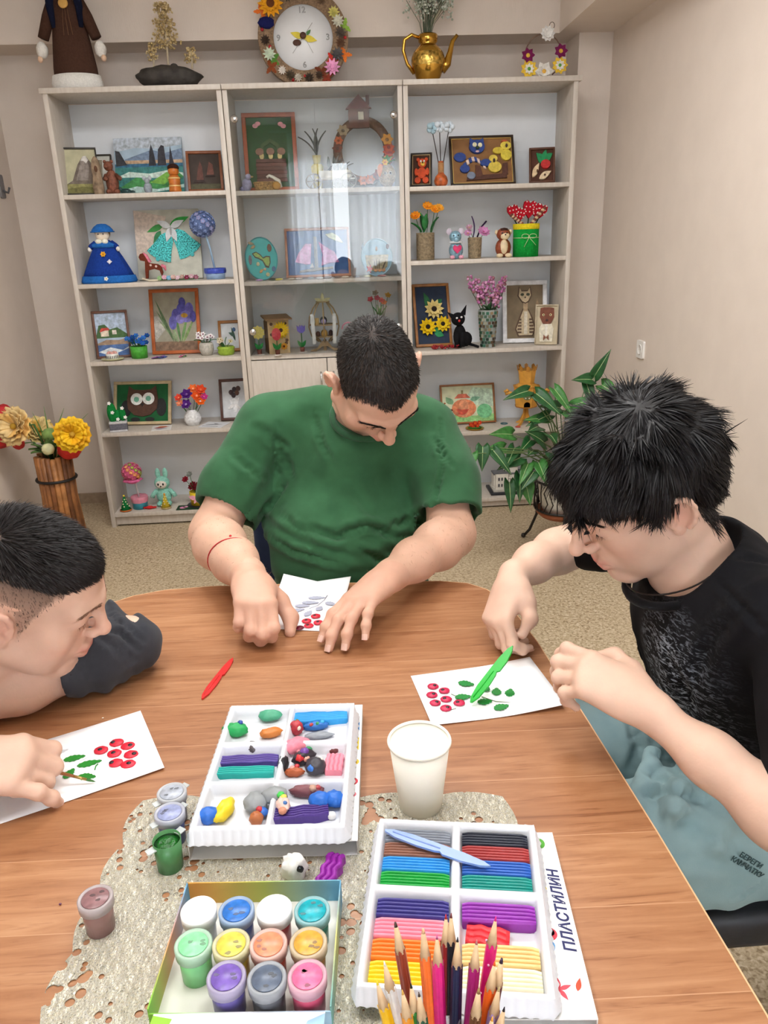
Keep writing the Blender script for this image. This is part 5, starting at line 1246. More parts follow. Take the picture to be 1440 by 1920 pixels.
PEN = [('russet brown', 741, 1729, .172, (150, 62, 40), (70, 50, 44), (-.006, .016), True), ('bright orange blunt', 793, 1741, .168, (250, 118, 44), (224, 180, 140), (-.002, .012), True), ('raspberry pink', 819, 1752, .166, (226, 30, 130), (214, 110, 170), (.004, .02), False), ('dark red', 836, 1714, .174, (146, 26, 26), (190, 40, 50), (-.014, .010), False),
  ('black', 846, 1712, .176, (24, 26, 40), (110, 40, 44), (.004, .004), False), ('navy', 858, 1757, .164, (26, 32, 70), (30, 30, 50), (.012, .018), False), ('magenta', 894, 1762, .166, (176, 22, 120), (180, 120, 120), (-.008, .004), False), ('hot pink with tiny hearts', 930, 1718, .176, (244, 40, 140), (228, 40, 140), (-.006, .020), False),
  ('vermilion orange', 928, 1802, .160, (236, 100, 30), (240, 100, 30), (.010, -.002), False), ('maroon splintered', 941, 1797, .160, (100, 44, 50), (60, 40, 70), (.018, .014), True), ('white', 720, 1802, .158, (236, 236, 234), (250, 250, 250), (.008, .012), False), ('golden yellow', 706, 1838, .150, (236, 186, 24), (244, 224, 60), (.004, -.008), False),
  ('amber', 754, 1856, .146, (236, 152, 36), (226, 180, 90), (.006, -.004), False), ('green', 770, 1844, .148, (20, 120, 40), (30, 60, 34), (.010, .002), False), ('dark green', 785, 1860, .144, (24, 84, 60), (90, 70, 60), (.016, -.008), False), ('glittery brown', 898, 1854, .146, (110, 70, 40), (150, 120, 70), (-.004, -.010), True),
  ('lilac', 936, 1850, .146, (178, 150, 206), (190, 170, 120), (.012, -.010), False), ('white with dark lead', 946, 1888, .138, (228, 224, 220), (44, 36, 52), (.020, -.004), False), ('natural wood with orange lead', 924, 1906, .134, (210, 184, 150), (246, 170, 60), (.010, -.018), False), ('grey with dark lead', 862, 1912, .134, (120, 120, 128), (40, 36, 50), (.004, -.020), False)]
for (nm, u, v, L_, c, ld, bs, fl_) in PEN: pencil('%s coloured pencil standing in the white pot' % nm, u, v, L_, c, ld, bs, fl_, hearts='hearts' in nm)
# ---- cards with plasticine berries
PAPER = paper((250, 250, 252)); BERRY = (206, 34, 70)
def card(label, corners, curl, z0):
 """corners: far-left, far-right, near-right, near-left on the table"""
 A = [Vector((c.x, c.y, 0)) for c in corners]; ctr = sum(A, Vector()) / 4; t = thing('berry_card', label, 'card', T(ctr.x, ctr.y, z0))
 def f(a, c_):
  p = (A[3] * (1 - a) + A[2] * a) * (1 - c_) + (A[0] * (1 - a) + A[1] * a) * c_ - ctr
  return (p.x, p.y, .0008 + curl(a, c_))
 MB(PAPER).sheet(f, 16, 12, .0006).build('paper', t); return t, ctr
def on_card(ctr, z0, u, v): q = P(u, v, z=z0 + .001); return q.x - ctr.x, q.y - ctr.y
def berry(t, ctr, z0, u, v, r=.0072, c=BERRY, dz=.001, spot=True, sx=.2):
 x, y = on_card(ctr, z0, u, v); o = MB(clay(c)).ball((x, y, dz + .0012), (r * 1.1, r, .0026), n=16, k=8, lump=.04, seed=u).build('berry', t)
 if spot: MB(clay((34, 26, 32))).ball((x - r * sx, y - r * .1, dz + .0034), (r * .38, r * .36, .0011), n=10, k=6).build('seed_spot', o)
def cleaf(t, ctr, z0, u, v, ang, L=.022, W=.006, c=(20, 130, 50), dz=.0010, name='leaf', th=.0014):
 x, y = on_card(ctr, z0, u, v); a = math.radians(ang)
 MB(clay(c) if name == 'leaf' else paper(c)).prism(leaf2(L, W, 10, .22, (x - math.cos(a) * L / 2, y - math.sin(a) * L / 2), ang), th, z=dz).build(name, t)
def cstem(t, ctr, z0, pts, c=(96, 110, 70), r=.0007):
 MB(clay(c)).tube([(*on_card(ctr, z0, u, v), .0016) for u, v in pts], r, 6).build('stem', t)
# right-hand card
cs = [P(u, v, z=ZT) for u, v in ((770, 1268), (993, 1238), (1060, 1330), (810, 1362))]
t, ctr = card('white card with crimson berries and dark green leaves under the green knife', cs, lambda a, c: .007 * max(0, a - .55) ** 1.5 * 3 + .004 * (1 - c) * abs(a - .4), ZT)
for i, (u, v) in enumerate(((812, 1289), (833, 1297), (810, 1305), (836.5, 1313), (816, 1320), (861, 1320), (836, 1330))): berry(t, ctr, ZT, u, v, .0084, (196, 34, 76), .0022, True, .3 if i % 2 else -.3)
for (u, v, a, L_) in ((874, 1284, -20, .027), (868, 1309, 2, .026), (910, 1293, 60, .018), (931, 1299, 78, .020), (956, 1301, 70, .022), (909, 1318, 3, .024), (940, 1328, 16, .026)): cleaf(t, ctr, ZT, u, v, a, L_, .0075, dz=.0028)
cstem(t, ctr, ZT, [(903, 1307), (930, 1316), (955, 1318), (980, 1318)])
cstem(t, ctr, ZT, [(846, 1302), (862, 1309)]); cstem(t, ctr, ZT, [(845, 1332), (855, 1329)])
# left-hand card
cs = [P(u, v, z=ZT) for u, v in ((264, 1336), (309, 1443))]; d = (cs[0] - cs[1]); dn = Vector((-d.y, d.x, 0)).normalized()
cs = [cs[0] + dn * .215, cs[0], cs[1], cs[1] + dn * .215]
t, ctr = card('white card with red black-eyed berries and half-painted leaves under the brush', cs, lambda a, c: .003 * (a ** 2), ZT)
for (u, v, q) in ((190, 1409, .1), (219, 1395, .5), (240, 1401, -.4), (215, 1415, .1), (246, 1417, -.5), (218, 1433, .6), (241, 1435, -.1)): berry(t, ctr, ZT, u, v, .0096, (210, 36, 58), .0022, True, q)
for (u, v, a, L_) in ((140, 1423, 14, .030), (168, 1433, 16, .034), (163, 1458, -6, .026), (130, 1452, 70, .022)): cleaf(t, ctr, ZT, u, v, a, L_, .0065, (40, 138, 48), .0020)
cleaf(t, ctr, ZT, 113, 1411, 30, .024, .0045, (206, 208, 214), .0016, 'pencilled_leaf', .0002)
cstem(t, ctr, ZT, [(150, 1428), (172, 1418), (182, 1413)], (170, 172, 180), .0004); cstem(t, ctr, ZT, [(178, 1448), (192, 1432), (200, 1425)], (170, 172, 180), .0004)
MB(clay((44, 140, 52))).tube([(*on_card(ctr, ZT, u, v), .0026) for u, v in ((178, 1445), (180, 1438), (184, 1434))], .0009).build('stem', t)
# card under the hands in front
cs = [P(520, 1085, z=ZT), P(666, 1091, z=ZT), P(640, 1190, z=ZT), P(548, 1190, z=ZT)]
ww = (cs[1] - cs[0]).normalized(); nn_ = Vector((ww.y, -ww.x, 0)); a0 = cs[0] + (cs[1] - cs[0]) * .5 + Vector((.004, -.02, 0)); cs = [a0 - ww * .074, a0 + ww * .074, a0 + ww * .074 + nn_ * .205, a0 - ww * .074 + nn_ * .205]
t, ctr = card('white card with outlined grey leaves and few red berries between two hands', cs, lambda a, c: .018 * max(0, c - .55) ** 2 * 4 * (.4 + 2 * abs(a - .5)), ZT)
for (u, v, q) in ((592, 1157, .2), (575, 1166, .1), (597, 1169, .1), (579, 1175, .2)): berry(t, ctr, ZT, u, v, .0088, (216, 40, 64), .0022, True, q)
berry(t, ctr, ZT, 562, 1179, .0078, (120, 26, 52), .0022, False)
for (u, v, a, L_) in ((594, 1122, -6, .036), (582, 1131, -8, .036), (567, 1137, -8, .032), (558, 1145, 12, .030), (578, 1151, 62, .026), (599, 1142, 66, .020), (620, 1133, -34, .026)): cleaf(t, ctr, ZT, u, v, a, L_, .0072, (176, 180, 198), .0026, 'pencilled_leaf', .0002)
MB(paper((130, 134, 156))).tube([(*on_card(ctr, ZT, u, v), .0034) for u, v in ((614, 1118), (608, 1127), (596, 1137), (580, 1143))], .0006, 6).build('stem', t)
# paint brush in the left hand
a, e = P(180, 1466, z=.7455), P(100, 1446, z=.768); d = (e - a).normalized(); e2 = a + d * .19
M = T(*a) @ (e2 - a).to_track_quat('Z', 'Y').to_matrix().to_4x4(); t = thing('paint_brush', 'thin wooden paint brush with green bristles resting on the berry card', 'paint brush', M)
MB(mat((60, 110, 50), .6)).lathe([(0, 0), (.0013, .004), (.0020, .010), (.0017, .014)], 12).build('bristles', t)
MB(mat((176, 150, 90), .3, metal=.8)).lathe([(.0018, .013), (.0020, .030)], 12).build('ferrule', t)
MB(mat((150, 92, 50), .4)).lathe([(.0020, .030), (.0027, .06), (.0019, .14), (.0012, .19), (0, .191)], 12).build('handle', t)
# crumbs
for (u, v, c) in ((113, 1696, (110, 60, 90)), (193, 1347, (236, 226, 210))): q = P(u, v, z=ZT); MB(clay(c)).ball((q.x, q.y, ZT + .0009), (.0017, .0013, .0009), n=8, k=6).build('plasticine_crumb', label='tiny %s plasticine crumb on the bare wood' % ('purple' if c[2] < 100 else 'pale'), cat='crumb')
# ================================================================== crafts on the shelves
def KP(dy): return .00256 * (1 + dy / D0)
TOPZ = 2.1105
def SP(u, v, un, row, dy=.14, rot=0, lift=0):
 z = (TOPZ if un == 'T' else SHZ[un][row]) + .0006 + lift
 return T(P(u, v, y=D0 + dy).x, D0 + dy, z) @ RZ(rot)
def Ee(cx, cy, rx, ry, n=18): return [(cx + rx * math.cos(2 * math.pi * i / n), cy + ry * math.sin(2 * math.pi * i / n)) for i in range(n)]
def Rr(x0, y0, x1, y1): return [(x0, y0), (x1, y0), (x1, y1), (x0, y1)]
def Lf(x, y, a, L, W): return leaf2(L, W, 7, 0, (x, y), a)
def framed(label, u, v, un, row, wpx, hpx, fc, bg, layers=(), fw=.018, dy=.20, rot=0, relief=True, lean=None, name='framed_picture', metal=0, depth=.016, cat='picture', inner=None, canvas=False):
 k = KP(dy); w_, h_ = wpx * k, hpx * k
 lean = math.degrees(math.atan(min(.5, max(.02, (.268 - dy) / h_)))) if lean is None else lean
 t = thing(name, label, cat, SP(u, v, un, row, dy, rot) @ RX(90 - lean) @ T(0, h_ / 2, 0))
 if not canvas:
  fm = mat(fc, .45, noise=.14, nscale=30, metal=metal); f = MB(fm)
  for (cx_, cy_, sx, sy) in ((0, h_ / 2 - fw / 2, w_, fw), (0, -h_ / 2 + fw / 2, w_, fw), (w_ / 2 - fw / 2, 0, fw, h_ - 2 * fw), (-w_ / 2 + fw / 2, 0, fw, h_ - 2 * fw)): f.box((cx_, cy_, depth / 2), (sx, sy, depth), bev=.0015)
  f.build('frame', t)
  if inner:
   g = MB(mat(inner, .3, metal=.6, noise=.03)); iw = fw * .25; a, c_ = w_ / 2 - fw, h_ / 2 - fw
   for (cx_, cy_, sx, sy) in ((0, c_ - iw / 2, 2 * a, iw), (0, -c_ + iw / 2, 2 * a, iw), (a - iw / 2, 0, iw, 2 * c_), (-a + iw / 2, 0, iw, 2 * c_)): g.box((cx_, cy_, depth * .6), (sx, sy, depth * .5))
   g.build('gilt_slip', t)
  MB(mat(bg, .75, noise=.10, nscale=25)).box((0, 0, depth * .3), (w_ - 1.6 * fw, h_ - 1.6 * fw, .003)).build('picture', t); z0 = depth * .3 + .0016; iw_, ih_ = w_ - 2 * fw, h_ - 2 * fw
 else:
  MB(mat(bg, .8, noise=.12, nscale=18)).box((0, 0, depth / 2), (w_, h_, depth), bev=.001).build('canvas', t); z0 = depth + .0001; iw_, ih_ = w_, h_
 sc_ = lambda pts: [((x - .5) * iw_, (y - .5) * ih_) for x, y in pts]
 if relief:
  for i, (nm, pts, c, th) in enumerate(layers): MB(mat(c, .6, noise=.15, nscale=70, bump=.4, bscale=120)).prism(sc_(pts), th, z=z0 + i * .00012).build(nm, t)
 else:
  mb = MB()
  for i, (nm, pts, c, th) in enumerate(layers): mb.prism(sc_(pts), .0003 + i * .00018, mat(c, .7, noise=.25, nscale=60), z=z0)
  if layers: mb.build('painting', t)
 return t
def petals(mb, c, n, r, w_, m, tilt=25, M=I4, layers=1, th=.0012, cm=None, cr=.3):
 """flower head at local origin facing +z"""
 for l in range(layers):
  for i in range(n):
   a = 360 / n * (i + .5 * l); Mx = M @ T(*c) @ RZ(a) @ RY(-(tilt + 22 * l))
   mb.prism(leaf2(r * (1 - .22 * l), w_, 5), th, m, Mx)
 if cm: mb.ball((0, 0, r * .08), (r * cr, r * cr, r * cr * .6), cm, M @ T(*c), n=10, k=6)
def flower(t, p, r, c, cc, n=6, tilt=25, face=(0, -1, .4), layers=1, w_=None, name='flower'):
 q = Vector(face).to_track_quat('Z', 'Y').to_matrix().to_4x4(); mb = MB()
 petals(mb, (0, 0, 0), n, r, w_ or r * .46, felt(c), tilt, T(*p) @ q, layers, r * .06, felt(cc)); return mb.build(name, t)
def stem(t, a, b, r=.0016, c=(50, 110, 50), bend=.01): 
 a, b = V3(a), V3(b); m_ = (a + b) / 2 + Vector((bend, 0, 0)); MB(mat(c, .6)).tube([a, m_, b], r, 6).build('stem', t)
def leafpart(t, p, d, L, W, c, name='leaf'):
 q = Vector(d).to_track_quat('X', 'Z').to_matrix().to_4x4(); mb = MB(mat(c, .5, noise=.2, nscale=60))
 n = 6
 def f(a, e): s_ = math.sin(math.pi * min(1, a * .97 + .02) ** .85); return (a * L, (e - .5) * 2 * W * s_, .12 * L * math.sin(a * 2.6) + abs(e - .5) * W * .6)
 mb.sheet(f, n, 4, .0006, None, T(*p) @ q).build(name, t)
def pot_lathe(t, prof, c, name='pot', rough=.5, n=28, **k): return MB(mat(c, rough, noise=.12, nscale=60, **k)).lathe(prof, n).build(name, t)

# ---------------------------------------------------------------- on top of the units
k = KP(.13)
t = thing('cloth_doll', 'cloth doll in a long brown coat with white fur trim on top of the shelves', 'doll', SP(146, 158, 'T', 0, .13))
BR = felt((74, 50, 40)); FUR = mat((238, 236, 230), .95, noise=.06, nscale=160, bump=1.0, bscale=260); NV = felt((20, 26, 50))
MB(BR).lathe([(.100, .06), (.098, .10), (.085, .20), (.068, .32), (.055, .38), (.030, .41)], 28, M=SC(1, .62, 1)).build('coat', t)
MB(FUR).lathe([(.100, .0), (.113, .004), (.116, .035), (.108, .068), (.090, .072)], 28, M=SC(1, .66, 1)).build('fur_hem', t)
for s_ in (-1, 1):
 MB(BR).tube([(s_ * .045, -.005, .375), (s_ * .085, -.012, .30), (s_ * .118, -.02, .215)], [.030, .027, .024], 12).build('sleeve', t)
 MB(FUR).ball((s_ * .130, -.022, .170), (.026, .024, .034), n=14, k=10, lump=.06).build('fur_cuff', t)
 MB(mat((226, 190, 160), .7)).ball((s_ * .142, -.03, .132), (.012, .010, .014), n=10, k=8).build('hand', t)
 MB(NV).tube([(s_ * .05, -.02, .46), (s_ * .058, -.04, .40), (s_ * .064, -.035, .33), (s_ * .060, -.03, .255)], [.022, .020, .017, .010], 10).build('braid', t)
MB(FUR).lathe([(.034, .395), (.050, .40), (.050, .42), (.030, .428)], 20, M=SC(1, .8, 1)).build('fur_collar', t)
hd = MB(mat((236, 206, 178), .8)).ball((0, -.01, .475), (.052, .048, .058), n=20, k=14).build('head', t)
MB(NV).ball((0, .008, .490), (.060, .052, .060), n=18, k=12).build('hair', t)
MB(mat((190, 90, 90), .6)).ball((0, -.056, .448), (.010, .004, .0045), n=10, k=6).build('mouth', hd)
for s_ in (-1, 1): MB(mat((40, 40, 50), .4)).ball((s_ * .019, -.056, .48), (.005, .003, .005), n=8, k=6).build('eye', hd)
MB(mat((214, 168, 90), .5)).lathe([(0, 0), (.021, 0), (.021, .006), (.012, .009), (0, .008)], 20, M=T(0, -.044, .345) @ RX(78)).build('brooch', t)
for x in (-.006, .003, .012): MB(mat((110, 76, 50), .8)).tube([(x, -.042, .335), (x * 1.6, -.055, .28), (x * 2.2, -.058, .22)], .0016, 6).build('cord', t)

t = thing('bead_tree', 'gold bead wire trees growing from a dark rock on top of the shelves', 'ornament', SP(317, 152, 'T', 0, .12))
MB(mat((62, 58, 54), .75, noise=.35, nscale=25, bump=1.0, bscale=35)).ball((0, 0, .050), (.150, .075, .050), n=30, k=16, lump=.07, seed=3).build('rock', t)
MB(mat((62, 58, 54), .75, noise=.35, nscale=25, bump=1.0, bscale=35)).ball((.03, .01, .098), (.018, .016, .012), n=10, k=8, lump=.1).build('rock_knob', t)
rr = random.Random(3)
def beadtree(x, z0, h, w_, n, c1):
 MB(mat((206, 190, 160), .5)).tube([(x, 0, z0), (x + .004, 0, z0 + h * .5), (x, 0, z0 + h * .95)], [.005, .004, .002], 8).build('trunk', t)
 mb = MB()
 ma, mb_ = mat((216, 196, 150), .35, metal=.3), mat((190, 166, 116), .35, metal=.4)
 for i in range(n):
  zz = rr.random(); a = rr.uniform(0, 6.28); rad = w_ * (1 - .55 * zz) * rr.uniform(.3, 1) * (1 if (zz * 3) % 1 > .3 else .55)
  mb.ball((x + rad * math.cos(a), rad * .6 * math.sin(a), z0 + h * (.28 + .72 * zz)), rr.uniform(.0035, .006), rr.choice((ma, mb_)), n=6, k=4)
 mb.build('bead_foliage', t, kind='stuff')
beadtree(.005, .095, .255, .078, 460, 0); beadtree(-.062, .095, .095, .038, 100, 0); beadtree(.112, .085, .085, .044, 100, 0)

# clock
cu_ = P(573, 150, y=D0 + .16); t = thing('wall_clock', 'round clock with a burlap rim decorated with cones, berries and flowers', 'clock', T(cu_.x, D0 + .16, TOPZ + .0008) @ RX(84) @ T(0, .211, 0))
RO, RI = .210, .142
MB(mat((150, 124, 98), .95, noise=.25, nscale=120, bump=1, bscale=300)).lathe([(RI - .004, 0), (RO, 0), (RO, .016), (RO - .006, .020), (RI, .020), (RI - .004, .012)], 60, cap=False).build('burlap_rim', t)
MB(mat((236, 238, 240), .4, noise=.01)).lathe([(0, .004), (RI - .001, .004), (RI - .001, .010), (0, .010)], 60).build('dial', t)
NUM = mat((150, 150, 150), .5)
for s_, a in (('12', 0), ('3', 90), ('6', 180), ('9', 270)): text_mesh(s_, .036, NUM, t, T(.115 * math.sin(math.radians(a)), .115 * math.cos(math.radians(a)), .0104), 'numeral')
YL = mat((226, 206, 60), .5); DBR = mat((84, 50, 36), .6, noise=.2)
MB(YL).prism(leaf2(.062, .015, 8), .002, M=T(0, 0, .014) @ RZ(160)).build('hour_hand', t); MB(YL).prism(leaf2(.066, .016, 8), .002, M=T(0, 0, .016) @ RZ(-14)).build('minute_hand', t)
MB(mat((150, 150, 150), .4)).box((.0, -.005, .019), (.0018, .16, .001), M=RZ(-38)).box((0.006, -.035, .019), (.0016, .09, .001), M=RZ(28)).build('second_hand', t)
MB(DBR).ball((0, .006, .022), (.015, .015, .008), n=14, k=8).build('hub_acorn', t); MB(DBR).ball((-.030, -.022, .016), (.020, .014, .006), n=14, k=8).build('acorn', t); MB(mat((70, 130, 60), .5)).prism(leaf2(.030, .008), .002, M=T(.016, .010, .016) @ RZ(45)).build('leaf', t)
def rimpos(a, rd=None): rd = rd or (RO + RI) / 2; return (rd * math.sin(math.radians(a)), rd * math.cos(math.radians(a)), .024)
def cone_deco(a, r, c, rd=None, n=10, nm='pine_cone'):
 mb = MB(); p = rimpos(a, rd)
 for l in range(3): petals(mb, (0, 0, .002 + l * .004), n - 2 * l, r * (1 - .26 * l), r * .20, mat(c, .7, noise=.2), 18 + 16 * l, T(*p), 1, .0012)
 mb.ball((0, 0, .010), r * .2, mat(c, .7, noise=.2), T(*p), n=8, k=6); mb.build(nm, t)
for (a, r, c, rd) in ((57, .030, (222, 214, 120), None), (70, .032, (226, 224, 206), None), (86, .030, (96, 84, 74), None), (100, .026, (110, 76, 54), None), (117, .034, (90, 88, 90), .175), (136, .042, (240, 166, 206), .185), (158, .022, (76, 58, 44), None), (174, .026, (70, 56, 44), None), (191, .022, (216, 206, 190), None), (203, .026, (84, 70, 52), None), (217, .022, (228, 220, 210), None), (246, .034, (206, 220, 196), None), (266, .026, (66, 50, 40), None), (340, .028, (90, 84, 70), None), (355, .026, (70, 80, 56), None), (14, .024, (110, 90, 70), None), (32, .026, (120, 96, 74), None)): cone_deco(a, r, c, rd)
for (a, c, rd) in ((24, (190, 40, 44), .18), (92, (186, 36, 40), .195), (280, (170, 30, 40), .19), (256, (180, 30, 40), .16), (180, (186, 40, 40), .165), (198, (170, 30, 36), .19), (6, (190, 50, 50), .19)): MB(mat(c, .3)).ball(rimpos(a, rd), .008, n=10, k=8).build('berry', t)
for (a, r, c, cc) in ((314, .062, (240, 170, 40), (110, 66, 40)),): 
 p = rimpos(a, .195); mb = MB(); petals(mb, (0, 0, .004), 14, r, .014, felt(c), 12, T(*p), 2, .002, felt(cc), .42); mb.build('sunflower', t)
MB(felt((30, 34, 92))).ball(rimpos(290, .178), (.038, .026, .014), n=16, k=8, lump=.08).build('navy_pompom', t)
for (a, rd, c) in ((126, .165, (206, 60, 50)), (112, .205, (226, 120, 50)), (150, .20, (140, 60, 44)), (232, .20, (140, 74, 44)), (238, .172, (90, 140, 60)), (78, .20, (150, 190, 80)), (300, .215, (230, 120, 50)), (152, .165, (120, 60, 40))):
 p = rimpos(a, rd); mb = MB(felt(c))
 for q in range(4): mb.prism(leaf2(.036, .009, 6, .3), .0012, M=T(p[0], p[1], .021 + q * .0006) @ RZ(q * 80 + a))
 mb.build('autumn_leaf', t)

t = thing('teapot', 'shiny gold teapot used as a vase on top of the shelves', 'teapot', SP(803, 146, 'T', 0, .13)); GOLD = mat((206, 160, 70), .16, metal=1, noise=.12, nscale=8)
MB(GOLD).lathe([(0, 0), (.042, 0), (.046, .006), (.058, .025), (.074, .065), (.077, .10), (.066, .135), (.044, .158), (.036, .164), (.044, .172), (.046, .200), (.040, .206), (.036, .200), (.032, .165), (0, .16)], 40).build('body', t)
MB(GOLD).tube([(-.034, 0, .190), (-.075, 0, .205), (-.110, 0, .185), (-.116, 0, .140), (-.098, 0, .085), (-.066, 0, .045)], [.008, .008, .008, .008, .008, .009], 10).build('handle', t)
MB(GOLD).tube([(.062, 0, .06), (.090, 0, .085), (.104, 0, .13), (.116, 0, .175), (.138, 0, .200)], [.024, .020, .013, .010, .008], 12).build('spout', t)
EM = mat((224, 184, 96), .3, metal=1, noise=.4, nscale=60, bump=.8, bscale=90)
MB(EM).lathe([(.0755, .072), (.0790, .085), (.0792, .10), (.0770, .112), (.0700, .128)], 40, M=T(0, 0, 0), cap=False).build('floral_band', t)
t2 = thing('dried_bouquet', 'grey-green dried flower bouquet standing in the gold teapot', 'bouquet', SP(800, 146, 'T', 0, .13, lift=.165))
mb = MB(mat((92, 104, 84), .8)); rr = random.Random(5); tips = []
for i in range(46):
 a = rr.uniform(0, 6.28); s_ = rr.uniform(0, 1) ** .6; h_ = rr.uniform(.16, .30); tip = (math.cos(a) * s_ * .10 + .02 * (i % 3 == 0), math.sin(a) * s_ * .05, h_); tips.append(tip); mb.tube([(math.cos(a) * .012, math.sin(a) * .012, 0), (tip[0] * .35, tip[1] * .35, h_ * .5), tip], .0013, 5)
mb.build('stalks', t2, kind='stuff')
mb = MB(); ca, cb_ = mat((168, 178, 160), .9), mat((206, 210, 200), .9)
for tip in tips:
 for q in range(20): mb.ball((tip[0] + rr.uniform(-.018, .018), tip[1] + rr.uniform(-.012, .012), tip[2] + rr.uniform(-.07, .015)), rr.uniform(.003, .006), rr.choice((ca, cb_)), n=6, k=4)
mb.build('dry_florets', t2, kind='stuff')
mb = MB(mat((176, 168, 140), .8))
for i in range(7): mb.tube([(.01, 0, .05), (.06 + .01 * i, 0, .16 + .008 * i), (.13 + .012 * i, .01, .20 + .004 * i)], .0010, 5)
mb.build('grass_blades', t2, kind='stuff')

t = thing('flower_wreath', 'small wire wreath of purple, yellow and white foam flowers on top of the shelves', 'wreath', SP(1018, 142, 'T', 0, .12)); 
MB(mat((120, 96, 80), .6)).tube([(.088 * math.sin(a), .006, .105 + .092 * math.cos(a)) for a in np.linspace(-2.6, 2.6, 24)], .003, 6).build('wire_ring', t)
MB(mat((110, 96, 80), .5)).tube([(.035 + .012 * math.cos(a), .0, .228 + .014 * math.sin(a)) for a in np.linspace(0, 6.28, 16)], .0016, 6).build('hanging_loop', t)
MB(felt((160, 110, 80))).box((.0, .004, .008), (.16, .04, .014), bev=.003).build('base', t)
for (x, z, r, c, cc, n, l) in ((-.078, .105, .034, (122, 34, 84), (236, 196, 80), 7, 1), (.078, .120, .034, (122, 34, 84), (236, 196, 80), 7, 1), (-.072, .048, .042, (242, 202, 70), (106, 170, 70), 9, 1), (.075, .060, .040, (242, 202, 70), (106, 170, 70), 9, 1), (.000, .036, .046, (242, 238, 230), (232, 180, 80), 6, 2), (.012, .192, .036, (240, 238, 234), (240, 238, 234), 10, 2)): flower(t, (x, -.012, z), r, c, cc, n, 10, (0, -1, .1), l, r * .42)
for (x, z) in ((-.072, .048), (.075, .060)): flower(t, (x, -.017, z), .026, (246, 240, 228), (106, 170, 70), 8, 14, (0, -1, .1), 1, .009)

# ---------------------------------------------------------------- left unit, upper shelf
framed('dark thin-framed picture of a grey mountain leaning on the side panel', 156, 361, 'L', 0, 64, 82, (50, 46, 42), (186, 182, 150), [('hill', [(.0, .18), (.25, .30), (.45, .66), (.62, .84), (.72, .86), (.85, .70), (1, .50), (1, .18)], (116, 104, 94), 0), ('ridge', [(.35, .3), (.55, .72), (.62, .84), (.72, .86), (.78, .6), (.70, .3)], (146, 136, 128), 0), ('snow', [(.55, .74), (.62, .84), (.72, .86), (.78, .76), (.70, .68), (.64, .74)], (206, 202, 198), 0), ('field', Rr(0, 0, 1, .22), (142, 138, 84), 0), ('grass', [(0, 0), (1, 0), (1, .12), (.5, .16), (0, .10)], (116, 112, 62), 0)], .007, .10, 14, False, 12)
framed('narrow dark-framed picture behind the wooden totem', 194, 357, 'L', 0, 34, 74, (60, 54, 46), (206, 206, 196), [('bark', Rr(.1, .1, .5, .9), (150, 140, 120), 0)], .006, .20, 0, False)
t = thing('bark_figure', 'pale bark totem figure between the mountain picture and the bear', 'figurine', SP(186, 358, 'L', 0, .055)); MB(mat((158, 136, 112), .9, noise=.4, nscale=30, bump=1, bscale=60)).lathe([(0, 0), (.022, 0), (.024, .03), (.018, .08), (.020, .12), (.014, .15), (.004, .165)], 16, wob=.10, wn=4).build('trunk', t); MB(mat((96, 66, 48), .9)).ball((.004, -.020, .11), (.008, .005, .014), n=10, k=8).build('carved_face', t)
t = thing('bear_figurine', 'reddish-brown standing bear figurine on the upper shelf', 'figurine', SP(213, 358, 'L', 0, .10)); BM = mat((130, 78, 58), .6, noise=.3, nscale=60, bump=.8, bscale=120)
MB(BM).ball((0, 0, .055), (.030, .026, .056), n=18, k=12, lump=.04).build('body', t); h0 = MB(BM).ball((-.008, -.006, .125), (.022, .020, .022), n=16, k=10).ball((-.012, -.026, .120), (.010, .012, .009), n=10, k=8).build('head', t)
for s_ in (-1, 1): MB(BM).ball((-.008 + s_ * .016, 0, .145), .008, n=10, k=8).build('ear', h0); MB(BM).tube([(s_ * .022, -.006, .085), (s_ * .036 + .008, -.022, .068), (s_ * .03 + .016, -.034, .072)], [.011, .010, .009], 8).build('arm', t); MB(BM).ball((s_ * .018, -.008, .013), (.015, .022, .013), n=12, k=8).build('foot', t)
framed('unframed canvas of sea stacks above green and white waves', 284, 357, 'L', 0, 122, 98, (200, 200, 200), (168, 190, 206), [('cloud', [(0, .75), (.3, .82), (.6, .80), (1, .86), (1, 1), (0, 1)], (186, 196, 206), 0), ('mountain', [(.15, .62), (.35, .70), (.55, .78), (.75, .72), (1, .80), (1, .55), (.15, .55)], (120, 140, 166), 0), ('shore', Rr(.15, .52, 1, .60), (190, 160, 130), 0), ('strait', Rr(0, .47, 1, .54), (56, 108, 140), 0), ('sea', Rr(0, 0, 1, .48), (64, 130, 126), 0), ('foam', [(0, .30), (.2, .40), (.5, .36), (.8, .42), (1, .36), (1, .30), (.6, .28), (.3, .30)], (206, 226, 216), 0), ('green', [(.05, .12), (.3, .30), (.6, .22), (.9, .40), (1, .30), (.8, .10), (.4, .08)], (74, 150, 84), 0), ('lime', [(.5, .20), (.75, .38), (.95, .36), (.7, .16)], (130, 190, 80), 0), ('foam2', [(.0, .05), (.3, .14), (.6, .08), (1, .16), (1, .10), (.5, .02)], (190, 220, 214), 0),
  ('stack', [(.02, .50), (.02, .78), (.08, .76), (.18, .52)], (58, 60, 66), 0), ('stack', [(.50, .50), (.52, .74), (.55, .88), (.58, .76), (.61, .50)], (54, 56, 64), 0), ('stack', [(.63, .50), (.65, .78), (.70, .86), (.74, .84), (.76, .50)], (60, 60, 68), 0), ('stack', [(.80, .52), (.83, .84), (.86, .60), (.88, .50)], (56, 56, 66), 0)], 0, .21, 0, False, canvas=True, name='canvas_painting')
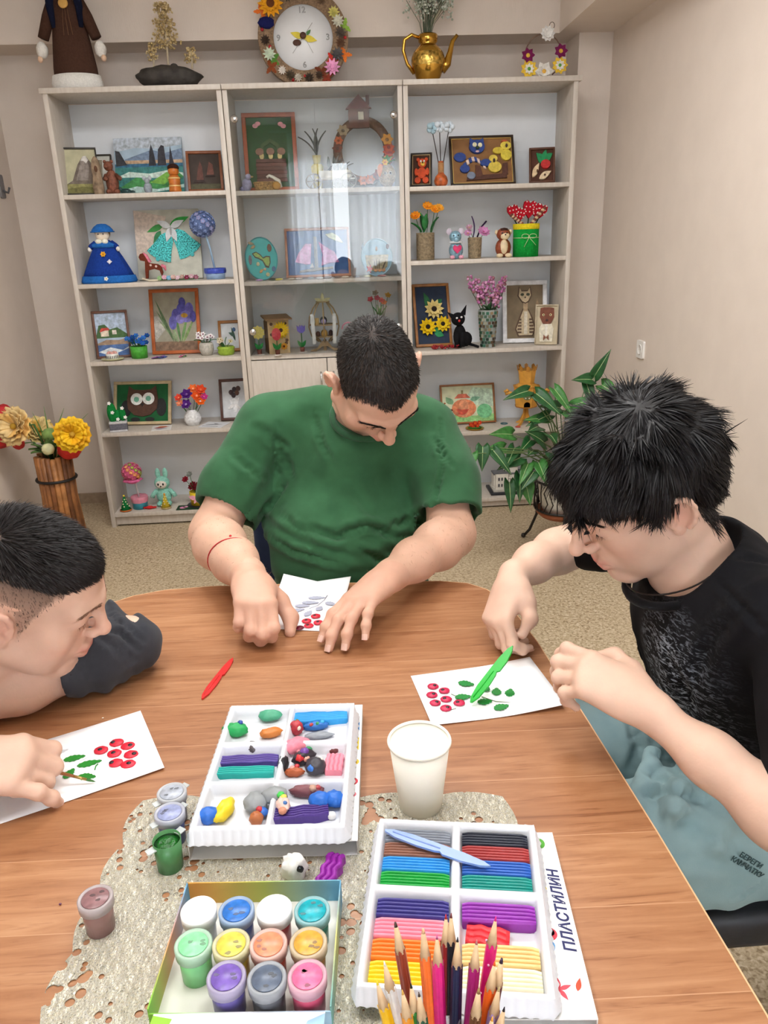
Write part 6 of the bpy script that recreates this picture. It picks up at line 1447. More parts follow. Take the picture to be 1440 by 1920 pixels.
def mini(name, label, u, v, un, row, dy, parts, rot=0, cat='figurine'):
 """small figurine from balls: parts = (part name, centre, radii, colour)"""
 t = thing(name, label, cat, SP(u, v, un, row, dy, rot))
 for (nm, c, r, cc) in parts: MB(mat(cc, .55, noise=.15, nscale=80, bump=.3, bscale=150)).ball(c, r, n=14, k=10).build(nm, t)
 return t
mini('mouse_figurine', 'small grey figurine standing before the sea-stack canvas', 278, 357, 'L', 0, .12, [('body', (0, 0, .026), (.020, .015, .026), (150, 160, 170)), ('head', (0, -.004, .058), (.014, .012, .013), (160, 168, 176)), ('ear', (-.014, 0, .070), (.009, .004, .010), (170, 176, 182)), ('ear', (.014, 0, .070), (.009, .004, .010), (170, 176, 182))])
mini('dragon_figurine', 'tiny dark teal creature figurine by the sea-stack canvas', 236, 357, 'L', 0, .11, [('body', (0, 0, .013), (.026, .014, .013), (36, 66, 66)), ('head', (-.024, -.004, .022), (.011, .010, .011), (40, 76, 70)), ('tail', (.030, 0, .010), (.014, .006, .008), (30, 60, 60))])
t = thing('wooden_figurine', 'orange lacquered wooden figurine with a dark hair cap', 'figurine', SP(329, 357, 'L', 0, .11)); ORW = mat((196, 112, 44), .3, noise=.2, nscale=40)
MB(ORW).lathe([(0, 0), (.028, 0), (.030, .012), (.026, .035), (.028, .055), (.024, .072), (.020, .078)], 24).build('body', t); MB(ORW).ball((0, 0, .096), (.026, .024, .024), n=18, k=12).build('head', t); MB(felt((60, 36, 28))).ball((0, .004, .112), (.028, .026, .018), n=16, k=10).build('hair_cap', t)
for z in (.028, .062): MB(mat((230, 190, 120), .4)).lathe([(.0285, z), (.0295, z + .003), (.0285, z + .006)], 24, cap=False).build('painted_band', t)
framed('brown-framed dark picture of sailing ships', 387, 357, 'L', 0, 64, 76, (140, 84, 54), (72, 62, 56), [('ship', [(.2, .25), (.45, .25), (.42, .65), (.36, .80), (.28, .60)], (104, 66, 56), .002), ('ship', [(.55, .40), (.8, .40), (.78, .70), (.66, .78)], (116, 74, 62), .002), ('hull', [(.1, .2), (.5, .2), (.45, .27), (.15, .27)], (56, 40, 36), .003), ('hull', [(.5, .36), (.85, .36), (.8, .41), (.55, .41)], (56, 40, 36), .003), ('sea', Rr(0, 0, 1, .16), (86, 84, 60), .0012)], .013, .19, 6)
# second shelf
t = thing('cloth_doll', 'blue-gowned doll with a blue bonnet and yellow flower', 'doll', SP(205, 527, 'L', 1, .11)); BL = felt((28, 62, 148)); BL2 = felt((42, 110, 190))
MB(BL).lathe([(.124, .028), (.110, .06), (.080, .12), (.052, .17), (.040, .19), (.028, .20)], 36, M=SC(1, .7, 1), wob=.03, wn=9).build('gown', t)
MB(BL2).lathe([(.128, 0), (.134, .008), (.126, .034), (.108, .036)], 36, M=SC(1, .7, 1), wob=.04, wn=9).build('ruffle', t)
MB(BL2).lathe([(.060, .165), (.062, .180), (.040, .192)], 24, M=SC(1, .7, 1)).build('collar', t)
h0 = MB(mat((240, 226, 206), .8)).ball((0, -.006, .225), (.034, .030, .034), n=18, k=12).build('head', t)
MB(mat((150, 120, 84), .9)).ball((0, .002, .232), (.037, .030, .034), n=16, k=10).build('hair', t); MB(BL2).lathe([(.052, .236), (.050, .248), (.038, .262), (.020, .274), (0, .276)], 24, M=T(0, .004, 0)).build('bonnet', t); MB(BL2).lathe([(.036, .240), (.056, .236), (.058, .240), (.036, .246)], 24, M=T(0, .004, 0)).build('bonnet_brim', t)
for s_ in (-1, 1): MB(mat((60, 60, 70), .4)).ball((s_ * .012, -.034, .228), .0035, n=8, k=6).build('eye', h0); MB(mat((240, 236, 228), .8)).ball((s_ * .068, -.014, .158), (.010, .010, .012), n=10, k=8).build('hand', t); MB(BL).tube([(s_ * .036, -.004, .185), (s_ * .058, -.010, .172), (s_ * .066, -.014, .165)], [.016, .014, .012], 8).build('sleeve', t)
for s_ in (-1, 1): MB(mat((242, 238, 220), .8)).ball((s_ * .015, -.032, .194), (.016, .010, .012), n=10, k=8).build('lace_ruff', t)
flower(t, (.004, -.054, .135), .015, (236, 176, 50), (220, 140, 40), 6, 8); flower(t, (.034, -.070, .100), .013, (226, 226, 236), (240, 240, 240), 4, 8); flower(t, (.014, -.098, .022), .012, (240, 240, 240), (236, 200, 80), 5, 8)
framed('pastel canvas with two glittering turquoise bells and a silver bow', 322, 522, 'L', 1, 120, 126, (200, 200, 200), (196, 196, 182), [('blush', [(0, .35), (.3, .45), (.5, .9), (0, 1)], (206, 190, 176), .0006), ('leaf', Lf(.45, .78, 200, .28, .05), (60, 150, 70), .003), ('leaf', Lf(.55, .78, 20, .32, .06), (40, 160, 60), .003), ('leaf', Lf(.40, .70, 235, .22, .05), (50, 130, 80), .003)], 0, .20, 0, True, canvas=True, name='bell_canvas', depth=.018)
tb = [o for o in COL.objects if o.get('label', '').startswith('pastel canvas')][0]
GLT = mat((80, 206, 196), .25, metal=.5, noise=.8, nscale=160, bump=1, bscale=300)
for (x, y, a) in ((-.02, .0, -28), (.075, .015, 32)):
 MB(GLT).prism([(-.065, -.065), (-.04, -.075), (0, -.078), (.04, -.075), (.065, -.065), (.048, -.02), (.034, .035), (.012, .062), (-.012, .062), (-.034, .035), (-.048, -.02)], .006, M=T(x, y, .019) @ RZ(a)).build('bell', tb); MB(mat((60, 176, 180), .3)).prism(circ(.010, 14), .006, M=T(x, y, .020) @ RZ(a) @ T(0, -.080, 0)).build('clapper', tb)
SIL = mat((206, 212, 216), .3, metal=.4)
for a in (25, 155, 250, 290): MB(SIL).prism(leaf2(.075, .018, 7), .005, M=T(.02, .082, .024) @ RZ(a)).build('bow_loop', tb)
t = thing('rocking_horse', 'brown rocking horse figure with a pink mane before the bell canvas', 'figurine', SP(288, 524, 'L', 1, .09)); HB = felt((112, 52, 36)); HP = felt((226, 130, 150))
MB(HB).prism([(-.052, .10), (-.058, .115), (-.050, .130), (-.035, .134), (-.022, .118), (-.008, .086), (.030, .080), (.046, .070), (.052, .040), (.044, .022), (.036, .050), (.012, .058), (-.018, .052), (-.024, .014), (-.036, .014), (-.034, .055), (-.030, .095)], .014, M=RX(90) @ T(0, 0, -.007)).build('body', t)
MB(HP).prism([(-.036, .137), (-.018, .128), (.000, .092), (-.010, .088), (-.028, .124)], .018, M=RX(90) @ T(0, 0, -.009)).build('mane', t); MB(HP).tube([(.046, 0, .074), (.062, 0, .066), (.066, 0, .048)], [.008, .009, .003], 8).build('tail', t)
MB(mat((226, 214, 190), .7)).tube([(-.055, 0, .014), (-.02, 0, .004), (.03, 0, .004), (.062, 0, .014)], .005, 8).build('rocker', t); MB(mat((230, 200, 190), .7)).ball((-.004, -.008, .076), .006, n=8, k=6).ball((.022, -.008, .070), .006, n=8, k=6).build('spot', t)
def garland(label, u0, u1, v, un, row, dy, cols, r, name='flower_garland', cat='garland'):
 k_ = KP(dy); n = len(cols); t = thing(name, label, cat, SP((u0 + u1) / 2, v, un, row, dy)); w_ = (u1 - u0) * k_
 MB(mat((90, 120, 80), .7)).tube([(-w_ / 2, 0, r * .5), (0, 0, r * .4), (w_ / 2, 0, r * .5)], r * .3, 6).build('band', t)
 for i, c in enumerate(cols): x = (i / (n - 1) - .5) * w_; flower(t, (x, -.002, r * .75 + .003 * (i % 2)), r, c, tuple(min(255, int(q * .6 + 90)) for q in c), 6, 20, (.3 * math.sin(i), -1, .8))
garland('low garland of little pink, blue and burgundy flowers', 300, 368, 524, 'L', 1, .07, [(150, 190, 130), (226, 170, 190), (120, 180, 210), (206, 170, 160), (220, 190, 200), (170, 140, 130), (130, 40, 70), (200, 160, 170), (150, 90, 110)], .016)
def topiary(label, u, v, un, row, dy, hball, rball, cols, potc, bandc, hpot, rpot, stemc, leanx=0.0, tuft=None):
 t = thing('topiary', label, 'topiary', SP(u, v, un, row, dy)); rr = random.Random(int(u))
 MB(mat(potc, .5, noise=.06)).lathe([(0, 0), (rpot * .92, 0), (rpot, hpot), (rpot * .93, hpot), (rpot * .88, hpot * .85), (0, hpot * .85)], 28).build('pot', t)
 MB(mat(bandc, .35, noise=.1)).lathe([(rpot * 1.02, hpot * .55), (rpot * 1.06, hpot * .8), (rpot * 1.02, hpot * 1.05), (rpot * .8, hpot * 1.02), (0, hpot * .96)], 28, cap=False, wob=.04, wn=8).build('ribbon', t)
 MB(mat(stemc, .5, noise=.1)).tube([(0, 0, hpot * .8), (leanx * .4, 0, (hball + hpot) / 2), (leanx, 0, hball)], .005, 8).build('stem', t)
 MB(felt(cols[0])).ball((leanx, 0, hball), rball * .88, n=18, k=12).build('ball', t)
 mb_n = 60
 for i in range(mb_n):
  z = 1 - 2 * (i + .5) / mb_n; a = i * 2.4; q = math.sqrt(1 - z * z); d = (q * math.cos(a), q * math.sin(a), z)
  if d[1] > .5: continue
  mb = MB(); petals(mb, (0, 0, 0), 5, rball * .24, rball * .11, felt(cols[i % len(cols)]), 25, T(leanx + d[0] * rball * .9, d[1] * rball * .9, hball + d[2] * rball * .9) @ Vector(d).to_track_quat('Z', 'Y').to_matrix().to_4x4(), 1, .0012, felt(tuple(min(255, c + 30) for c in cols[(i + 1) % len(cols)])), .35); mb.build('blossom', t)
 if tuft: MB(felt(tuft)).lathe([(rball * .35, hball - rball * 1.2), (rball * 1.0, hball - rball * .85), (rball * .7, hball - rball * .7)], 20, M=T(leanx, 0, 0), wob=.12, wn=7, cap=False).build('skirt', t)
topiary('dusty blue flower-ball topiary in a pale blue pot', 405, 522, 'L', 1, .10, .258, .062, [(110, 130, 176), (126, 146, 190), (96, 116, 164), (150, 150, 190)], (150, 178, 214), (60, 80, 180), .050, .050, (150, 180, 206), -.040)
# third shelf
framed('small brown-framed seaside painting with red-roofed houses', 215, 664, 'L', 2, 66, 90, (104, 66, 48), (168, 186, 204), [('sky', Rr(0, .6, 1, 1), (176, 192, 212), 0), ('trees', [(0, .5), (.1, .72), (.3, .74), (.45, .62), (.7, .66), (1, .5), (1, .42), (0, .42)], (70, 104, 60), 0), ('house', Rr(.14, .46, .40, .60), (226, 210, 190), 0), ('roof', [(.10, .56), (.30, .60), (.44, .60), (.40, .66), (.18, .66)], (196, 70, 60), 0), ('house', Rr(.52, .50, .66, .60), (220, 210, 200), 0), ('rocks', [(0, .30), (.3, .38), (.7, .36), (1, .40), (1, .26), (.5, .22), (0, .24)], (166, 140, 116), 0), ('sea', Rr(0, 0, 1, .26), (84, 116, 170), 0), ('foam', [(0, .10), (.4, .20), (.8, .12), (1, .20), (1, .16), (.6, .06), (.2, .05)], (226, 232, 240), 0)], .012, .13, 12, False, 10)
def plantpot(label, u, v, un, row, dy, prof, potc, flows, stems=True, name='flower_pot', cat='flower pot', rough=.5, rot=0, leaf=None, trans=0):
 """flows: (x, y, z, r, colour, centre colour, petals)"""
 t = thing(name, label, cat, SP(u, v, un, row, dy, rot)); MB(mat(potc, rough, noise=.15, nscale=90, trans=trans)).lathe(prof, 28).build('pot', t); top = prof[-1][1] if prof[-1][1] > .5 * max(z for r, z in prof) else max(z for r, z in prof)
 for i, f in enumerate(flows):
  x, y, z, r, c, cc = f[:6]; n = f[6] if len(f) > 6 else 6
  if stems: stem(t, (x * .2, y * .2, top * .8), (x, y, z), .0016, (52, 104, 50), .006 * math.sin(i))
  flower(t, (x, y, z), r, c, cc, n, 22, (x * 6, -1, .9), f[7] if len(f) > 7 else 2)
 if leaf:
  for (p, d, L_, W_, c) in leaf: leafpart(t, p, d, L_, W_, c)
 return t
rr = random.Random(11)
plantpot('green pot crowded with bright blue flowers', 262, 667, 'L', 2, .10, [(0, 0), (.040, 0), (.043, .060), (.039, .060), (.036, .05), (0, .05)], (70, 160, 50), [(rr.uniform(-.045, .045), rr.uniform(-.03, .02), .085 + rr.uniform(-.012, .028), .017, rr.choice([(44, 96, 190), (60, 120, 206), (36, 80, 160)]), (40, 140, 90)) for i in range(16)])
t = thing('cake_model', 'tiny white cake model on a saucer', 'ornament', SP(211, 670, 'L', 2, .06)); MB(mat((206, 204, 160), .4)).lathe([(0, .001), (.036, 0), (.056, .006), (.056, .009), (.034, .005), (0, .005)], 32).build('saucer', t); MB(mat((240, 238, 232), .6)).lathe([(0, .006), (.030, .006), (.031, .032), (0, .032)], 28).build('cake', t)
for i in range(9): a = math.radians(200 + i * 17); MB(mat((70, 70, 80), .6)).box((.0308 * math.cos(a), .0308 * math.sin(a), .018), (.003, .003, .014), M=None).build('stripe', t)
for i in range(5): MB(mat((226, 170, 160), .6)).ball((.018 * math.cos(i * 1.26), .018 * math.sin(i * 1.26), .036), (.009, .009, .008), n=10, k=8).build('cream_rose', t)
def butterfly(label, u, v, un, row, dy, c, c2, s=1.0, rot=0):
 t = thing('paper_butterfly', label, 'ornament', SP(u, v, un, row, dy, rot))
 for q in (-1, 1): MB(mat(c, .5, noise=.2, nscale=120)).prism(leaf2(.040 * s, .018 * s, 7), .003, M=T(0, 0, .003) @ RZ(90 - q * 62) @ RX(-q * 20)).build('wing', t); MB(mat(c2, .5, noise=.2, nscale=120)).prism(leaf2(.030 * s, .014 * s, 7), .003, M=T(0, 0, .003) @ RZ(90 - q * 128) @ RX(q * 15)).build('wing', t)
 MB(mat((60, 50, 90), .5)).tube([(0, -.02 * s, .005), (0, .02 * s, .006)], .003, 8).build('body', t)
butterfly('purple and blue paper butterfly lying below the iris painting', 300, 665, 'L', 2, .06, (150, 90, 170), (70, 90, 150), 1.2, 60)
butterfly('pink and lime paper butterfly lying below the iris painting', 343, 664, 'L', 2, .07, (226, 120, 160), (130, 180, 90), .75, 80)
IR = (96, 92, 176)
framed('orange-framed iris painting on a grey ground', 333, 662, 'L', 2, 96, 124, (186, 98, 46), (160, 156, 138), [('ground', Rr(0, 0, 1, .16), (136, 110, 90), 0), ('haze', [(0, .16), (.3, .4), (.1, .6), (0, .6)], (190, 188, 180), 0)] + [('blade', Lf(x, .14, a, L_, .035), c, 0) for x, a, L_, c in ((.5, 128, .72, (110, 140, 100)), (.55, 138, .6, (140, 160, 120)), (.6, 100, .5, (90, 130, 80)), (.62, 70, .5, (110, 150, 90)), (.66, 55, .5, (130, 160, 100)), (.55, 115, .45, (150, 170, 130)), (.45, 118, .85, (90, 116, 80)))] + [('petal', Ee(x, y, rx, ry), c, 0) for x, y, rx, ry, c in ((.52, .60, .10, .12, IR), (.66, .68, .12, .14, (86, 84, 168)), (.84, .70, .10, .12, (104, 98, 180)), (.76, .58, .16, .10, (126, 120, 196)), (.44, .48, .09, .12, (110, 108, 188)), (.62, .54, .10, .08, (140, 134, 204)), (.92, .58, .07, .10, (90, 86, 170)), (.72, .60, .08, .04, (206, 160, 60)), (.68, .82, .08, .09, (80, 78, 160)))], .017, .19, -3, False)
plantpot('glass jar pot of white and burgundy pansies', 388, 660, 'L', 2, .10, [(0, 0), (.026, 0), (.038, .030), (.036, .055), (.030, .066), (.026, .064), (0, .05)], (190, 186, 176), [(rr.uniform(-.035, .035), rr.uniform(-.025, .01), .085 + rr.uniform(-.01, .022), .016, (236, 230, 232), (100, 30, 60), 5, 1) for i in range(9)], rough=.25, leaf=[((-.02, 0, .07), (-1, -.2, .1), .04, .010, (60, 120, 60)), ((.02, 0, .07), (1, -.2, .1), .04, .010, (60, 120, 60)), ((0, 0, .08), (-.2, 0, 1), .04, .008, (70, 130, 60))])
framed('small amber-framed card of dark green sprigs, partly behind the basket', 433, 656, 'L', 2, 44, 62, (150, 96, 36), (206, 210, 212), [('sprig', Lf(.8, .3, 110, .6, .08), (40, 70, 50), .002), ('sprig', Lf(.8, .5, 160, .4, .08), (50, 84, 70), .002), ('bud', Ee(.75, .75, .1, .08), (60, 90, 130), .003)], .014, .19, 4)
plantpot('lime green woven basket of cream flowers', 425, 666, 'L', 2, .09, [(0, 0), (.036, 0), (.044, .014), (.040, .026), (.046, .036), (.038, .044), (0, .036)], (150, 180, 60), [(rr.uniform(-.03, .03), rr.uniform(-.025, .01), .055 + rr.uniform(-.008, .026), .015, rr.choice([(226, 214, 190), (196, 190, 150), (210, 196, 170)]), (140, 120, 60), 5, 1) for i in range(8)], leaf=[((0, 0, .05), (.3, 0, 1), .04, .010, (60, 110, 60)), ((-.02, 0, .05), (-.6, -.2, 1), .035, .010, (50, 100, 60))])
# fourth shelf
framed('pale-framed picture of a brown owl on green', 268, 794, 'L', 3, 118, 88, (196, 176, 138), (20, 96, 50), [('wing', Ee(.18, .36, .10, .22), (32, 34, 36), .003), ('wing', Ee(.86, .38, .10, .24), (32, 34, 36), .003), ('foot', Ee(.36, .06, .09, .06), (30, 34, 34), .003), ('foot', Ee(.64, .06, .09, .06), (30, 34, 34), .003), ('owl_body', [(.24, .96), (.33, .86), (.50, .84), (.67, .86), (.76, .96), (.80, .60), (.78, .34), (.66, .18), (.50, .13), (.34, .18), (.22, .34), (.20, .60)], (84, 54, 40), .006), ('eye', Ee(.39, .60, .115, .16), (238, 240, 236), .008), ('eye', Ee(.62, .61, .115, .16), (238, 240, 236), .008), ('pupil', Ee(.39, .59, .05, .07), (110, 176, 150), .010), ('pupil', Ee(.62, .61, .05, .07), (110, 176, 150), .010), ('beak', [(.47, .48), (.54, .48), (.505, .40)], (40, 36, 36), .010)], .016, .17, -6)
t = thing('felt_cactus', 'green felt cactus with white blossoms in a grey striped box', 'ornament', SP(224, 808, 'L', 3, .06, 12)); MB(felt((112, 112, 122))).box((0, 0, .022), (.088, .062, .044), bev=.002).build('box_pot', t); MB(felt((206, 206, 208))).box((0, 0, .046), (.090, .064, .010), bev=.002).build('white_band', t); MB(felt((210, 210, 212))).box((0, -.031, .005), (.088, .003, .008)).build('white_band', t)
CG = felt((24, 130, 60)); MB(CG).ball((-.024, 0, .096), (.024, .018, .054), n=16, k=12).build('lobe', t); MB(CG).ball((.026, 0, .084), (.018, .016, .036), n=16, k=12).build('lobe', t); MB(CG).ball((.000, .004, .078), (.020, .016, .032), n=16, k=12).build('lobe', t)
for p in ((-.030, -.012, .148), (-.020, -.018, .100), (.030, -.012, .118), (.040, -.014, .070), (.002, -.014, .062)): flower(t, p, .011, (240, 240, 238), (236, 230, 200), 5, 15)
def flatcard(label, u, v, un, row, dy, w_, l_, bg, marks, rot=0):
 t = thing('greeting_card', label, 'card', SP(u, v, un, row, dy, rot)); MB(paper(bg)).box((0, 0, .0012), (w_, l_, .0022)).build('paper', t)
 for (pts, c) in marks: MB(paper(c)).prism([((x - .5) * w_, (y - .5) * l_) for x, y in pts], .0006, z=.0024).build('mark', t)
flatcard('white card with a red and orange sketch lying on the owl shelf', 303, 801, 'L', 3, .07, .10, .11, (226, 224, 222), [(Lf(.1, .5, 8, .8, .14), (150, 60, 60)), (Lf(.3, .75, -6, .5, .08), (226, 140, 60)), (Lf(.2, .25, 0, .6, .06), (60, 60, 90))], 8)
flatcard('white card with grey dragonfly lines lying on the owl shelf', 402, 797, 'L', 3, .09, .13, .12, (222, 224, 228), [(Lf(.15, .4, 14, .7, .06), (120, 122, 130)), (Lf(.4, .7, -30, .4, .05), (150, 152, 160)), (Rr(.1, .15, .8, .18), (90, 92, 104))], -18)
t = plantpot('white textured vase of purple and orange felt flowers', 362, 790, 'L', 3, .12, [(0, 0), (.030, 0), (.045, .025), (.044, .050), (.030, .075), (.028, .084), (.024, .084), (.026, .07), (0, .06)], (232, 234, 236), [(-.012, -.02, .165, .036, (86, 40, 130), (150, 110, 170), 6), (-.018, -.035, .115, .034, (96, 46, 140), (190, 160, 200), 6), (.038, -.02, .155, .036, (236, 96, 40), (240, 170, 130), 6), (.060, -.01, .185, .034, (226, 80, 44), (230, 130, 90), 6), (.055, -.03, .128, .032, (240, 110, 40), (240, 240, 240), 6), (-.055, -.02, .150, .026, (232, 80, 60), (240, 150, 110), 6), (-.050, -.03, .122, .024, (240, 150, 110), (250, 190, 160), 6), (.075, -.02, .150, .024, (206, 60, 140), (230, 130, 180), 6), (.02, 0, .19, .030, (240, 120, 60), (240, 190, 150), 6)])
framed('dark wood frame with a dried bouquet on white, beside the purple flowers', 441, 786, 'L', 3, 56, 84, (84, 50, 40), (214, 218, 222), [('wrap', [(.5, .15), (.3, .5), (.75, .55), (.6, .15)], (232, 234, 236), .003), ('bow', Lf(.5, .35, 200, .3, .06), (240, 240, 240), .005), ('bow', Lf(.5, .35, -20, .3, .06), (240, 240, 240), .005)] + [('dried_flower', Ee(x, y, .10, .07), c, .006) for x, y, c in ((.4, .70, (60, 36, 40)), (.55, .78, (40, 30, 36)), (.65, .68, (96, 60, 44)), (.5, .62, (50, 34, 40)), (.72, .80, (70, 44, 40)))], .014, .18, 3)
# bottom shelf
topiary('pink rose topiary in a turquoise tub', 262, 938, 'L', 4, .09, .205, .052, [(226, 110, 150), (206, 80, 130), (150, 170, 80), (240, 170, 90)], (60, 156, 176), (222, 140, 160), .066, .042, (206, 206, 210), -.022, (226, 110, 160))
t = thing('plush_bunny', 'mint green plush bunny with a round white face', 'soft toy', SP(308, 929, 'L', 4, .12)); MT = felt((150, 212, 196))
MB(MT).ball((0, 0, .058), (.042, .032, .050), n=18, k=12).build('body', t); h0 = MB(MT).ball((-.002, -.004, .128), (.042, .034, .038), n=18, k=12).build('head', t); MB(felt((232, 224, 214))).ball((-.002, -.026, .126), (.030, .016, .024), n=16, k=10).build('face', h0)
for s_ in (-1, 1): MB(MT).ball((s_ * .020, 0, .182), (.014, .009, .030), n=12, k=10).build('ear', h0); MB(mat((40, 34, 34), .3)).ball((-.002 + s_ * .013, -.041, .130), (.005, .003, .007), n=10, k=8).build('eye', h0); MB(MT).tube([(s_ * .032, -.006, .088), (s_ * .056, -.012, .066), (s_ * .062, -.014, .050)], [.013, .012, .013], 10).build('arm', t); MB(MT).ball((s_ * .022, -.018, .014), (.019, .028, .014), n=12, k=8).build('leg', t)
MB(mat((30, 28, 30), .3)).ball((-.002, -.043, .119), .004, n=8, k=6).build('nose', h0)
t = plantpot('yellow pot of dark red roses with a pink bow', 371, 932, 'L', 4, .09, [(0, .006), (.040, .006), (.043, .080), (.040, .080), (.038, .07), (0, .07)], (226, 196, 40), [(rr.uniform(-.032, .032), rr.uniform(-.02, .01), .098 + rr.uniform(-.004, .018), .022, (110, 26, 36), (80, 16, 26), 7) for i in range(8)] + [(-.052, -.01, .150, .022, (130, 30, 44), (90, 20, 30), 7), (.060, -.01, .165, .022, (140, 32, 44), (96, 20, 30), 7), (-.030, 0, .175, .020, (130, 136, 130), (150, 150, 150), 7)])
MB(mat((36, 36, 38), .4)).lathe([(0, 0), (.055, 0), (.062, .004), (.060, .006), (0, .005)], 32).build('plate', t)
for a in (20, 160): MB(felt((240, 170, 190))).prism(leaf2(.042, .014, 7), .005, M=T(0, -.044, .050) @ RX(90) @ RZ(a)).build('bow_loop', t)
for a in (-60, -120): MB(felt((240, 170, 190))).prism(leaf2(.030, .008, 7), .004, M=T(0, -.043, .048) @ RX(90) @ RZ(a)).build('bow_tail', t)
def coneh(label, u, v, dy, c, band, tip, h_=.085, r=.030):
 t = thing('cone_ornament', label, 'ornament', SP(u, v, 'L', 4, dy)); MB(felt(c)).lathe([(0, .001), (r, .001), (r * .5, h_ * .5), (.003, h_)], 24).build('cone', t); MB(mat(band, .5)).lathe([(r * .9, 0), (r * 1.08, .003), (r * 1.0, .010)], 24, cap=False).build('brim', t); MB(mat(tip, .4)).ball((0, 0, h_), .006, n=10, k=8).build('tip_bead', t)
 for i in range(9): a = 3.6 + i * .36; z = .018 + (i * 37 % 50) * .001; q = r * (1 - z / h_) + .001; MB(mat((240, 230, 190), .5)).ball((q * math.cos(a), q * math.sin(a), z), .0038, n=8, k=6).build('dot', t)
coneh('dark green cone tree with dots and an orange brim', 236, 955, .05, (20, 120, 60), (200, 110, 50), (226, 196, 60))
coneh('gold party cone with a bead tip', 310, 942, .06, (200, 176, 50), (190, 170, 120), (226, 150, 60), .080, .027)
t = thing('candy_ornament', 'flat red lip-shaped ornament on the bottom shelf', 'ornament', SP(280, 947, 'L', 4, .06)); MB(felt((206, 50, 50))).ball((0, 0, .009), (.022, .014, .009), n=14, k=8).build('body', t)
for s_ in (-1, 1): MB(felt((206, 50, 50))).prism(leaf2(.022, .010, 5), .006, M=T(s_ * .016, 0, .006) @ RZ(0 if s_ > 0 else 180)).build('wing', t)
flatcard('dark green card with a pink flower lying on the bottom shelf', 362, 952, 'L', 4, .05, .17, .075, (26, 66, 40), [(Ee(.18, .45, .10, .22), (226, 150, 190)), (Ee(.26, .6, .08, .18), (236, 170, 200)), (Lf(.3, .45, 6, .6, .08), (60, 120, 70)), (Rr(.02, .02, .98, .06), (16, 40, 26))], 0)
t = thing('dry_leaf_sprig', 'olive dry leaf sprig at the back of the bottom shelf', 'ornament', SP(437, 880, 'L', 4, .18)); stem(t, (0, 0, 0), (0, 0, .16), .002, (90, 90, 60))
for a in (-40, 10, 60, 120, 170, 220): leafpart(t, (0, -.005, .165), (math.cos(math.radians(a)), -.3, math.sin(math.radians(a))), .06, .020, (104, 112, 76))
# ---------------------------------------------------------------- middle unit, upper shelf (behind the glass)
framed('orange-framed picture of a wicker mushroom basket on green', 512, 354, 'M', 0, 97, 136, (176, 86, 44), (24, 84, 40), [('handle', [(.25, .40), (.30, .62), (.5, .70), (.70, .62), (.75, .40), (.68, .40), (.64, .58), (.5, .64), (.36, .58), (.32, .40)], (60, 96, 50), .004)] + [('wicker_row', Rr(.16 + .01 * (i % 2), .08 + i * .055, .84 - .01 * (i % 2), .13 + i * .055), (104 - 8 * (i % 2), 56, 44), .006 + .0015 * (i % 2)) for i in range(6)] + [('mushroom_stem', Ee(x, .45, .05, .05), (226, 206, 140), .007) for x in (.30, .5, .7)] + [('mushroom_cap', Ee(x, .51, .09, .05), (150, 110, 90), .010) for x in (.26, .5, .74)] + [('blossom', Ee(x, y, .06, .03), (232, 160, 170), .004) for x, y in ((.2, .88), (.26, .91), (.76, .90), (.82, .87))], .020, .20, 2)
mini('bird_figurine', 'lavender grey bird figurine at the end of the glass shelf', 464, 357, 'M', 0, .09, [('body', (0, 0, .030), (.024, .018, .030), (150, 150, 180)), ('head', (.010, -.008, .064), (.014, .013, .014), (160, 158, 188)), ('beak', (.026, -.010, .064), (.009, .004, .004), (206, 170, 120)), ('tail', (-.022, .004, .012), (.016, .008, .012), (120, 124, 160))])
t = thing('wicker_basket', 'low tan wicker basket with a white swan handle', 'basket', SP(500, 356, 'M', 0, .08)); WK = mat((176, 140, 84), .8, noise=.4, nscale=160, bump=1, bscale=200)
for i in range(5): MB(WK).lathe([(.052 + i * .0018, i * .008), (.056 + i * .0018, i * .008 + .004), (.052 + i * .0018, i * .008 + .008)], 28, M=SC(1, .6, 1), cap=False).build('woven_row', t)
MB(WK).lathe([(0, .001), (.054, .001), (.054, .004), (0, .004)], 28, M=SC(1, .6, 1)).build('bottom', t)
MB(mat((236, 230, 216), .6)).tube([(.066, -.004, .012), (.060, -.008, .042), (.036, -.010, .058), (.018, -.012, .066), (.006, -.012, .058)], [.012, .011, .008, .007, .007], 10).build('swan_neck', t); MB(mat((190, 140, 60), .6)).ball((.052, -.034, .020), (.020, .010, .018), n=12, k=8, lump=.1).build('leaf_cluster', t)
t = thing('toy_cart', 'cream toy cart with spoked wheels holding grey dried plants', 'toy cart', SP(618, 352, 'M', 0, .13)); CR = mat((216, 208, 190), .6, noise=.1)
MB(CR).box((.03, 0, .066), (.150, .07, .034), bev=.002).build('cart_box', t); MB(CR).box((.03, 0, .046), (.19, .055, .006)).build('cart_floor', t)
for x in (-.075, .04, .095):
 w_ = MB(mat((150, 140, 126), .6)); R_ = .036 if x != .04 else .024; w_.tube([(x + R_ * math.cos(a), -.036, R_ + R_ * .92 * math.sin(a)) for a in np.linspace(0, 6.283, 25)], .0032, 6, caps=False)
 for a in range(6): w_.tube([(x, -.036, R_), (x + R_ * math.cos(a * 1.047), -.036, R_ + R_ * .92 * math.sin(a * 1.047))], .0018, 5)
 w_.build('wheel', t)
rr = random.Random(8)
for i in range(12): a = rr.uniform(.3, 2.84); leafpart(t, (.03 + rr.uniform(-.05, .05), 0, .085), (math.cos(a), -.15, math.sin(a)), rr.uniform(.04, .07), .010, rr.choice([(110, 114, 108), (140, 142, 134), (90, 96, 92)]))
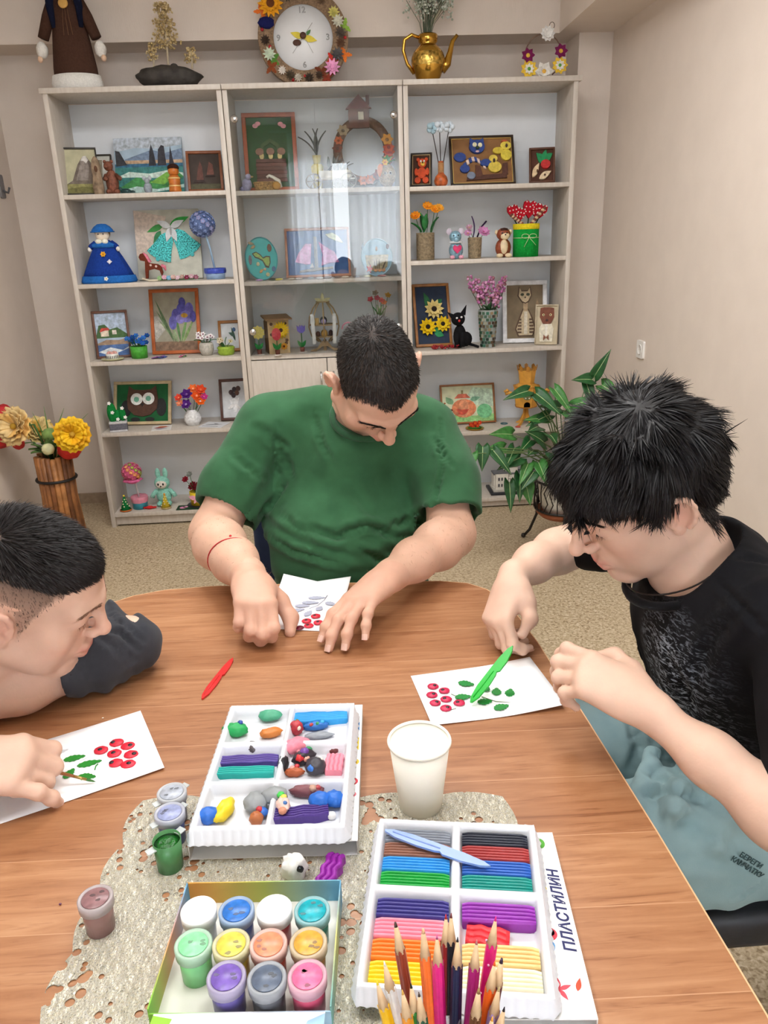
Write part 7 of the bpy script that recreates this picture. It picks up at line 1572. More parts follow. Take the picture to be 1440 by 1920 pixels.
t = thing('small_vase', 'yellow-banded small vase with a grey feathery sprig', 'vase', SP(594, 300, 'M', 0, .20)); MB(mat((206, 190, 120), .4)).lathe([(0, 0), (.022, 0), (.026, .03), (.018, .06), (.016, .12), (.022, .16), (.018, .16), (.013, .12), (0, .05)], 24).build('body', t); MB(mat((226, 206, 80), .4)).lathe([(.0262, .075), (.030, .085), (.030, .11), (.022, .12)], 24, cap=False).build('yellow_band', t)
for a in (60, 80, 100, 120, 140): leafpart(t, (0, 0, .16), (math.cos(math.radians(a)), -.1, math.sin(math.radians(a))), .12, .014, (104, 108, 104), 'feather_leaf')
t = thing('craft_wreath', 'round craft wreath of brown leaves and orange flowers with a little house on top', 'wreath', SP(682, 322, 'M', 0, .20, lift=.0)); ZC = .172
MB(mat((120, 90, 70), .9, noise=.3, nscale=60)).tube([(.125 * math.sin(a), 0, ZC + .135 * math.cos(a)) for a in np.linspace(0, 2 * math.pi, 49)], .022, 10, caps=False).build('ring', t)
MB(mat((112, 74, 62), .7, noise=.15)).box((-.015, -.012, ZC + .145), (.10, .03, .085), bev=.002).build('house_wall', t); MB(mat((110, 56, 52), .7)).prism([(-.062, 0), (.062, 0), (.0, .062)], .04, M=T(-.015, .008, ZC + .186) @ RX(90)).build('house_roof', t); MB(mat((100, 60, 54), .7)).box((.030, -.004, ZC + .225), (.016, .016, .04)).build('chimney', t); MB(mat((206, 196, 170), .5)).box((-.005, -.029, ZC + .155), (.026, .004, .034)).build('window', t)
rr = random.Random(4)
for i in range(22):
 a = rr.uniform(0, 6.283)
 if math.cos(a) > .75: continue
 c = rr.choice([(150, 90, 66), (120, 70, 54), (206, 110, 70), (226, 130, 90), (170, 150, 120), (196, 186, 160)]) if math.sin(a) < .3 else rr.choice([(226, 90, 40), (200, 60, 40), (140, 50, 40), (240, 170, 70)])
 flower(t, (.126 * math.sin(a), -.024, ZC + .136 * math.cos(a)), rr.uniform(.022, .034), c, tuple(int(x * .7) for x in c), 6, 15)
t = thing('burlap_hedgehog', 'burlap hedgehog face toy with googly eyes and green leaves', 'soft toy', SP(727, 350, 'M', 0, .09)); BU = mat((172, 148, 112), .95, noise=.25, nscale=120, bump=1, bscale=250)
MB(BU).ball((0, 0, .052), (.042, .034, .052), n=18, k=12, lump=.03).build('sack_body', t); MB(mat((230, 140, 90), .8)).ball((-.034, -.010, .075), (.016, .014, .030), n=12, k=8).build('orange_side', t)
for x in (-.014, .012): MB(mat((244, 244, 240), .3)).ball((x, -.034, .062), .008, n=12, k=8).build('eye', t); MB(mat((30, 30, 30), .3)).ball((x, -.041, .061), .004, n=8, k=6).build('pupil', t)
for a in (50, 90, 130, 20): leafpart(t, (0, -.006, .10), (math.cos(math.radians(a)), -.3, math.sin(math.radians(a))), .045, .013, (60, 150, 60))
flower(t, (-.012, -.028, .108), .018, (240, 190, 70), (220, 130, 60), 6, 15)
# middle, second shelf
def plaque(label, u, v, un, row, dy, rx, ry, c, rim, motifs, lean=12, rot=0):
 t = thing('round_plaque', label, 'plaque', SP(u, v, un, row, dy, rot) @ RX(90 - lean) @ T(0, ry, 0)); MB(mat(c, .6, noise=.08, nscale=30)).prism(circ(rx, 40, ry=ry), .006).build('disc', t)
 MB(mat(rim, .6)).tube([(rx * .98 * math.cos(a), ry * .98 * math.sin(a), .006) for a in np.linspace(0, 2 * math.pi, 49)], .0035, 6, caps=False).build('rim', t)
 for (nm, pts, cc, th) in motifs: MB(mat(cc, .6, noise=.2, nscale=80)).prism([(x * rx, y * ry) for x, y in pts], th, z=.0062).build(nm, t)
 return t
plaque('turquoise oval plaque with a gold peninsula map and sea creatures', 494, 524, 'M', 1, .09, .080, .105, (54, 176, 176), (40, 150, 156), [('map_outline', [(-.55, .25), (-.3, .33), (-.05, .2), (.1, .05), (.3, .12), (.55, .1), (.55, -.2), (.4, -.45), (.2, -.4), (.05, -.12), (-.2, .0), (-.4, .05)], (60, 60, 44), .003), ('map', [(-.48, .23), (-.3, .28), (-.08, .15), (.1, -.02), (.3, .05), (.48, .04), (.48, -.2), (.4, -.36), (.25, -.33), (.08, -.08), (-.2, .05), (-.38, .10)], (150, 180, 90), .006), ('bear', Ee(.55, .48, .14, .18), (110, 76, 60), .006), ('bird', Lf(-.75, .75, -10, .4, .08), (150, 140, 110), .005), ('bird', Lf(-.3, .6, 200, .35, .08), (170, 150, 110), .005), ('figure', Ee(-.7, -.05, .10, .22), (120, 110, 120), .006), ('starfish', Lf(-.2, -.65, 30, .3, .08), (206, 160, 100), .006), ('shell', Ee(-.25, -.25, .10, .09), (190, 190, 150), .006), ('shell', Ee(.3, -.75, .12, .09), (176, 176, 130), .006), ('whale', Ee(.7, -.5, .12, .12), (50, 90, 130), .006), ('shell', Ee(.15, -.5, .08, .06), (210, 180, 140), .006)], 14, 10)
PKG = (214, 150, 200)
framed('copper-framed blue picture of a sailboat with pink sails', 598, 517, 'M', 1, 124, 94, (176, 118, 90), (66, 104, 160), [('mast', [(.44, .12), (.50, .12), (.49, .85), (.44, .86)], (120, 120, 124), .006), ('sail', [(.12, .30), (.30, .24), (.37, .24), (.40, .70), (.30, .70), (.18, .50)], PKG, .004), ('sail', [(.55, .20), (.70, .26), (.85, .27), (.78, .50), (.62, .64), (.52, .74), (.58, .45)], (196, 130, 186), .004), ('hull', [(.18, .06), (.42, .08), (.75, .13), (.74, .17), (.45, .15), (.20, .10)], (112, 112, 116), .007), ('wave', [(.36, .16), (.40, .27), (.43, .16)], (206, 206, 214), .006), ('sun_cloud', [(.64, .90), (.76, .93), (.86, .84), (.93, .70), (.80, .76), (.70, .82)], (216, 224, 190), .005)], .012, .18, 0)
plaque('pale blue round plaque with a burlap basket and starfish', 708, 519, 'M', 1, .09, .078, .092, (150, 186, 206), (176, 206, 222), [('basket', [(-.75, .12), (.75, .12), (.66, -.5), (.4, -.72), (-.4, -.72), (-.66, -.5)], (186, 172, 138), .005)] + [('coral', Lf(x, -.68, a, .6, .05), (110, 96, 80), .008) for x, a in ((-.3, 120), (-.1, 100), (.1, 85), (.3, 60), (0, 95))] + [('starfish', Lf(-.5, -.62, a, .24, .06), (196, 60, 60), .009) for a in (0, 72, 144, 216, 288)] + [('shell_row', Ee(x, -.70, .12, .08), (214, 160, 120), .008) for x in (-.1, .15, .4)] + [('ladybird', Ee(.72, .55, .10, .13), (96, 44, 40), .006), ('fish', Lf(-.95, .45, 70, .4, .07), (120, 140, 160), .005), ('anchor', Ee(0, .45, .07, .12), (196, 180, 170), .005)], 14)
rr = random.Random(9)
for i, (nm, c) in enumerate((('lilac cloud-shaped', (196, 160, 214)), ('dark green', (60, 84, 66)), ('yellow', (210, 196, 90)), ('cream', (214, 204, 190)), ('beige', (196, 180, 166)), ('grey', (150, 150, 152)), ('white', (222, 222, 218)), ('taupe', (150, 130, 120)), ('charcoal', (92, 94, 98)), ('ivory', (226, 220, 206)), ('slate', (120, 124, 132)), ('pale yellow', (222, 214, 170)), ('rose', (206, 150, 150)))):
 u = (486, 512, 522, 548, 560, 583, 600, 615, 634, 648, 668, 690, 716)[i]
 MB(mat(c, .6, noise=.15)).ball((0, 0, .0052), (rr.uniform(.016, .024), rr.uniform(.010, .016), .005), n=14, k=8, lump=.06, seed=i).build('painted_pebble', None, SP(u, 524, 'M', 1, .04, rr.uniform(-30, 30)), '%s flat painted pebble on the glass-door shelf edge' % nm, 'pebble')
# middle, third shelf
t = thing('birdhouse', 'plywood birdhouse with painted sunflowers', 'birdhouse', SP(521, 656, 'M', 2, .13, 14)); PLY = mat((214, 184, 138), .6, noise=.12, nscale=25); PLYD = mat((150, 116, 80), .6, noise=.15)
MB(PLY).box((0, -.062, .085), (.108, .005, .170)).build('front_panel', t); MB(PLYD).box((-.0515, 0, .080), (.005, .118, .160)).build('side_panel', t); MB(PLY).box((.0515, 0, .080), (.005, .118, .160)).build('side_panel', t); MB(PLY).box((0, .06, .08), (.098, .005, .16)).build('back_panel', t); MB(PLYD).box((0, -.006, .180), (.136, .155, .007), M=T(0, 0, 0) @ RX(4)).build('roof', t); MB(PLY).box((0, 0, .004), (.108, .13, .006)).build('floor_panel', t)
flower(t, (.010, -.068, .118), .046, (244, 206, 40), (60, 36, 26), 18, 6, (0, -1, 0), 2, .009, 'sunflower'); flower(t, (.022, -.067, .036), .020, (226, 160, 60), (110, 50, 30), 8, 6, (0, -1, 0), 1, None, 'painted_flower')
for (x, z) in ((-.036, .150), (.036, .150), (-.038, .098), (.040, .066), (.036, .052)): MB(mat((90, 60, 40), .6)).prism(circ(.008, 12), .002, M=T(x, -.0645, z) @ RX(90)).build('painted_leaf', t)
def paperflower(label, u, v, dy, c, kind, h_, leafc=(50, 140, 70)):
 t = thing('paper_flower', label, 'paper flower', SP(u, v, 'M', 2, dy)); MB(mat((222, 214, 206), .6)).lathe([(0, 0), (.024, 0), (.024, .003), (0, .003)], 24).build('base_disc', t); MB(felt((132, 78, 66))).lathe([(0, .003), (.011, .003), (.013, .026), (0, .026)], 16).build('tiny_pot', t); MB(mat((70, 130, 70), .6)).tube([(0, 0, .02), (0, 0, h_)], .0025, 6).build('stem', t)
 for s_ in (-1, 1): MB(felt(leafc)).prism(leaf2(.042, .010, 7), .003, M=T(0, -.002, .026) @ RX(90) @ RZ(90 - s_ * 32)).build('leaf', t)
 if kind == 'star': MB(felt(c)).prism([(r_ * math.cos(a), r_ * math.sin(a)) for i in range(20) for a, r_ in ((i * math.pi / 10, (.036 if i % 2 else .029)),)], .004, M=T(0, -.004, h_) @ RX(90)).build('bloom', t)
 elif kind == 'tulip': MB(felt(c)).prism([(-.022, .018), (-.012, .008), (-.005, .020), (0, .010), (.005, .020), (.012, .008), (.022, .018), (.020, -.010), (.008, -.022), (-.008, -.022), (-.020, -.010)], .004, M=T(0, -.004, h_) @ RX(90)).build('bloom', t)
 elif kind == 'oval': MB(felt(c)).prism(circ(.023, 18, ry=.031), .004, M=T(0, -.004, h_) @ RX(90)).build('bloom', t)
 else: MB(felt(c)).tube([((.004 + .0033 * i * .5) * math.cos(i * .5), -.004, h_ + (.004 + .0033 * i * .5) * math.sin(i * .5)) for i in range(20)], .004, 6).build('bloom', t)
paperflower('yellow star-shaped paper flower on a tiny pot', 487, 662, .06, (222, 206, 120), 'star', .112)
paperflower('coral oval paper flower on a tiny pot', 521, 663, .022, (214, 80, 90), 'oval', .104)
paperflower('violet tulip paper flower on a tiny pot', 567, 656, .09, (120, 110, 196), 'tulip', .120)
paperflower('pink spiral paper flower on a tiny pot', 656, 655, .09, (232, 160, 180), 'spiral', .112)
t = thing('plywood_egg', 'openwork plywood egg with two tiers of little figures and white strips', 'ornament', SP(610, 657, 'M', 2, .13)); PL2 = mat((172, 146, 108), .6, noise=.12, nscale=30)
for a in (0, 45, 90, 135, 180, 225, 270, 315):
 MB(PL2).tube([(math.cos(math.radians(a)) * r_, math.sin(math.radians(a)) * r_ * .8, z) for r_, z in ((.030, .045), (.066, .075), (.078, .120), (.072, .170), (.052, .215), (.026, .245))], .0035, 6).build('rib', t)
for (z, r_) in ((.070, .060), (.130, .076)): MB(PL2).lathe([(0, z), (r_, z), (r_, z + .004), (0, z + .004)], 28, M=SC(1, .8, 1)).build('tier', t)
MB(PL2).lathe([(.022, .243), (.036, .244), (.036, .249), (.022, .249)], 20).build('top_ring', t)
for a in (20, 90, 160): MB(mat((214, 206, 160), .6)).prism(leaf2(.045, .010, 5), .003, M=T(0, 0, .248) @ RX(90) @ RZ(a)).build('crown_leaf', t)
for s_ in (-1, 1): MB(PL2).prism([(0, .050), (.014, .050), (.040, .016), (.074, .006), (.078, 0), (.046, 0), (.016, .022), (0, .026)], .005, M=T(0, -.02, 0) @ SC(s_, 1, 1) @ RX(90)).build('leg', t); MB(mat((226, 226, 224), .6)).box((s_ * .050, -.066, .118), (.018, .004, .150), M=RY(s_ * 2)).build('white_strip', t)
MB(PL2).prism([(-.008, .05), (.008, .05), (.008, 0), (-.008, 0)], .05, M=T(0, .04, 0) @ RX(90)).build('leg', t)
MB(mat((206, 166, 90), .3, metal=.5)).ball((0, -.03, .090), (.018, .016, .020), n=14, k=10).build('gold_bell', t); MB(mat((60, 60, 66), .5)).ball((0, -.02, .155), (.018, .014, .020), n=14, k=10).build('figure', t); MB(mat((176, 160, 206), .5)).ball((0, -.034, .150), (.013, .006, .014), n=12, k=8).build('lilac_front', t); MB(mat((110, 70, 50), .5)).ball((-.032, -.02, .087), (.012, .012, .014), n=10, k=8).build('figure', t); MB(mat((80, 56, 46), .5)).ball((.034, -.02, .090), (.012, .012, .016), n=10, k=8).build('figure', t); MB(mat((206, 170, 110), .5)).box((-.034, -.02, .150), (.020, .016, .034), bev=.002).build('figure', t)
plantpot('narrow vase of small pink and orange tulips behind the glass', 714, 652, 'M', 2, .16, [(0, 0), (.024, 0), (.028, .09), (.024, .13), (.020, .13), (0, .06)], (150, 170, 160), [(x, -.01, z, .020, c, c2, 5, 2) for x, z, c, c2 in ((-.045, .245, (206, 90, 100), (180, 60, 70)), (-.012, .250, (190, 60, 80), (150, 40, 60)), (.022, .228, (226, 130, 60), (200, 100, 40)), (.044, .262, (206, 160, 70), (170, 120, 40)), (-.02, .275, (150, 140, 120), (120, 110, 90)), (.010, .238, (220, 100, 90), (180, 70, 60)))], leaf=[((0, 0, .12), (x, -.2, 1), .10, .012, (60, 130, 70)) for x in (-.5, -.2, .2, .5)])
# ---------------------------------------------------------------- right unit, upper shelf
RB = (206, 74, 30)
framed('dark-framed picture of a seated orange-red bear', 790, 348, 'R', 0, 40, 66, (40, 32, 28), (70, 40, 26), [('body', Ee(.52, .38, .26, .18), RB, .010), ('head', Ee(.55, .70, .24, .15), RB, .012), ('ear', Ee(.32, .83, .09, .06), RB, .010), ('ear', Ee(.78, .83, .09, .06), RB, .010), ('arm', Ee(.22, .42, .10, .12), RB, .010), ('arm', Ee(.84, .42, .10, .12), RB, .010), ('leg', Ee(.30, .13, .17, .10), RB, .012), ('leg', Ee(.74, .13, .17, .10), RB, .012), ('muzzle', Ee(.58, .66, .12, .07), (226, 180, 70), .016), ('eye', Ee(.48, .75, .045, .03), (240, 240, 240), .016), ('eye', Ee(.66, .75, .045, .03), (240, 240, 240), .016), ('nose', Ee(.58, .69, .04, .02), (40, 30, 30), .020)], .009, .12, -8, inner=(226, 200, 150))
t = thing('flask_vase', 'round orange and twine flask vase on the upper right shelf', 'vase', SP(827, 348, 'R', 0, .10)); MB(mat((190, 96, 50), .35, noise=.4, nscale=40)).lathe([(0, 0), (.020, 0), (.031, .012), (.034, .028), (.028, .046), (.016, .058), (.0125, .066), (.013, .115), (.010, .115), (.010, .06), (0, .03)], 28).build('flask', t)
for i in range(8): MB(mat((176, 130, 84), .8)).lathe([(.0135, .064 + i * .0055), (.0155, .0665 + i * .0055), (.0135, .0695 + i * .0055)], 20, cap=False).build('twine_turn', t)
t = thing('cotton_stems', 'white and pale blue cotton balls on dark stems in the flask vase', 'dried flowers', SP(827, 348, 'R', 0, .10, lift=.070))
for (x0, x1, h_) in ((-.004, -.042, .185), (0, -.006, .190), (.004, .040, .188)):
 stem(t, (x0, 0, -.002), (x1, 0, h_), .0022, (52, 44, 44), .0)
 for q in range(5): a = q * 1.26; MB(felt((214, 226, 236) if x1 != -.042 else (176, 206, 220))).ball((x1 + .015 * math.cos(a), -.006 + .010 * math.sin(a * 1.7), h_ + .013 * math.sin(a) + .006), (.014, .012, .014), n=12, k=8).build('cotton_boll', t)
BC = (44, 70, 140)
framed('gilt-framed plasticine picture of a striped blue cat and two yellow chicks on a fence', 906, 347, 'R', 0, 122, 94, (50, 36, 26), (140, 100, 60), [('log', [(.22, .06), (.90, .10), (.90, .20), (.24, .16)], (84, 50, 38), .008), ('log', [(.38, .14), (.50, .14), (.46, .38), (.38, .40)], (96, 58, 44), .009), ('log', [(.82, .16), (.92, .18), (.92, .44), (.84, .42)], (90, 54, 42), .009)] + [('stripe', [(.18 + i * .045, .40 + .18 * math.sin(math.pi * (i + .5) / 8)), (.20 + i * .045, .40 + .18 * math.sin(math.pi * (i + .5) / 8) - .10), (.24 + i * .045, .40 + .18 * math.sin(math.pi * (i + 1) / 8) - .10), (.225 + i * .045, .40 + .18 * math.sin(math.pi * (i + 1) / 8))], (224, 200, 186) if i % 2 else BC, .010) for i in range(8)] + [('tail', Ee(.13, .58, .10, .10), BC, .010), ('paw', Ee(.20, .32, .08, .09), BC, .012), ('paw', Ee(.56, .44, .09, .08), BC, .012), ('head', Ee(.42, .80, .13, .15), BC, .014), ('ear', [(.30, .88), (.31, .99), (.39, .93)], BC, .012), ('ear', [(.54, .88), (.53, .99), (.45, .93)], BC, .012), ('eye', Ee(.38, .83, .035, .05), (236, 230, 190), .018), ('eye', Ee(.47, .82, .035, .05), (236, 230, 190), .018), ('nose', Ee(.425, .76, .03, .03), (40, 60, 40), .020), ('mouth', Ee(.42, .68, .03, .02), (226, 190, 190), .018), ('mouse', Ee(.30, .16, .07, .08), (120, 130, 150), .012), ('chick_body', Ee(.70, .34, .11, .12), (220, 196, 80), .012), ('chick_head', Ee(.68, .52, .07, .08), (222, 198, 84), .014), ('chick_beak', Ee(.69, .47, .02, .04), (60, 44, 36), .018), ('chick_body', Ee(.90, .60, .09, .12), (220, 200, 70), .012), ('chick_head', Ee(.90, .80, .09, .09), (224, 204, 80), .014), ('chick_wing', Ee(.77, .70, .09, .07), (214, 190, 66), .012), ('chick_comb', Ee(.88, .90, .05, .02), (190, 90, 50), .016), ('chick_beak', Ee(.91, .79, .02, .04), (70, 50, 40), .018)], .012, .17, 0, inner=(226, 196, 120))
framed('brown plaque with a red apple, apple halves and green leaves', 1016, 344, 'R', 0, 48, 70, (92, 58, 42), (82, 46, 32), [('leaf', Lf(.62, .58, 140, .5, .16), (30, 140, 84), .006), ('leaf', Lf(.55, .62, 70, .4, .14), (34, 150, 90), .007), ('leaf', Lf(.62, .66, 30, .42, .13), (30, 136, 80), .007), ('apple', Ee(.66, .52, .22, .14), (200, 50, 50), .012), ('apple_half', Lf(.06, .12, 55, .55, .13), (226, 200, 160), .010), ('apple_half', Lf(.36, .06, 22, .6, .12), (226, 204, 170), .012), ('core', Ee(.28, .30, .04, .05), (90, 60, 40), .014), ('core', Ee(.62, .16, .05, .03), (90, 60, 40), .016)], .010, .12, -10)
# right, second shelf
TW = mat((150, 132, 104), .8, noise=.3, nscale=100, bump=.8, bscale=200)
t = plantpot('grey twine-wrapped can of orange marigolds', 798, 488, 'R', 1, .09, [(0, 0), (.044, 0), (.044, .130), (.040, .130), (.038, .10), (0, .10)], (140, 130, 110), [(-.048, -.01, .205, .030, (240, 150, 40), (210, 90, 30), 10), (.012, 0, .248, .030, (242, 160, 44), (216, 110, 30), 10), (.046, -.01, .232, .030, (240, 156, 40), (216, 104, 30), 10), (.070, -.004, .240, .026, (238, 170, 60), (216, 110, 30), 10)], leaf=[((-.01, 0, .13), (-.3, -.2, 1), .10, .024, (30, 110, 50)), ((-.02, 0, .13), (-.8, -.2, .6), .07, .020, (36, 120, 56)), ((.03, 0, .13), (.5, -.2, .8), .08, .020, (30, 104, 50)), ((.0, -.01, .14), (.1, -.3, 1), .08, .018, (44, 124, 60))])
for i in range(22): MB(TW).lathe([(.0435, .002 + i * .0058), (.0468, .0049 + i * .0058), (.0435, .0078 + i * .0058)], 28, cap=False).build('twine_turn', t)
SVB = mat((140, 180, 200), .3, noise=.2, nscale=80, metal=.3)
t = thing('mouse_figurine', 'shiny blue mouse figurine hugging a pink heart', 'figurine', SP(855, 487, 'R', 1, .07)); MB(SVB).ball((0, 0, .042), (.036, .028, .042), n=18, k=12).build('body', t); h0 = MB(SVB).ball((-.004, -.006, .106), (.030, .024, .028), n=18, k=12).ball((-.002, -.026, .092), (.015, .012, .014), n=12, k=8).build('head', t)
for s_ in (-1, 1): MB(mat((200, 190, 206), .4)).ball((-.004 + s_ * .030, .002, .130), (.015, .006, .016), n=14, k=10).build('ear', h0); MB(mat((40, 40, 50), .3)).ball((-.004 + s_ * .011, -.028, .112), .0035, n=8, k=6).build('eye', h0); MB(mat((226, 160, 180), .4)).ball((s_ * .022, -.026, .010), (.013, .014, .010), n=12, k=8).build('foot', t)
MB(mat((206, 40, 100), .4, noise=.2)).prism([(0, -.024), (.020, -.004), (.022, .010), (.012, .018), (0, .010), (-.012, .018), (-.022, .010), (-.020, -.004)], .008, M=T(.002, -.026, .050) @ RX(90)).build('heart', t); MB(mat((220, 226, 230), .5)).lathe([(.026, .074), (.036, .080), (.026, .086)], 20, cap=False).build('ruff', t)
t = plantpot('small twine pot with lilac flowers and purple sprigs', 890, 483, 'R', 1, .09, [(0, 0), (.030, 0), (.034, .100), (.030, .100), (.028, .08), (0, .08)], (150, 126, 92), [(-.036, -.01, .118, .024, (206, 150, 190), (190, 130, 60), 8), (.040, -.012, .120, .036, (206, 140, 186), (180, 90, 140), 9), (-.030, -.008, .145, .020, (190, 150, 170), (200, 160, 90), 8)], leaf=[((-.01, 0, .10), (-.15, 0, 1), .10, .014, (66, 34, 96))])
for i in range(14): MB(TW).lathe([(.0305 + i * .00025, .002 + i * .0068), (.0335 + i * .00025, .0054 + i * .0068), (.0308 + i * .00025, .0088 + i * .0068)], 24, cap=False).build('twine_turn', t)
MB(felt((44, 26, 60))).tube([(.012, 0, .10), (.030, 0, .145), (.058, 0, .175)], .004, 6).build('pipe_cleaner', t)
t = thing('tiger_figurine', 'sitting brown and cream tiger figurine', 'figurine', SP(943, 484, 'R', 1, .07)); TB, TC = mat((140, 70, 44), .4, noise=.3, nscale=60), mat((226, 206, 170), .4, noise=.1)
MB(TB).ball((0, 0, .046), (.040, .030, .046), n=18, k=12).build('body', t); MB(TC).ball((0, -.016, .050), (.022, .020, .036), n=14, k=10).build('belly', t); h0 = MB(TB).ball((0, -.002, .110), (.036, .028, .030), n=18, k=12).build('head', t); MB(TC).ball((.004, -.020, .102), (.024, .014, .018), n=14, k=10).build('muzzle', h0)
for s_ in (-1, 1): MB(TC).ball((s_ * .034, 0, .120), (.010, .008, .012), n=10, k=8).build('ear', h0); MB(mat((30, 26, 26), .3)).ball((s_ * .012, -.028, .116), .004, n=8, k=6).build('eye', h0); MB(TC).ball((s_ * .022, -.026, .010), (.018, .018, .011), n=12, k=8).build('paw', t)
for i in range(3): MB(mat((70, 40, 34), .5)).tube([(-.018, -.022 + .004 * i, .128 + .004 * i), (0, -.026 + .005 * i, .131 + .004 * i), (.018, -.022 + .004 * i, .128 + .004 * i)], .0018, 6).build('stripe', h0)
MB(mat((40, 30, 30), .3)).ball((.004, -.034, .108), .004, n=8, k=6).build('nose', h0)
t = thing('gift_tub', 'bright green round tub with a yellow rim and tied twine bow', 'tub', SP(985, 482, 'R', 1, .09)); MB(felt((20, 156, 60))).lathe([(0, 0), (.064, 0), (.064, .136), (0, .136)], 36).build('tub_wall', t); MB(felt((226, 206, 40))).lathe([(.0645, .130), (.066, .132), (.066, .156), (.062, .156), (.060, .138)], 36, cap=False).build('yellow_rim', t)
CT = mat((206, 214, 170), .7); MB(CT).tube([(.0655 * math.cos(a), .0655 * math.sin(a), .090) for a in np.linspace(0, 2 * math.pi, 37)], .0014, 6, caps=False).build('twine', t)
for a in (15, 165): MB(CT).tube([(0, -.068, .092)] + [(math.cos(math.radians(a)) * .020 + .018 * math.cos(b_), -.069, .098 + .010 * math.sin(b_)) for b_ in np.linspace(0 if a > 90 else 3.14, 6.28 if a > 90 else 9.42, 14)], .0013, 5).build('bow_loop', t)
for a in (-50, -115): MB(CT).tube([(0, -.068, .092), (math.cos(math.radians(a)) * .025, -.069, .092 + math.sin(math.radians(a)) * .022), (math.cos(math.radians(a)) * .056, -.066, .092 + math.sin(math.radians(a)) * .050)], .0013, 5).build('bow_tail', t)
RH = felt((176, 24, 40)); DOT = mat((244, 236, 230), .6)
t = thing('fabric_hearts', 'red dotted fabric hearts on striped sticks in the green tub', 'fabric hearts', SP(985, 482, 'R', 1, .09, lift=.137)); rr = random.Random(2)
for (x, z, s_, a) in ((-.072, .078, .040, 12), (-.034, .066, .038, -14), (.012, .090, .048, -6), (.046, .080, .042, 8), (.070, .078, .040, -18)):
 hp = [(0, -1.1), (.55, -.55), (.95, .1), (.85, .65), (.45, .85), (0, .5), (-.45, .85), (-.85, .65), (-.95, .1), (-.55, -.55)]
 M_ = T(x, -.008 - .006 * abs(x) * 10, z) @ RX(90) @ RZ(a); MB(RH).prism([(q[0] * s_ * .72, q[1] * s_ * .9) for q in hp], .022, M=M_ @ T(0, 0, -.011)).build('heart', t)
 d_ = MB(DOT)
 for i in range(9): d_.ball(((i % 3 - 1) * s_ * .40, (i // 3 - .7) * s_ * .48, .011), .0036, n=8, k=4, M=M_)
 d_.build('polka_dots', t, kind='stuff')
 stem(t, (x * .35, 0, -.02), (x, 0, z - s_ * .5), .003, (20, 60, 40), 0)
for (x0, x1, z) in ((.020, .082, .088), (-.03, -.082, .06)):
 for i in range(9): q = i / 8; MB(mat((206, 176, 140) if i % 2 else (120, 60, 50), .7)).ball((x0 + (x1 - x0) * q, -.030, .020 + (z - .02) * q), (.010, .008, .008), n=10, k=8).build('striped_roll', t)
# right, third shelf
framed('wood-framed sunflower applique on navy', 814, 645, 'R', 2, 74, 124, (166, 112, 58), (40, 54, 78), [('leaf', Lf(.45, .6, 120, .35, .10), (20, 100, 50), .003), ('leaf', Lf(.55, .6, 30, .35, .10), (20, 110, 60), .003), ('leaf', Lf(.5, .25, -20, .35, .09), (30, 140, 80), .003)], .014, .16, 5)
tb = [o for o in COL.objects if o.get('label', '').startswith('wood-framed sunflower')][0]
for (x, y, r, c) in ((.010, .030, .056, (222, 200, 130)), (-.030, -.062, .050, (240, 200, 30)), (.052, -.050, .046, (240, 204, 40))):
 mb = MB(); petals(mb, (x, y, .012), 11, r, .015, felt(c), 14, I4, 2, .002, felt((44, 34, 30)), .38); mb.build('sunflower', tb)
t = thing('plush_cat', 'black felt cat toy with one ear up and a long tail', 'soft toy', SP(862, 646, 'R', 2, .08)); BK = felt((22, 22, 26))
MB(BK).ball((0, 0, .060), (.034, .028, .060), n=18, k=12).build('body', t); h0 = MB(BK).ball((-.010, -.008, .148), (.036, .028, .034), n=18, k=12).build('head', t); MB(BK).prism([(-.014, 0), (.016, 0), (.014, .052)], .010, M=T(.012, 0, .168) @ RX(90) @ RZ(-8)).build('ear', h0); MB(BK).prism([(-.014, 0), (.014, 0), (-.012, .040)], .010, M=T(-.034, 0, .160) @ RX(90) @ RZ(35)).build('ear', h0)
MB(BK).ball((.030, -.008, .046), (.034, .024, .038), n=14, k=10).build('haunch', t); MB(BK).tube([(.044, 0, .020), (.070, -.02, .014), (.092, -.04, .007)], [.008, .007, .007], 8).build('tail', t)
for x in (-.018, .012): MB(BK).tube([(x, -.020, .080), (x - .004, -.034, .040), (x - .004, -.040, .010)], [.012, .011, .012], 8).build('foreleg', t)
MB(mat((236, 236, 236), .4)).ball((-.020, -.034, .156), (.006, .004, .005), n=8, k=6).ball((.004, -.034, .160), (.006, .004, .005), n=8, k=6).build('eye', h0); MB(mat((206, 50, 50), .4)).ball((-.008, -.037, .142), (.006, .004, .007), n=8, k=6).build('nose', h0)
for z in (.055, .035): MB(mat((230, 230, 230), .4)).ball((.016, -.030, z), .004, n=8, k=6).build('button', t)
t = thing('berry_strand', 'strand of small red berries lying by the sunflower picture', 'berries', SP(834, 653, 'R', 2, .05)); rr = random.Random(6); mb = MB(mat((150, 26, 34), .35)); mb2 = MB(mat((110, 40, 40), .6)).tube([(-.06, 0, .006), (0, .005, .008), (.05, 0, .006), (.075, .004, .004)], .002, 6).build('twig', t)
for i in range(60): mb.ball((rr.uniform(-.065, .07), rr.uniform(-.022, .022), rr.uniform(.006, .020)), rr.uniform(.004, .0065), n=8, k=6)
mb.build('berries', t, kind='stuff')
t = thing('mosaic_vase', 'tapered glass vase covered in a green and brown mosaic', 'vase', SP(914, 650, 'R', 2, .08)); MB(mat((190, 200, 196), .15, trans=.4)).lathe([(0, 0), (.036, 0), (.050, .190), (.047, .190), (.034, .006), (0, .006)], 12, smooth=False).build('glass', t); rr = random.Random(12)
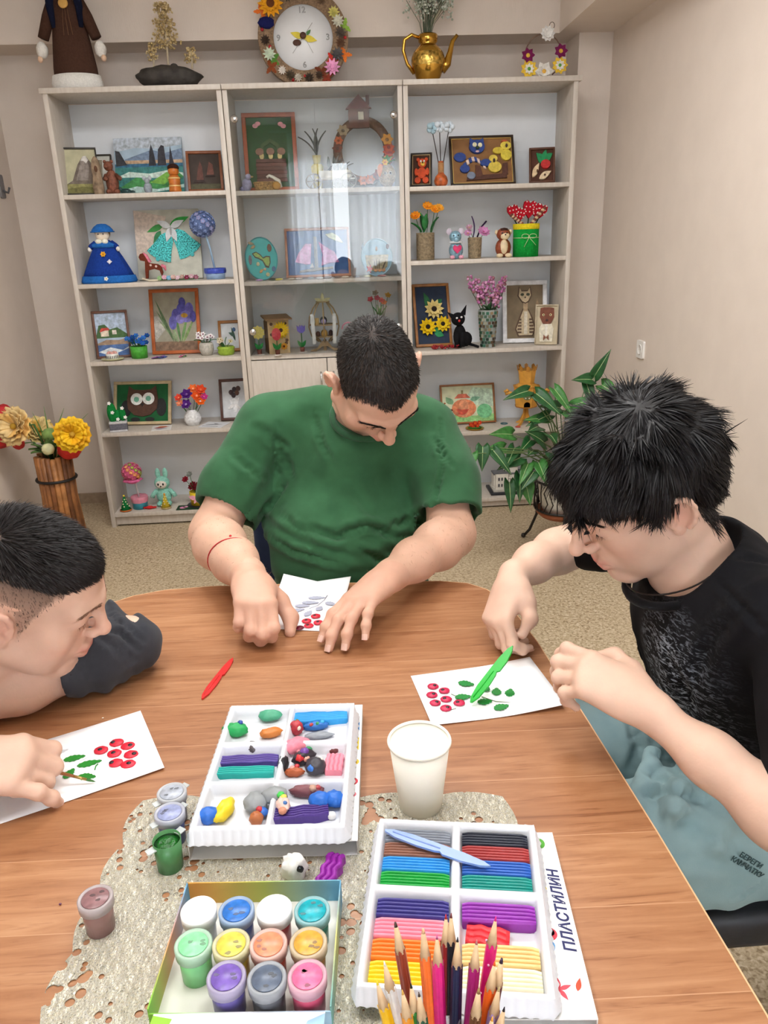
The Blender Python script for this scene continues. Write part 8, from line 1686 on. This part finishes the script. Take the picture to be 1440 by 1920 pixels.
for r_ in range(11):
 for c_ in range(14):
  if rr.random() < .12: continue
  z = .010 + r_ * .0165; rad = .036 + .014 * z / .19 + .0008; a = 2 * math.pi * (c_ + .5 * (r_ % 2)) / 14
  if math.sin(a) > .35: continue
  MB(mat(rr.choice([(60, 90, 70), (90, 70, 50), (40, 60, 50), (110, 110, 90), (140, 120, 90), (60, 110, 90), (70, 56, 46), (160, 160, 140)]), .2)).box((0, 0, 0), (.014, .003, .0135), M=T(rad * math.cos(a), rad * math.sin(a), z) @ RZ(math.degrees(a) + 90)).build('tile', t)
t = thing('lilac_bunch', 'bunch of pink lilac-like blossom spikes in the mosaic vase', 'bouquet', SP(914, 650, 'R', 2, .08, lift=.150)); rr = random.Random(14)
for (x, z) in ((-.095, .190), (-.055, .165), (-.020, .150), (-.045, .125), (.030, .120), (.060, .150), (.080, .175), (.015, .175), (.045, .105)):
 stem(t, (x * .15, 0, -.01), (x, -.004, z - .04), .002, (70, 90, 60), .004); mb = MB(); cs_ = [felt(c) for c in ((196, 130, 176), (176, 106, 156), (214, 160, 196), (160, 110, 120))]
 for i in range(34): q = rr.random(); a = rr.uniform(0, 6.28); mb.ball((x * (.75 + .3 * q) + .022 * (1 - .6 * q) * math.cos(a), .018 * math.sin(a) * (1 - .5 * q), z - .06 + .085 * q), rr.uniform(.005, .009), rr.choice(cs_), n=7, k=5)
 mb.build('blossom_spike', t, kind='stuff')
for a in (30, 80, 130, 160): leafpart(t, (0, -.02, .03), (math.cos(math.radians(a)), -.4, math.sin(math.radians(a)) * .7), .055, .016, (50, 90, 56))
STR = (196, 176, 142)
framed('white-framed straw picture of a sitting striped cat', 984, 643, 'R', 2, 88, 122, (232, 232, 234), (128, 112, 88), [('body', [(.30, .04), (.72, .04), (.80, .20), (.70, .42), (.60, .56), (.44, .56), (.34, .40), (.22, .18)], (90, 66, 46), .003), ('body_fill', [(.33, .06), (.70, .06), (.76, .20), (.67, .40), (.58, .54), (.46, .54), (.37, .38), (.26, .18)], STR, .005), ('neck', Rr(.46, .52, .58, .68), (176, 150, 116), .005), ('head', [(.34, .98), (.40, .90), (.58, .90), (.66, .98), (.70, .80), (.60, .68), (.52, .65), (.42, .68), (.30, .80)], (84, 62, 46), .005), ('head_fill', [(.36, .95), (.41, .88), (.58, .88), (.64, .95), (.67, .80), (.59, .70), (.52, .67), (.43, .70), (.33, .80)], STR, .007)] + [('eye', Ee(x, .82, .05, .025), (60, 66, 44), .010) for x in (.43, .59)] + [('nose', Ee(.51, .765, .02, .015), (60, 44, 36), .010), ('chest', [(.47, .08), (.56, .08), (.57, .50), (.48, .50)], (216, 206, 186), .007), ('tail', [(.80, .40), (.86, .40), (.90, .62), (.84, .74), (.80, .62)], (150, 126, 96), .005)] + [('stripe', Rr(.62, .10 + i * .06, .76 - i * .012, .13 + i * .06), (96, 72, 52), .007) for i in range(5)] + [('stripe', Rr(.28 + i * .012, .10 + i * .06, .40, .13 + i * .06), (96, 72, 52), .007) for i in range(5)], .022, .17, -6)
framed('small straw plaque of a brown-headed bear with a white chest', 1023, 650, 'R', 2, 45, 78, (190, 176, 150), (196, 184, 156), [('chest', [(.2, .05), (.8, .05), (.85, .40), (.70, .56), (.30, .56), (.15, .40)], (226, 220, 200), .004), ('head', [(.18, .94), (.36, .96), (.64, .96), (.84, .94), (.86, .70), (.70, .52), (.32, .52), (.16, .70)], (120, 66, 44), .006), ('eye', Ee(.34, .76, .06, .03), (236, 226, 170), .009), ('eye', Ee(.68, .76, .06, .03), (236, 226, 170), .009), ('pupil', Ee(.35, .76, .03, .018), (30, 26, 26), .011), ('pupil', Ee(.67, .76, .03, .018), (30, 26, 26), .011), ('nose', Ee(.51, .62, .07, .03), (60, 34, 28), .010), ('bow', [(.36, .08), (.50, .16), (.64, .08), (.62, .24), (.50, .16), (.38, .24)], (130, 76, 52), .008), ('straw', [(.45, .2), (.55, .2), (.56, .5), (.44, .5)], (240, 236, 224), .006)], .006, .07, -16, lean=8)
# right, fourth shelf
framed('thin wood-framed painting of an orange pumpkin teapot', 879, 791, 'R', 3, 114, 82, (150, 96, 52), (206, 210, 176), [('haze', [(.4, .5), (1, .4), (1, .9), (.6, .95)], (190, 214, 190), 0), ('grass', [(0, 0), (1, 0), (1, .20), (.6, .16), (.3, .22), (0, .18)], (150, 206, 130), 0), ('bush', Ee(.82, .28, .15, .20), (120, 196, 140), 0), ('pumpkin', Ee(.42, .38, .24, .26), (214, 130, 90), 0), ('rib', Ee(.42, .38, .10, .26), (226, 150, 110), 0), ('lid', [(.24, .66), (.56, .66), (.48, .78), (.32, .78)], (206, 110, 84), 0), ('stem', Rr(.38, .78, .42, .88), (140, 130, 90), 0), ('leaf', Lf(.2, .5, 120, .25, .08), (130, 170, 130), 0), ('leaf', Lf(.55, .6, 20, .22, .07), (120, 170, 140), 0), ('red_leaf', Lf(.3, .22, 30, .25, .08), (206, 80, 60), 0), ('red_leaf', Lf(.42, .24, 140, .2, .06), (214, 90, 66), 0)], .010, .19, 2, False)
t = thing('plywood_teahouse', 'honey-coloured plywood samovar tea house with curled handles', 'ornament', SP(985, 797, 'R', 3, .12, -8)); HY = mat((214, 156, 66), .5, noise=.15, nscale=20); HY2 = mat((186, 128, 50), .5, noise=.15, nscale=20)
oct_ = lambda r, a0=22.5: [(r * math.cos(math.radians(a0 + 45 * i)), r * math.sin(math.radians(a0 + 45 * i))) for i in range(8)]
def frust(r0, r1, z0, z1, m_, nm, n=8):
 a = oct_(r0); c_ = oct_(r1); MB(m_).add([(x, y, z0) for x, y in a] + [(x, y, z1) for x, y in c_], [tuple(range(7, -1, -1)), tuple(range(8, 16))] + [(i, (i + 1) % 8, (i + 1) % 8 + 8, i + 8) for i in range(8)]).build(nm, t)
a_, c_ = oct_(.060), oct_(.072); MB(HY).add([(x, y, .105) for x, y in a_] + [(x, y, .205) for x, y in c_], [tuple(range(7, -1, -1)), tuple(range(8, 16))] + [(i, (i + 1) % 8, (i + 1) % 8 + 8, i + 8) for i in range(8) if i != 5]).build('body', t)
MB(HY).prism([(-.023, 0), (-.017, 0), (-.017, .016), (-.012, .026), (0, .031), (.012, .026), (.017, .016), (.017, 0), (.023, 0), (.0275, .1006), (-.0275, .1006)], .003, M=T(0, -.0554, .105) @ RX(96.3)).build('front_panel_with_arch', t)
frust(.074, .076, .205, .213, HY2, 'ledge'); frust(.058, .064, .098, .105, HY2, 'ledge'); frust(.062, .046, .213, .225, HY, 'shoulder'); frust(.040, .050, .225, .300, HY, 'chimney')
for a in range(0, 360, 45): MB(HY2).prism([(-.008, 0), (.008, 0), (.010, .022), (0, .030), (-.010, .022)], .004, M=RZ(a) @ T(0, -.046, .296) @ RX(100)).build('crown_tooth', t)
for a in range(4): MB(HY).prism([(0, .100), (.014, .100), (.018, .060), (.040, .018), (.066, .004), (.066, 0), (.040, 0), (.014, .028), (0, .040)], .006, M=RZ(45 + a * 90) @ T(0, .003, 0) @ RX(90)).build('leg', t)
for s_ in (-1, 1): MB(HY).tube([(s_ * .066, -.02, .172), (s_ * .090, -.02, .180), (s_ * .112, -.02, .172), (s_ * .118, -.02, .186), (s_ * .106, -.02, .194), (s_ * .098, -.02, .186)], .008, 8).build('handle', t)
MB(mat((120, 130, 90), .6, noise=.3)).prism(circ(.026, 20, ry=.026), .004, M=T(0, -.0655, .172) @ RX(97)).build('floral_medallion', t)
for i in range(6): MB(mat((220, 220, 200), .5)).ball((.018 * math.cos(i * 1.05), -.0715, .172 + .018 * math.sin(i * 1.05)), .004, n=8, k=6).build('bead', t)
t = thing('flower_dish', 'shallow gold dish with small red flowers', 'dish', SP(890, 804, 'R', 3, .06)); MB(mat((176, 140, 60), .35, metal=.5)).lathe([(0, 0), (.040, 0), (.050, .007), (.048, .009), (.036, .004), (0, .004)], 32).build('dish', t); MB(felt((70, 120, 50))).ball((0, 0, .009), (.038, .030, .006), n=16, k=6, lump=.1).build('moss', t)
for (x, z) in ((-.022, .026), (.000, .034), (.024, .036), (.012, .022), (-.010, .020)): flower(t, (x, -.008, z), .015, (196, 60, 36), (220, 120, 40), 6, 25)
for (u, nm, c, m_) in ((945, 'thin teal paper ring', (60, 110, 120), 1), (951, 'cream flat shell', (206, 190, 170), 0), (971, 'little red and white button', (190, 80, 70), 0)):
 mb = MB(mat(c, .5)); mb.lathe([(.014, 0), (.020, 0), (.020, .004), (.014, .004), (.012, .002)] if m_ else [(0, 0), (.014, 0), (.015, .003), (.009, .006), (0, .007)], 20, cap=not m_); mb.build('small_trinket', None, SP(u, 802, 'R', 3, .15 if m_ else .06), nm + ' on the tea house shelf', 'trinket')
t = thing('leaf_ornament', 'autumn leaf and acorn ornament in a yellow tub beside the pumpkin painting', 'ornament', SP(822, 795, 'R', 3, .10)); MB(mat((226, 196, 80), .5)).lathe([(0, 0), (.034, 0), (.040, .070), (.036, .070), (.032, .05), (0, .05)], 24).build('tub', t)
for (a, c) in ((20, (150, 60, 40)), (60, (190, 100, 40)), (100, (120, 50, 36)), (140, (200, 130, 50)), (170, (140, 80, 40)), (80, (170, 50, 40))): leafpart(t, (0, -.01, .072), (math.cos(math.radians(a)), -.3, math.sin(math.radians(a))), .085, .026, c)
# right, bottom shelf
t = thing('palace_model', 'white classical palace model on a black base', 'model building', SP(962, 936, 'R', 4, .12)); WP = mat((226, 222, 212), .6, noise=.08); GP = mat((110, 112, 118), .6)
MB(mat((34, 36, 44), .35)).box((0, 0, .007), (.285, .16, .014), bev=.002).build('base', t); MB(mat((190, 186, 176), .6)).box((0, 0, .018), (.250, .13, .008)).build('plinth', t); MB(WP).box((0, .02, .060), (.230, .07, .080)).build('main_block', t); MB(GP).box((0, .02, .103), (.236, .076, .006)).build('cornice', t); MB(WP).box((-.075, -.018, .066), (.070, .050, .092)).build('wing', t); MB(WP).box((.085, -.018, .060), (.060, .050, .080)).build('wing', t); MB(GP).prism([(-.042, 0), (.042, 0), (0, .020)], .054, M=T(-.075, .010, .112) @ RX(90)).build('pediment', t); MB(WP).box((-.02, .02, .122), (.080, .05, .034)).build('attic', t); MB(GP).box((-.02, .02, .141), (.086, .056, .005)).build('attic_cornice', t)
for x in (-.030, -.012, .006, .024, .042): MB(WP).tube([(x, -.030, .022), (x, -.030, .082)], .0042, 10).build('column', t)
MB(WP).box((.006, -.026, .087), (.085, .022, .010)).build('portico_beam', t)
DW = mat((60, 62, 70), .4)
for x in (-.092, -.075, -.058, .070, .086, .102):
 for z in (.046, .082): MB(DW).box((x, -.0438, z), (.008, .002, .017)).build('window', t)
t = thing('storage_box', 'small black box with a white label at the end of the bottom shelf', 'box', SP(868, 936, 'R', 4, .07)); MB(mat((40, 40, 44), .5)).box((0, 0, .020), (.075, .10, .040), bev=.002).build('box_body', t); MB(paper((226, 224, 218))).box((.01, -.0505, .022), (.040, .002, .020)).build('label', t)
MB(mat((60, 80, 60), .4)).lathe([(0, 0), (.014, 0), (.015, .06), (.006, .085), (.006, .105), (0, .105)], 16).build('small_bottle', None, SP(868, 905, 'R', 4, .16), 'dark green little bottle behind the black box', 'bottle')
# ================================================================== floor things by the shelves
# tall vase of bundled sticks with artificial poppies
vp = P(155, 985, z=.0); VX, VY = -1.40, 3.66
t = thing('stick_vase', 'tall vase made of bundled brown wooden strips tied with a black cord', 'vase', T(VX, VY, .001)); rr = random.Random(33)
for i in range(20):
 a = 2 * math.pi * i / 20; r0, r1 = .088, .074; c = rr.choice([(150, 98, 56), (128, 80, 44), (170, 116, 68), (112, 70, 40)]); MB(mat(c, .5, noise=.25, nscale=20)).tube([(r0 * math.cos(a), r0 * math.sin(a), 0), (.070 * math.cos(a), .070 * math.sin(a), .30), (r1 * math.cos(a), r1 * math.sin(a), .50 + rr.uniform(-.006, .006))], .0135, 8).build('wooden_strip', t)
MB(mat((26, 24, 24), .5)).tube([(.090 * math.cos(a), .090 * math.sin(a), .385) for a in np.linspace(0, 2 * math.pi, 33)], .007, 8, caps=False).build('cord', t); MB(mat((90, 60, 36), .7)).lathe([(0, .002), (.080, .002), (.080, .006), (0, .006)], 24).build('bottom', t)
t = thing('artificial_poppies', 'cream and yellow artificial poppies with red buds in the stick vase', 'artificial flowers', T(VX, VY, .007))
def poppy(p, r, c, c2, face, seed):
 q = Vector(face).to_track_quat('Z', 'Y').to_matrix().to_4x4(); M_ = T(*p) @ q; rr = random.Random(seed); mb = MB()
 for l in range(3):
  for i in range(6):
   a0 = i * 60 + l * 25; R_ = r * (1 - .20 * l)
   def f(a, e, R_=R_, l=l): 
    th = (e - .5) * 1.25; rad = a * R_ * (1 + .06 * math.sin(e * 19 + l)); return (rad * math.cos(th), rad * math.sin(th), (.10 + .24 * l) * rad + .35 * rad * rad / R_ * (.4 + .3 * l) + .010 * math.sin(e * 14 + i) * a)
   mb.sheet(f, 5, 8, .0012, mat(c if (i + l) % 3 else c2, .7, noise=.12, nscale=30), M_ @ RZ(a0))
 mb.ball((0, 0, r * .22), r * .16, mat((180, 140, 40), .8), M_, n=10, k=6); mb.build('poppy', t)
FC = dict(c=(232, 200, 130), y=(240, 190, 30))
def at(u, v, dy=0): q = P(u, v, y=VY + dy); return (q.x - VX, q.y - VY, q.z - .007)
top = (0, 0, .44)
for (u, v, dy, r, c, c2, face, s_) in ((30, 800, -.06, .092, (230, 200, 140), (236, 190, 110), (-.3, -1, .35), 1), (72, 808, .04, .070, (232, 206, 140), (222, 180, 90), (.4, -.6, .5), 2), (136, 815, -.10, .082, (244, 196, 30), (236, 176, 20), (.25, -1, .25), 3)):
 p = at(u, v, dy); MB(mat((70, 110, 50), .6)).tube([top, (p[0] * .4, p[1] * .5, max(.50, p[2])), p], .005, 8).build('stem', t); poppy(p, r, c, c2, face, s_)
for (u, v, dy, r, c) in ((2, 815, -.02, .07, (190, 36, 36)), (34, 832, -.04, .030, (196, 50, 50)), (130, 842, -.03, .055, (200, 40, 30)), (4, 776, -.02, .05, (180, 34, 40)), (90, 842, -.06, .030, (222, 220, 170)), (92, 815, -.02, .034, (120, 150, 80))):
 p = at(u, v, dy); MB(mat((70, 110, 50), .6)).tube([top, (p[0] * .5, p[1] * .5, max(.47, p[2])), p], .003, 6).build('stem', t); MB(mat(c, .7, noise=.15)).ball(p, (r, r, r * .9), n=16, k=10, lump=.06, seed=int(u)).build('bud', t)
for (u, v, L_) in ((165, 775, 0), (120, 765, 0), (60, 772, 0), (82, 762, 0), (160, 800, 0), (105, 790, 0)):
 p = at(u, v, .0); MB(mat((90, 130, 60), .6)).tube([top, (p[0] * .6, p[1], max(.5, p[2] * .9)), p], [.004, .003, .0006], 6).build('grass_blade', t)
for a in (30, 80, 140, 190, 250): leafpart(t, (0, -.02, .50), (math.cos(math.radians(a)), -.4, .4 + .3 * math.sin(math.radians(a))), .10, .026, (96, 130, 70))
# wrought iron stand with pot and arrowhead plant
SXp, SYp = 1.02, 3.40
def atp(u, v, dy=0): q = P(u, v, y=SYp + dy); return (q.x - SXp, q.y - SYp, q.z)
IRON = mat((36, 32, 30), .45, noise=.2)
t = thing('plant_stand', 'black wrought iron plant stand with curled legs and a terracotta tray', 'plant stand', T(SXp, SYp, 0))
for a in (20, 140, 260):
 c_, s_ = math.cos(math.radians(a)), math.sin(math.radians(a)); MB(IRON).tube([(c_ * .10, s_ * .10, .34), (c_ * .125, s_ * .125, .24), (c_ * .13, s_ * .13, .14), (c_ * .165, s_ * .165, .05), (c_ * .195, s_ * .195, .012)], .007, 8).ball((c_ * .197, s_ * .197, .013), .012, n=10, k=8).build('leg', t)
 MB(IRON).tube([(c_ * .13, s_ * .13, .15), (c_ * .05, s_ * .05, .17), (0, 0, .14)], .005, 8).build('brace', t); MB(IRON).tube([(c_ * .10, s_ * .10, .34), (c_ * .15, s_ * .15, .37), (c_ * .17, s_ * .17, .345), (c_ * .155, s_ * .155, .325)], .005, 8).build('scroll', t)
for (z, r_) in ((.34, .135), (.20, .128)): MB(IRON).tube([(r_ * math.cos(a), r_ * math.sin(a), z) for a in np.linspace(0, 2 * math.pi, 41)], .006, 8, caps=False).build('hoop', t)
for i in range(28):
 a = 2 * math.pi * i / 28; MB(IRON).tube([(.132 * math.cos(a + .09 * math.sin(q * 3.1 + i)), .132 * math.sin(a + .09 * math.sin(q * 3.1 + i)), .20 + .14 * q / 3) for q in range(4)], .003, 5).build('lattice_rod', t)
MB(mat((150, 86, 54), .7)).lathe([(0, .158), (.100, .158), (.122, .178), (.122, .194), (.112, .194), (.092, .168), (0, .166)], 32).build('tray', t)
t = thing('plant_pot', 'white embossed ceramic plant pot in the iron stand', 'plant pot', T(SXp, SYp, .1675)); MB(mat((226, 224, 214), .35, noise=.08, bump=.6, bscale=60)).lathe([(0, 0), (.082, 0), (.105, .06), (.118, .13), (.122, .20), (.112, .20), (.105, .14), (0, .15)], 36).build('pot', t); MB(mat((60, 44, 34), .9)).lathe([(0, .16), (.107, .16), (0, .172)], 24, cap=False).build('soil', t)
t = thing('arrowhead_plant', 'arrowhead plant with pale-veined trailing green leaves in the iron stand', 'potted plant', T(SXp, SYp, .335))
GA, GB = (36, 88, 44), (62, 124, 56)
def aleaf(p, d, up, L_, W_, c):
 x = Vector(d).normalized(); z = (Vector(up) - x * Vector(up).dot(x)).normalized(); y = z.cross(x); M_ = Matrix(((x.x, y.x, z.x, p[0]), (x.y, y.y, z.y, p[1]), (x.z, y.z, z.z, p[2]), (0, 0, 0, 1)))
 def f(a, e): 
  wv_ = W_ * (math.sin(math.pi * min(1, (a * .93 + .07)) ** .62)) * (1 - .15 * a); s_ = (e - .5) * 2; return (a * L_ - .18 * L_ * abs(s_) * (1 - a), s_ * wv_, abs(s_) * wv_ * .35 - .22 * L_ * a * a)
 lf = MB(mat(c, .4, noise=.2, nscale=50)).sheet(f, 8, 6, .0008, None, M_).build('leaf', t); MB(mat((186, 206, 150), .5)).tube([tuple(M_ @ Vector(f(a, .5))[:] + z * .0012) if False else tuple((M_ @ Vector(f(a, .5))) + z * .001) for a in (0, .25, .5, .75, .95)], [.0016, .0015, .0012, .0009, .0004], 5).build('midrib', lf)
rr = random.Random(77); base = Vector((0, 0, .03))
LV = [(885, 850, -.25, (-.5, -.5, -1)), (905, 838, -.2, (-.1, -.6, -1)), (925, 845, -.2, (.6, -.6, -.7)), (960, 815, -.05, (-.9, -.6, .3)), (965, 840, -.1, (-.4, -.8, -.3)), (975, 858, -.12, (-1, -.6, -.2)), (990, 870, -.12, (-.5, -.8, -.6)), (975, 890, -.12, (-.1, -.7, -1)), (1000, 845, -.05, (-.3, -.8, .2)), (1010, 868, -.1, (.1, -.8, -.4)), (1020, 830, -.05, (-.6, -.6, .6)), (1010, 800, 0, (-.4, -.8, .2)), (1025, 785, 0, (-1, -.5, .2)), (1030, 778, 0, (-1, -.5, -.2)), (1050, 765, 0, (-.7, -.6, .3)), (1040, 730, 0, (.6, -.7, -.8)), (1005, 738, -.05, (.7, -.6, -.5)), (990, 733, -.05, (-1, -.5, -.1)), (1060, 770, 0, (.2, -.9, -.2)), (1100, 720, 0, (.2, -.7, -1)), (1110, 712, 0, (-1, -.4, .2)), (1128, 722, 0, (.7, -.6, -.4)), (1115, 705, 0, (.4, -.4, 1)), (955, 905, -.15, (0, -.6, -1)), (985, 905, -.12, (.2, -.7, -1)), (1035, 850, -.1, (.2, -.9, -.2)), (1000, 885, -.14, (-.7, -.7, -.6)), (1075, 760, 0, (.8, -.5, .4)), (1085, 775, 0, (.4, -.8, -.3)), (1030, 815, -.05, (.0, -.9, .1)), (945, 840, -.1, (-1, -.5, .1)), (995, 825, -.05, (-.6, -.8, -.2))]
for i, (u, v, dy, d) in enumerate(LV):
 q = atp(u, v, dy); p = (q[0], q[1], q[2] - .335); MB(mat((96, 116, 70), .5)).tube([tuple(base), ((base.x + p[0]) / 2 + rr.uniform(-.02, .02), (base.y + p[1]) / 2, (base.z + p[2]) / 2 + .05), p], [.004, .003, .002], 6).build('petiole', t); aleaf(p, d, (0, -.8, .6), rr.uniform(.10, .15), rr.uniform(.028, .040), GA if i % 3 else GB)
# ================================================================== chairs
NVY = cloth_mat('navy_upholstery', (44, 56, 84), (36, 46, 72))
def chair(label, M, seatc, w_=.44, d_=.44, zseat=.45, back=True, bz=(.50, .86), backw=None):
 t = thing('chair', label, 'chair', M); fm = mat((34, 34, 38), .4)
 MB(seatc).box((0, 0, zseat - .035), (w_, d_, .07), bev=.018).build('seat', t)
 for sx in (-1, 1):
  for sy in (-1, 1): MB(fm).tube([(sx * (w_ / 2 - .03), sy * (d_ / 2 - .03), zseat - .06), (sx * (w_ / 2 - .01), sy * (d_ / 2 - .01), .002)], .011, 10).build('leg', t)
 if back:
  for sx in (-1, 1): MB(fm).tube([(sx * .16, d_ / 2 - .03, zseat - .04), (sx * .16, d_ / 2 + .01, bz[0] + .1)], .010, 8).build('back_post', t)
  MB(seatc).box((0, d_ / 2 + .03, (bz[0] + bz[1]) / 2), (backw or w_, .05, bz[1] - bz[0]), bev=.018).build('backrest', t)
 return t
chair('navy upholstered chair behind the person in green', T(-.01, 1.90, 0), NVY, .46, .42, .40, True, (.46, .84), .54)
chair('black padded chair under the person in the black T-shirt', T(.70, 1.065, 0) @ RZ(-90), mat((34, 36, 42), .45, noise=.1, bump=.2, bscale=60), .42, .46, .450, True, (.55, .85))
chair('dark grey chair under the person leaning in', T(-.96, 1.05, 0) @ RZ(90), mat((54, 56, 62), .6), .46, .42, .43, True, (.50, .82))
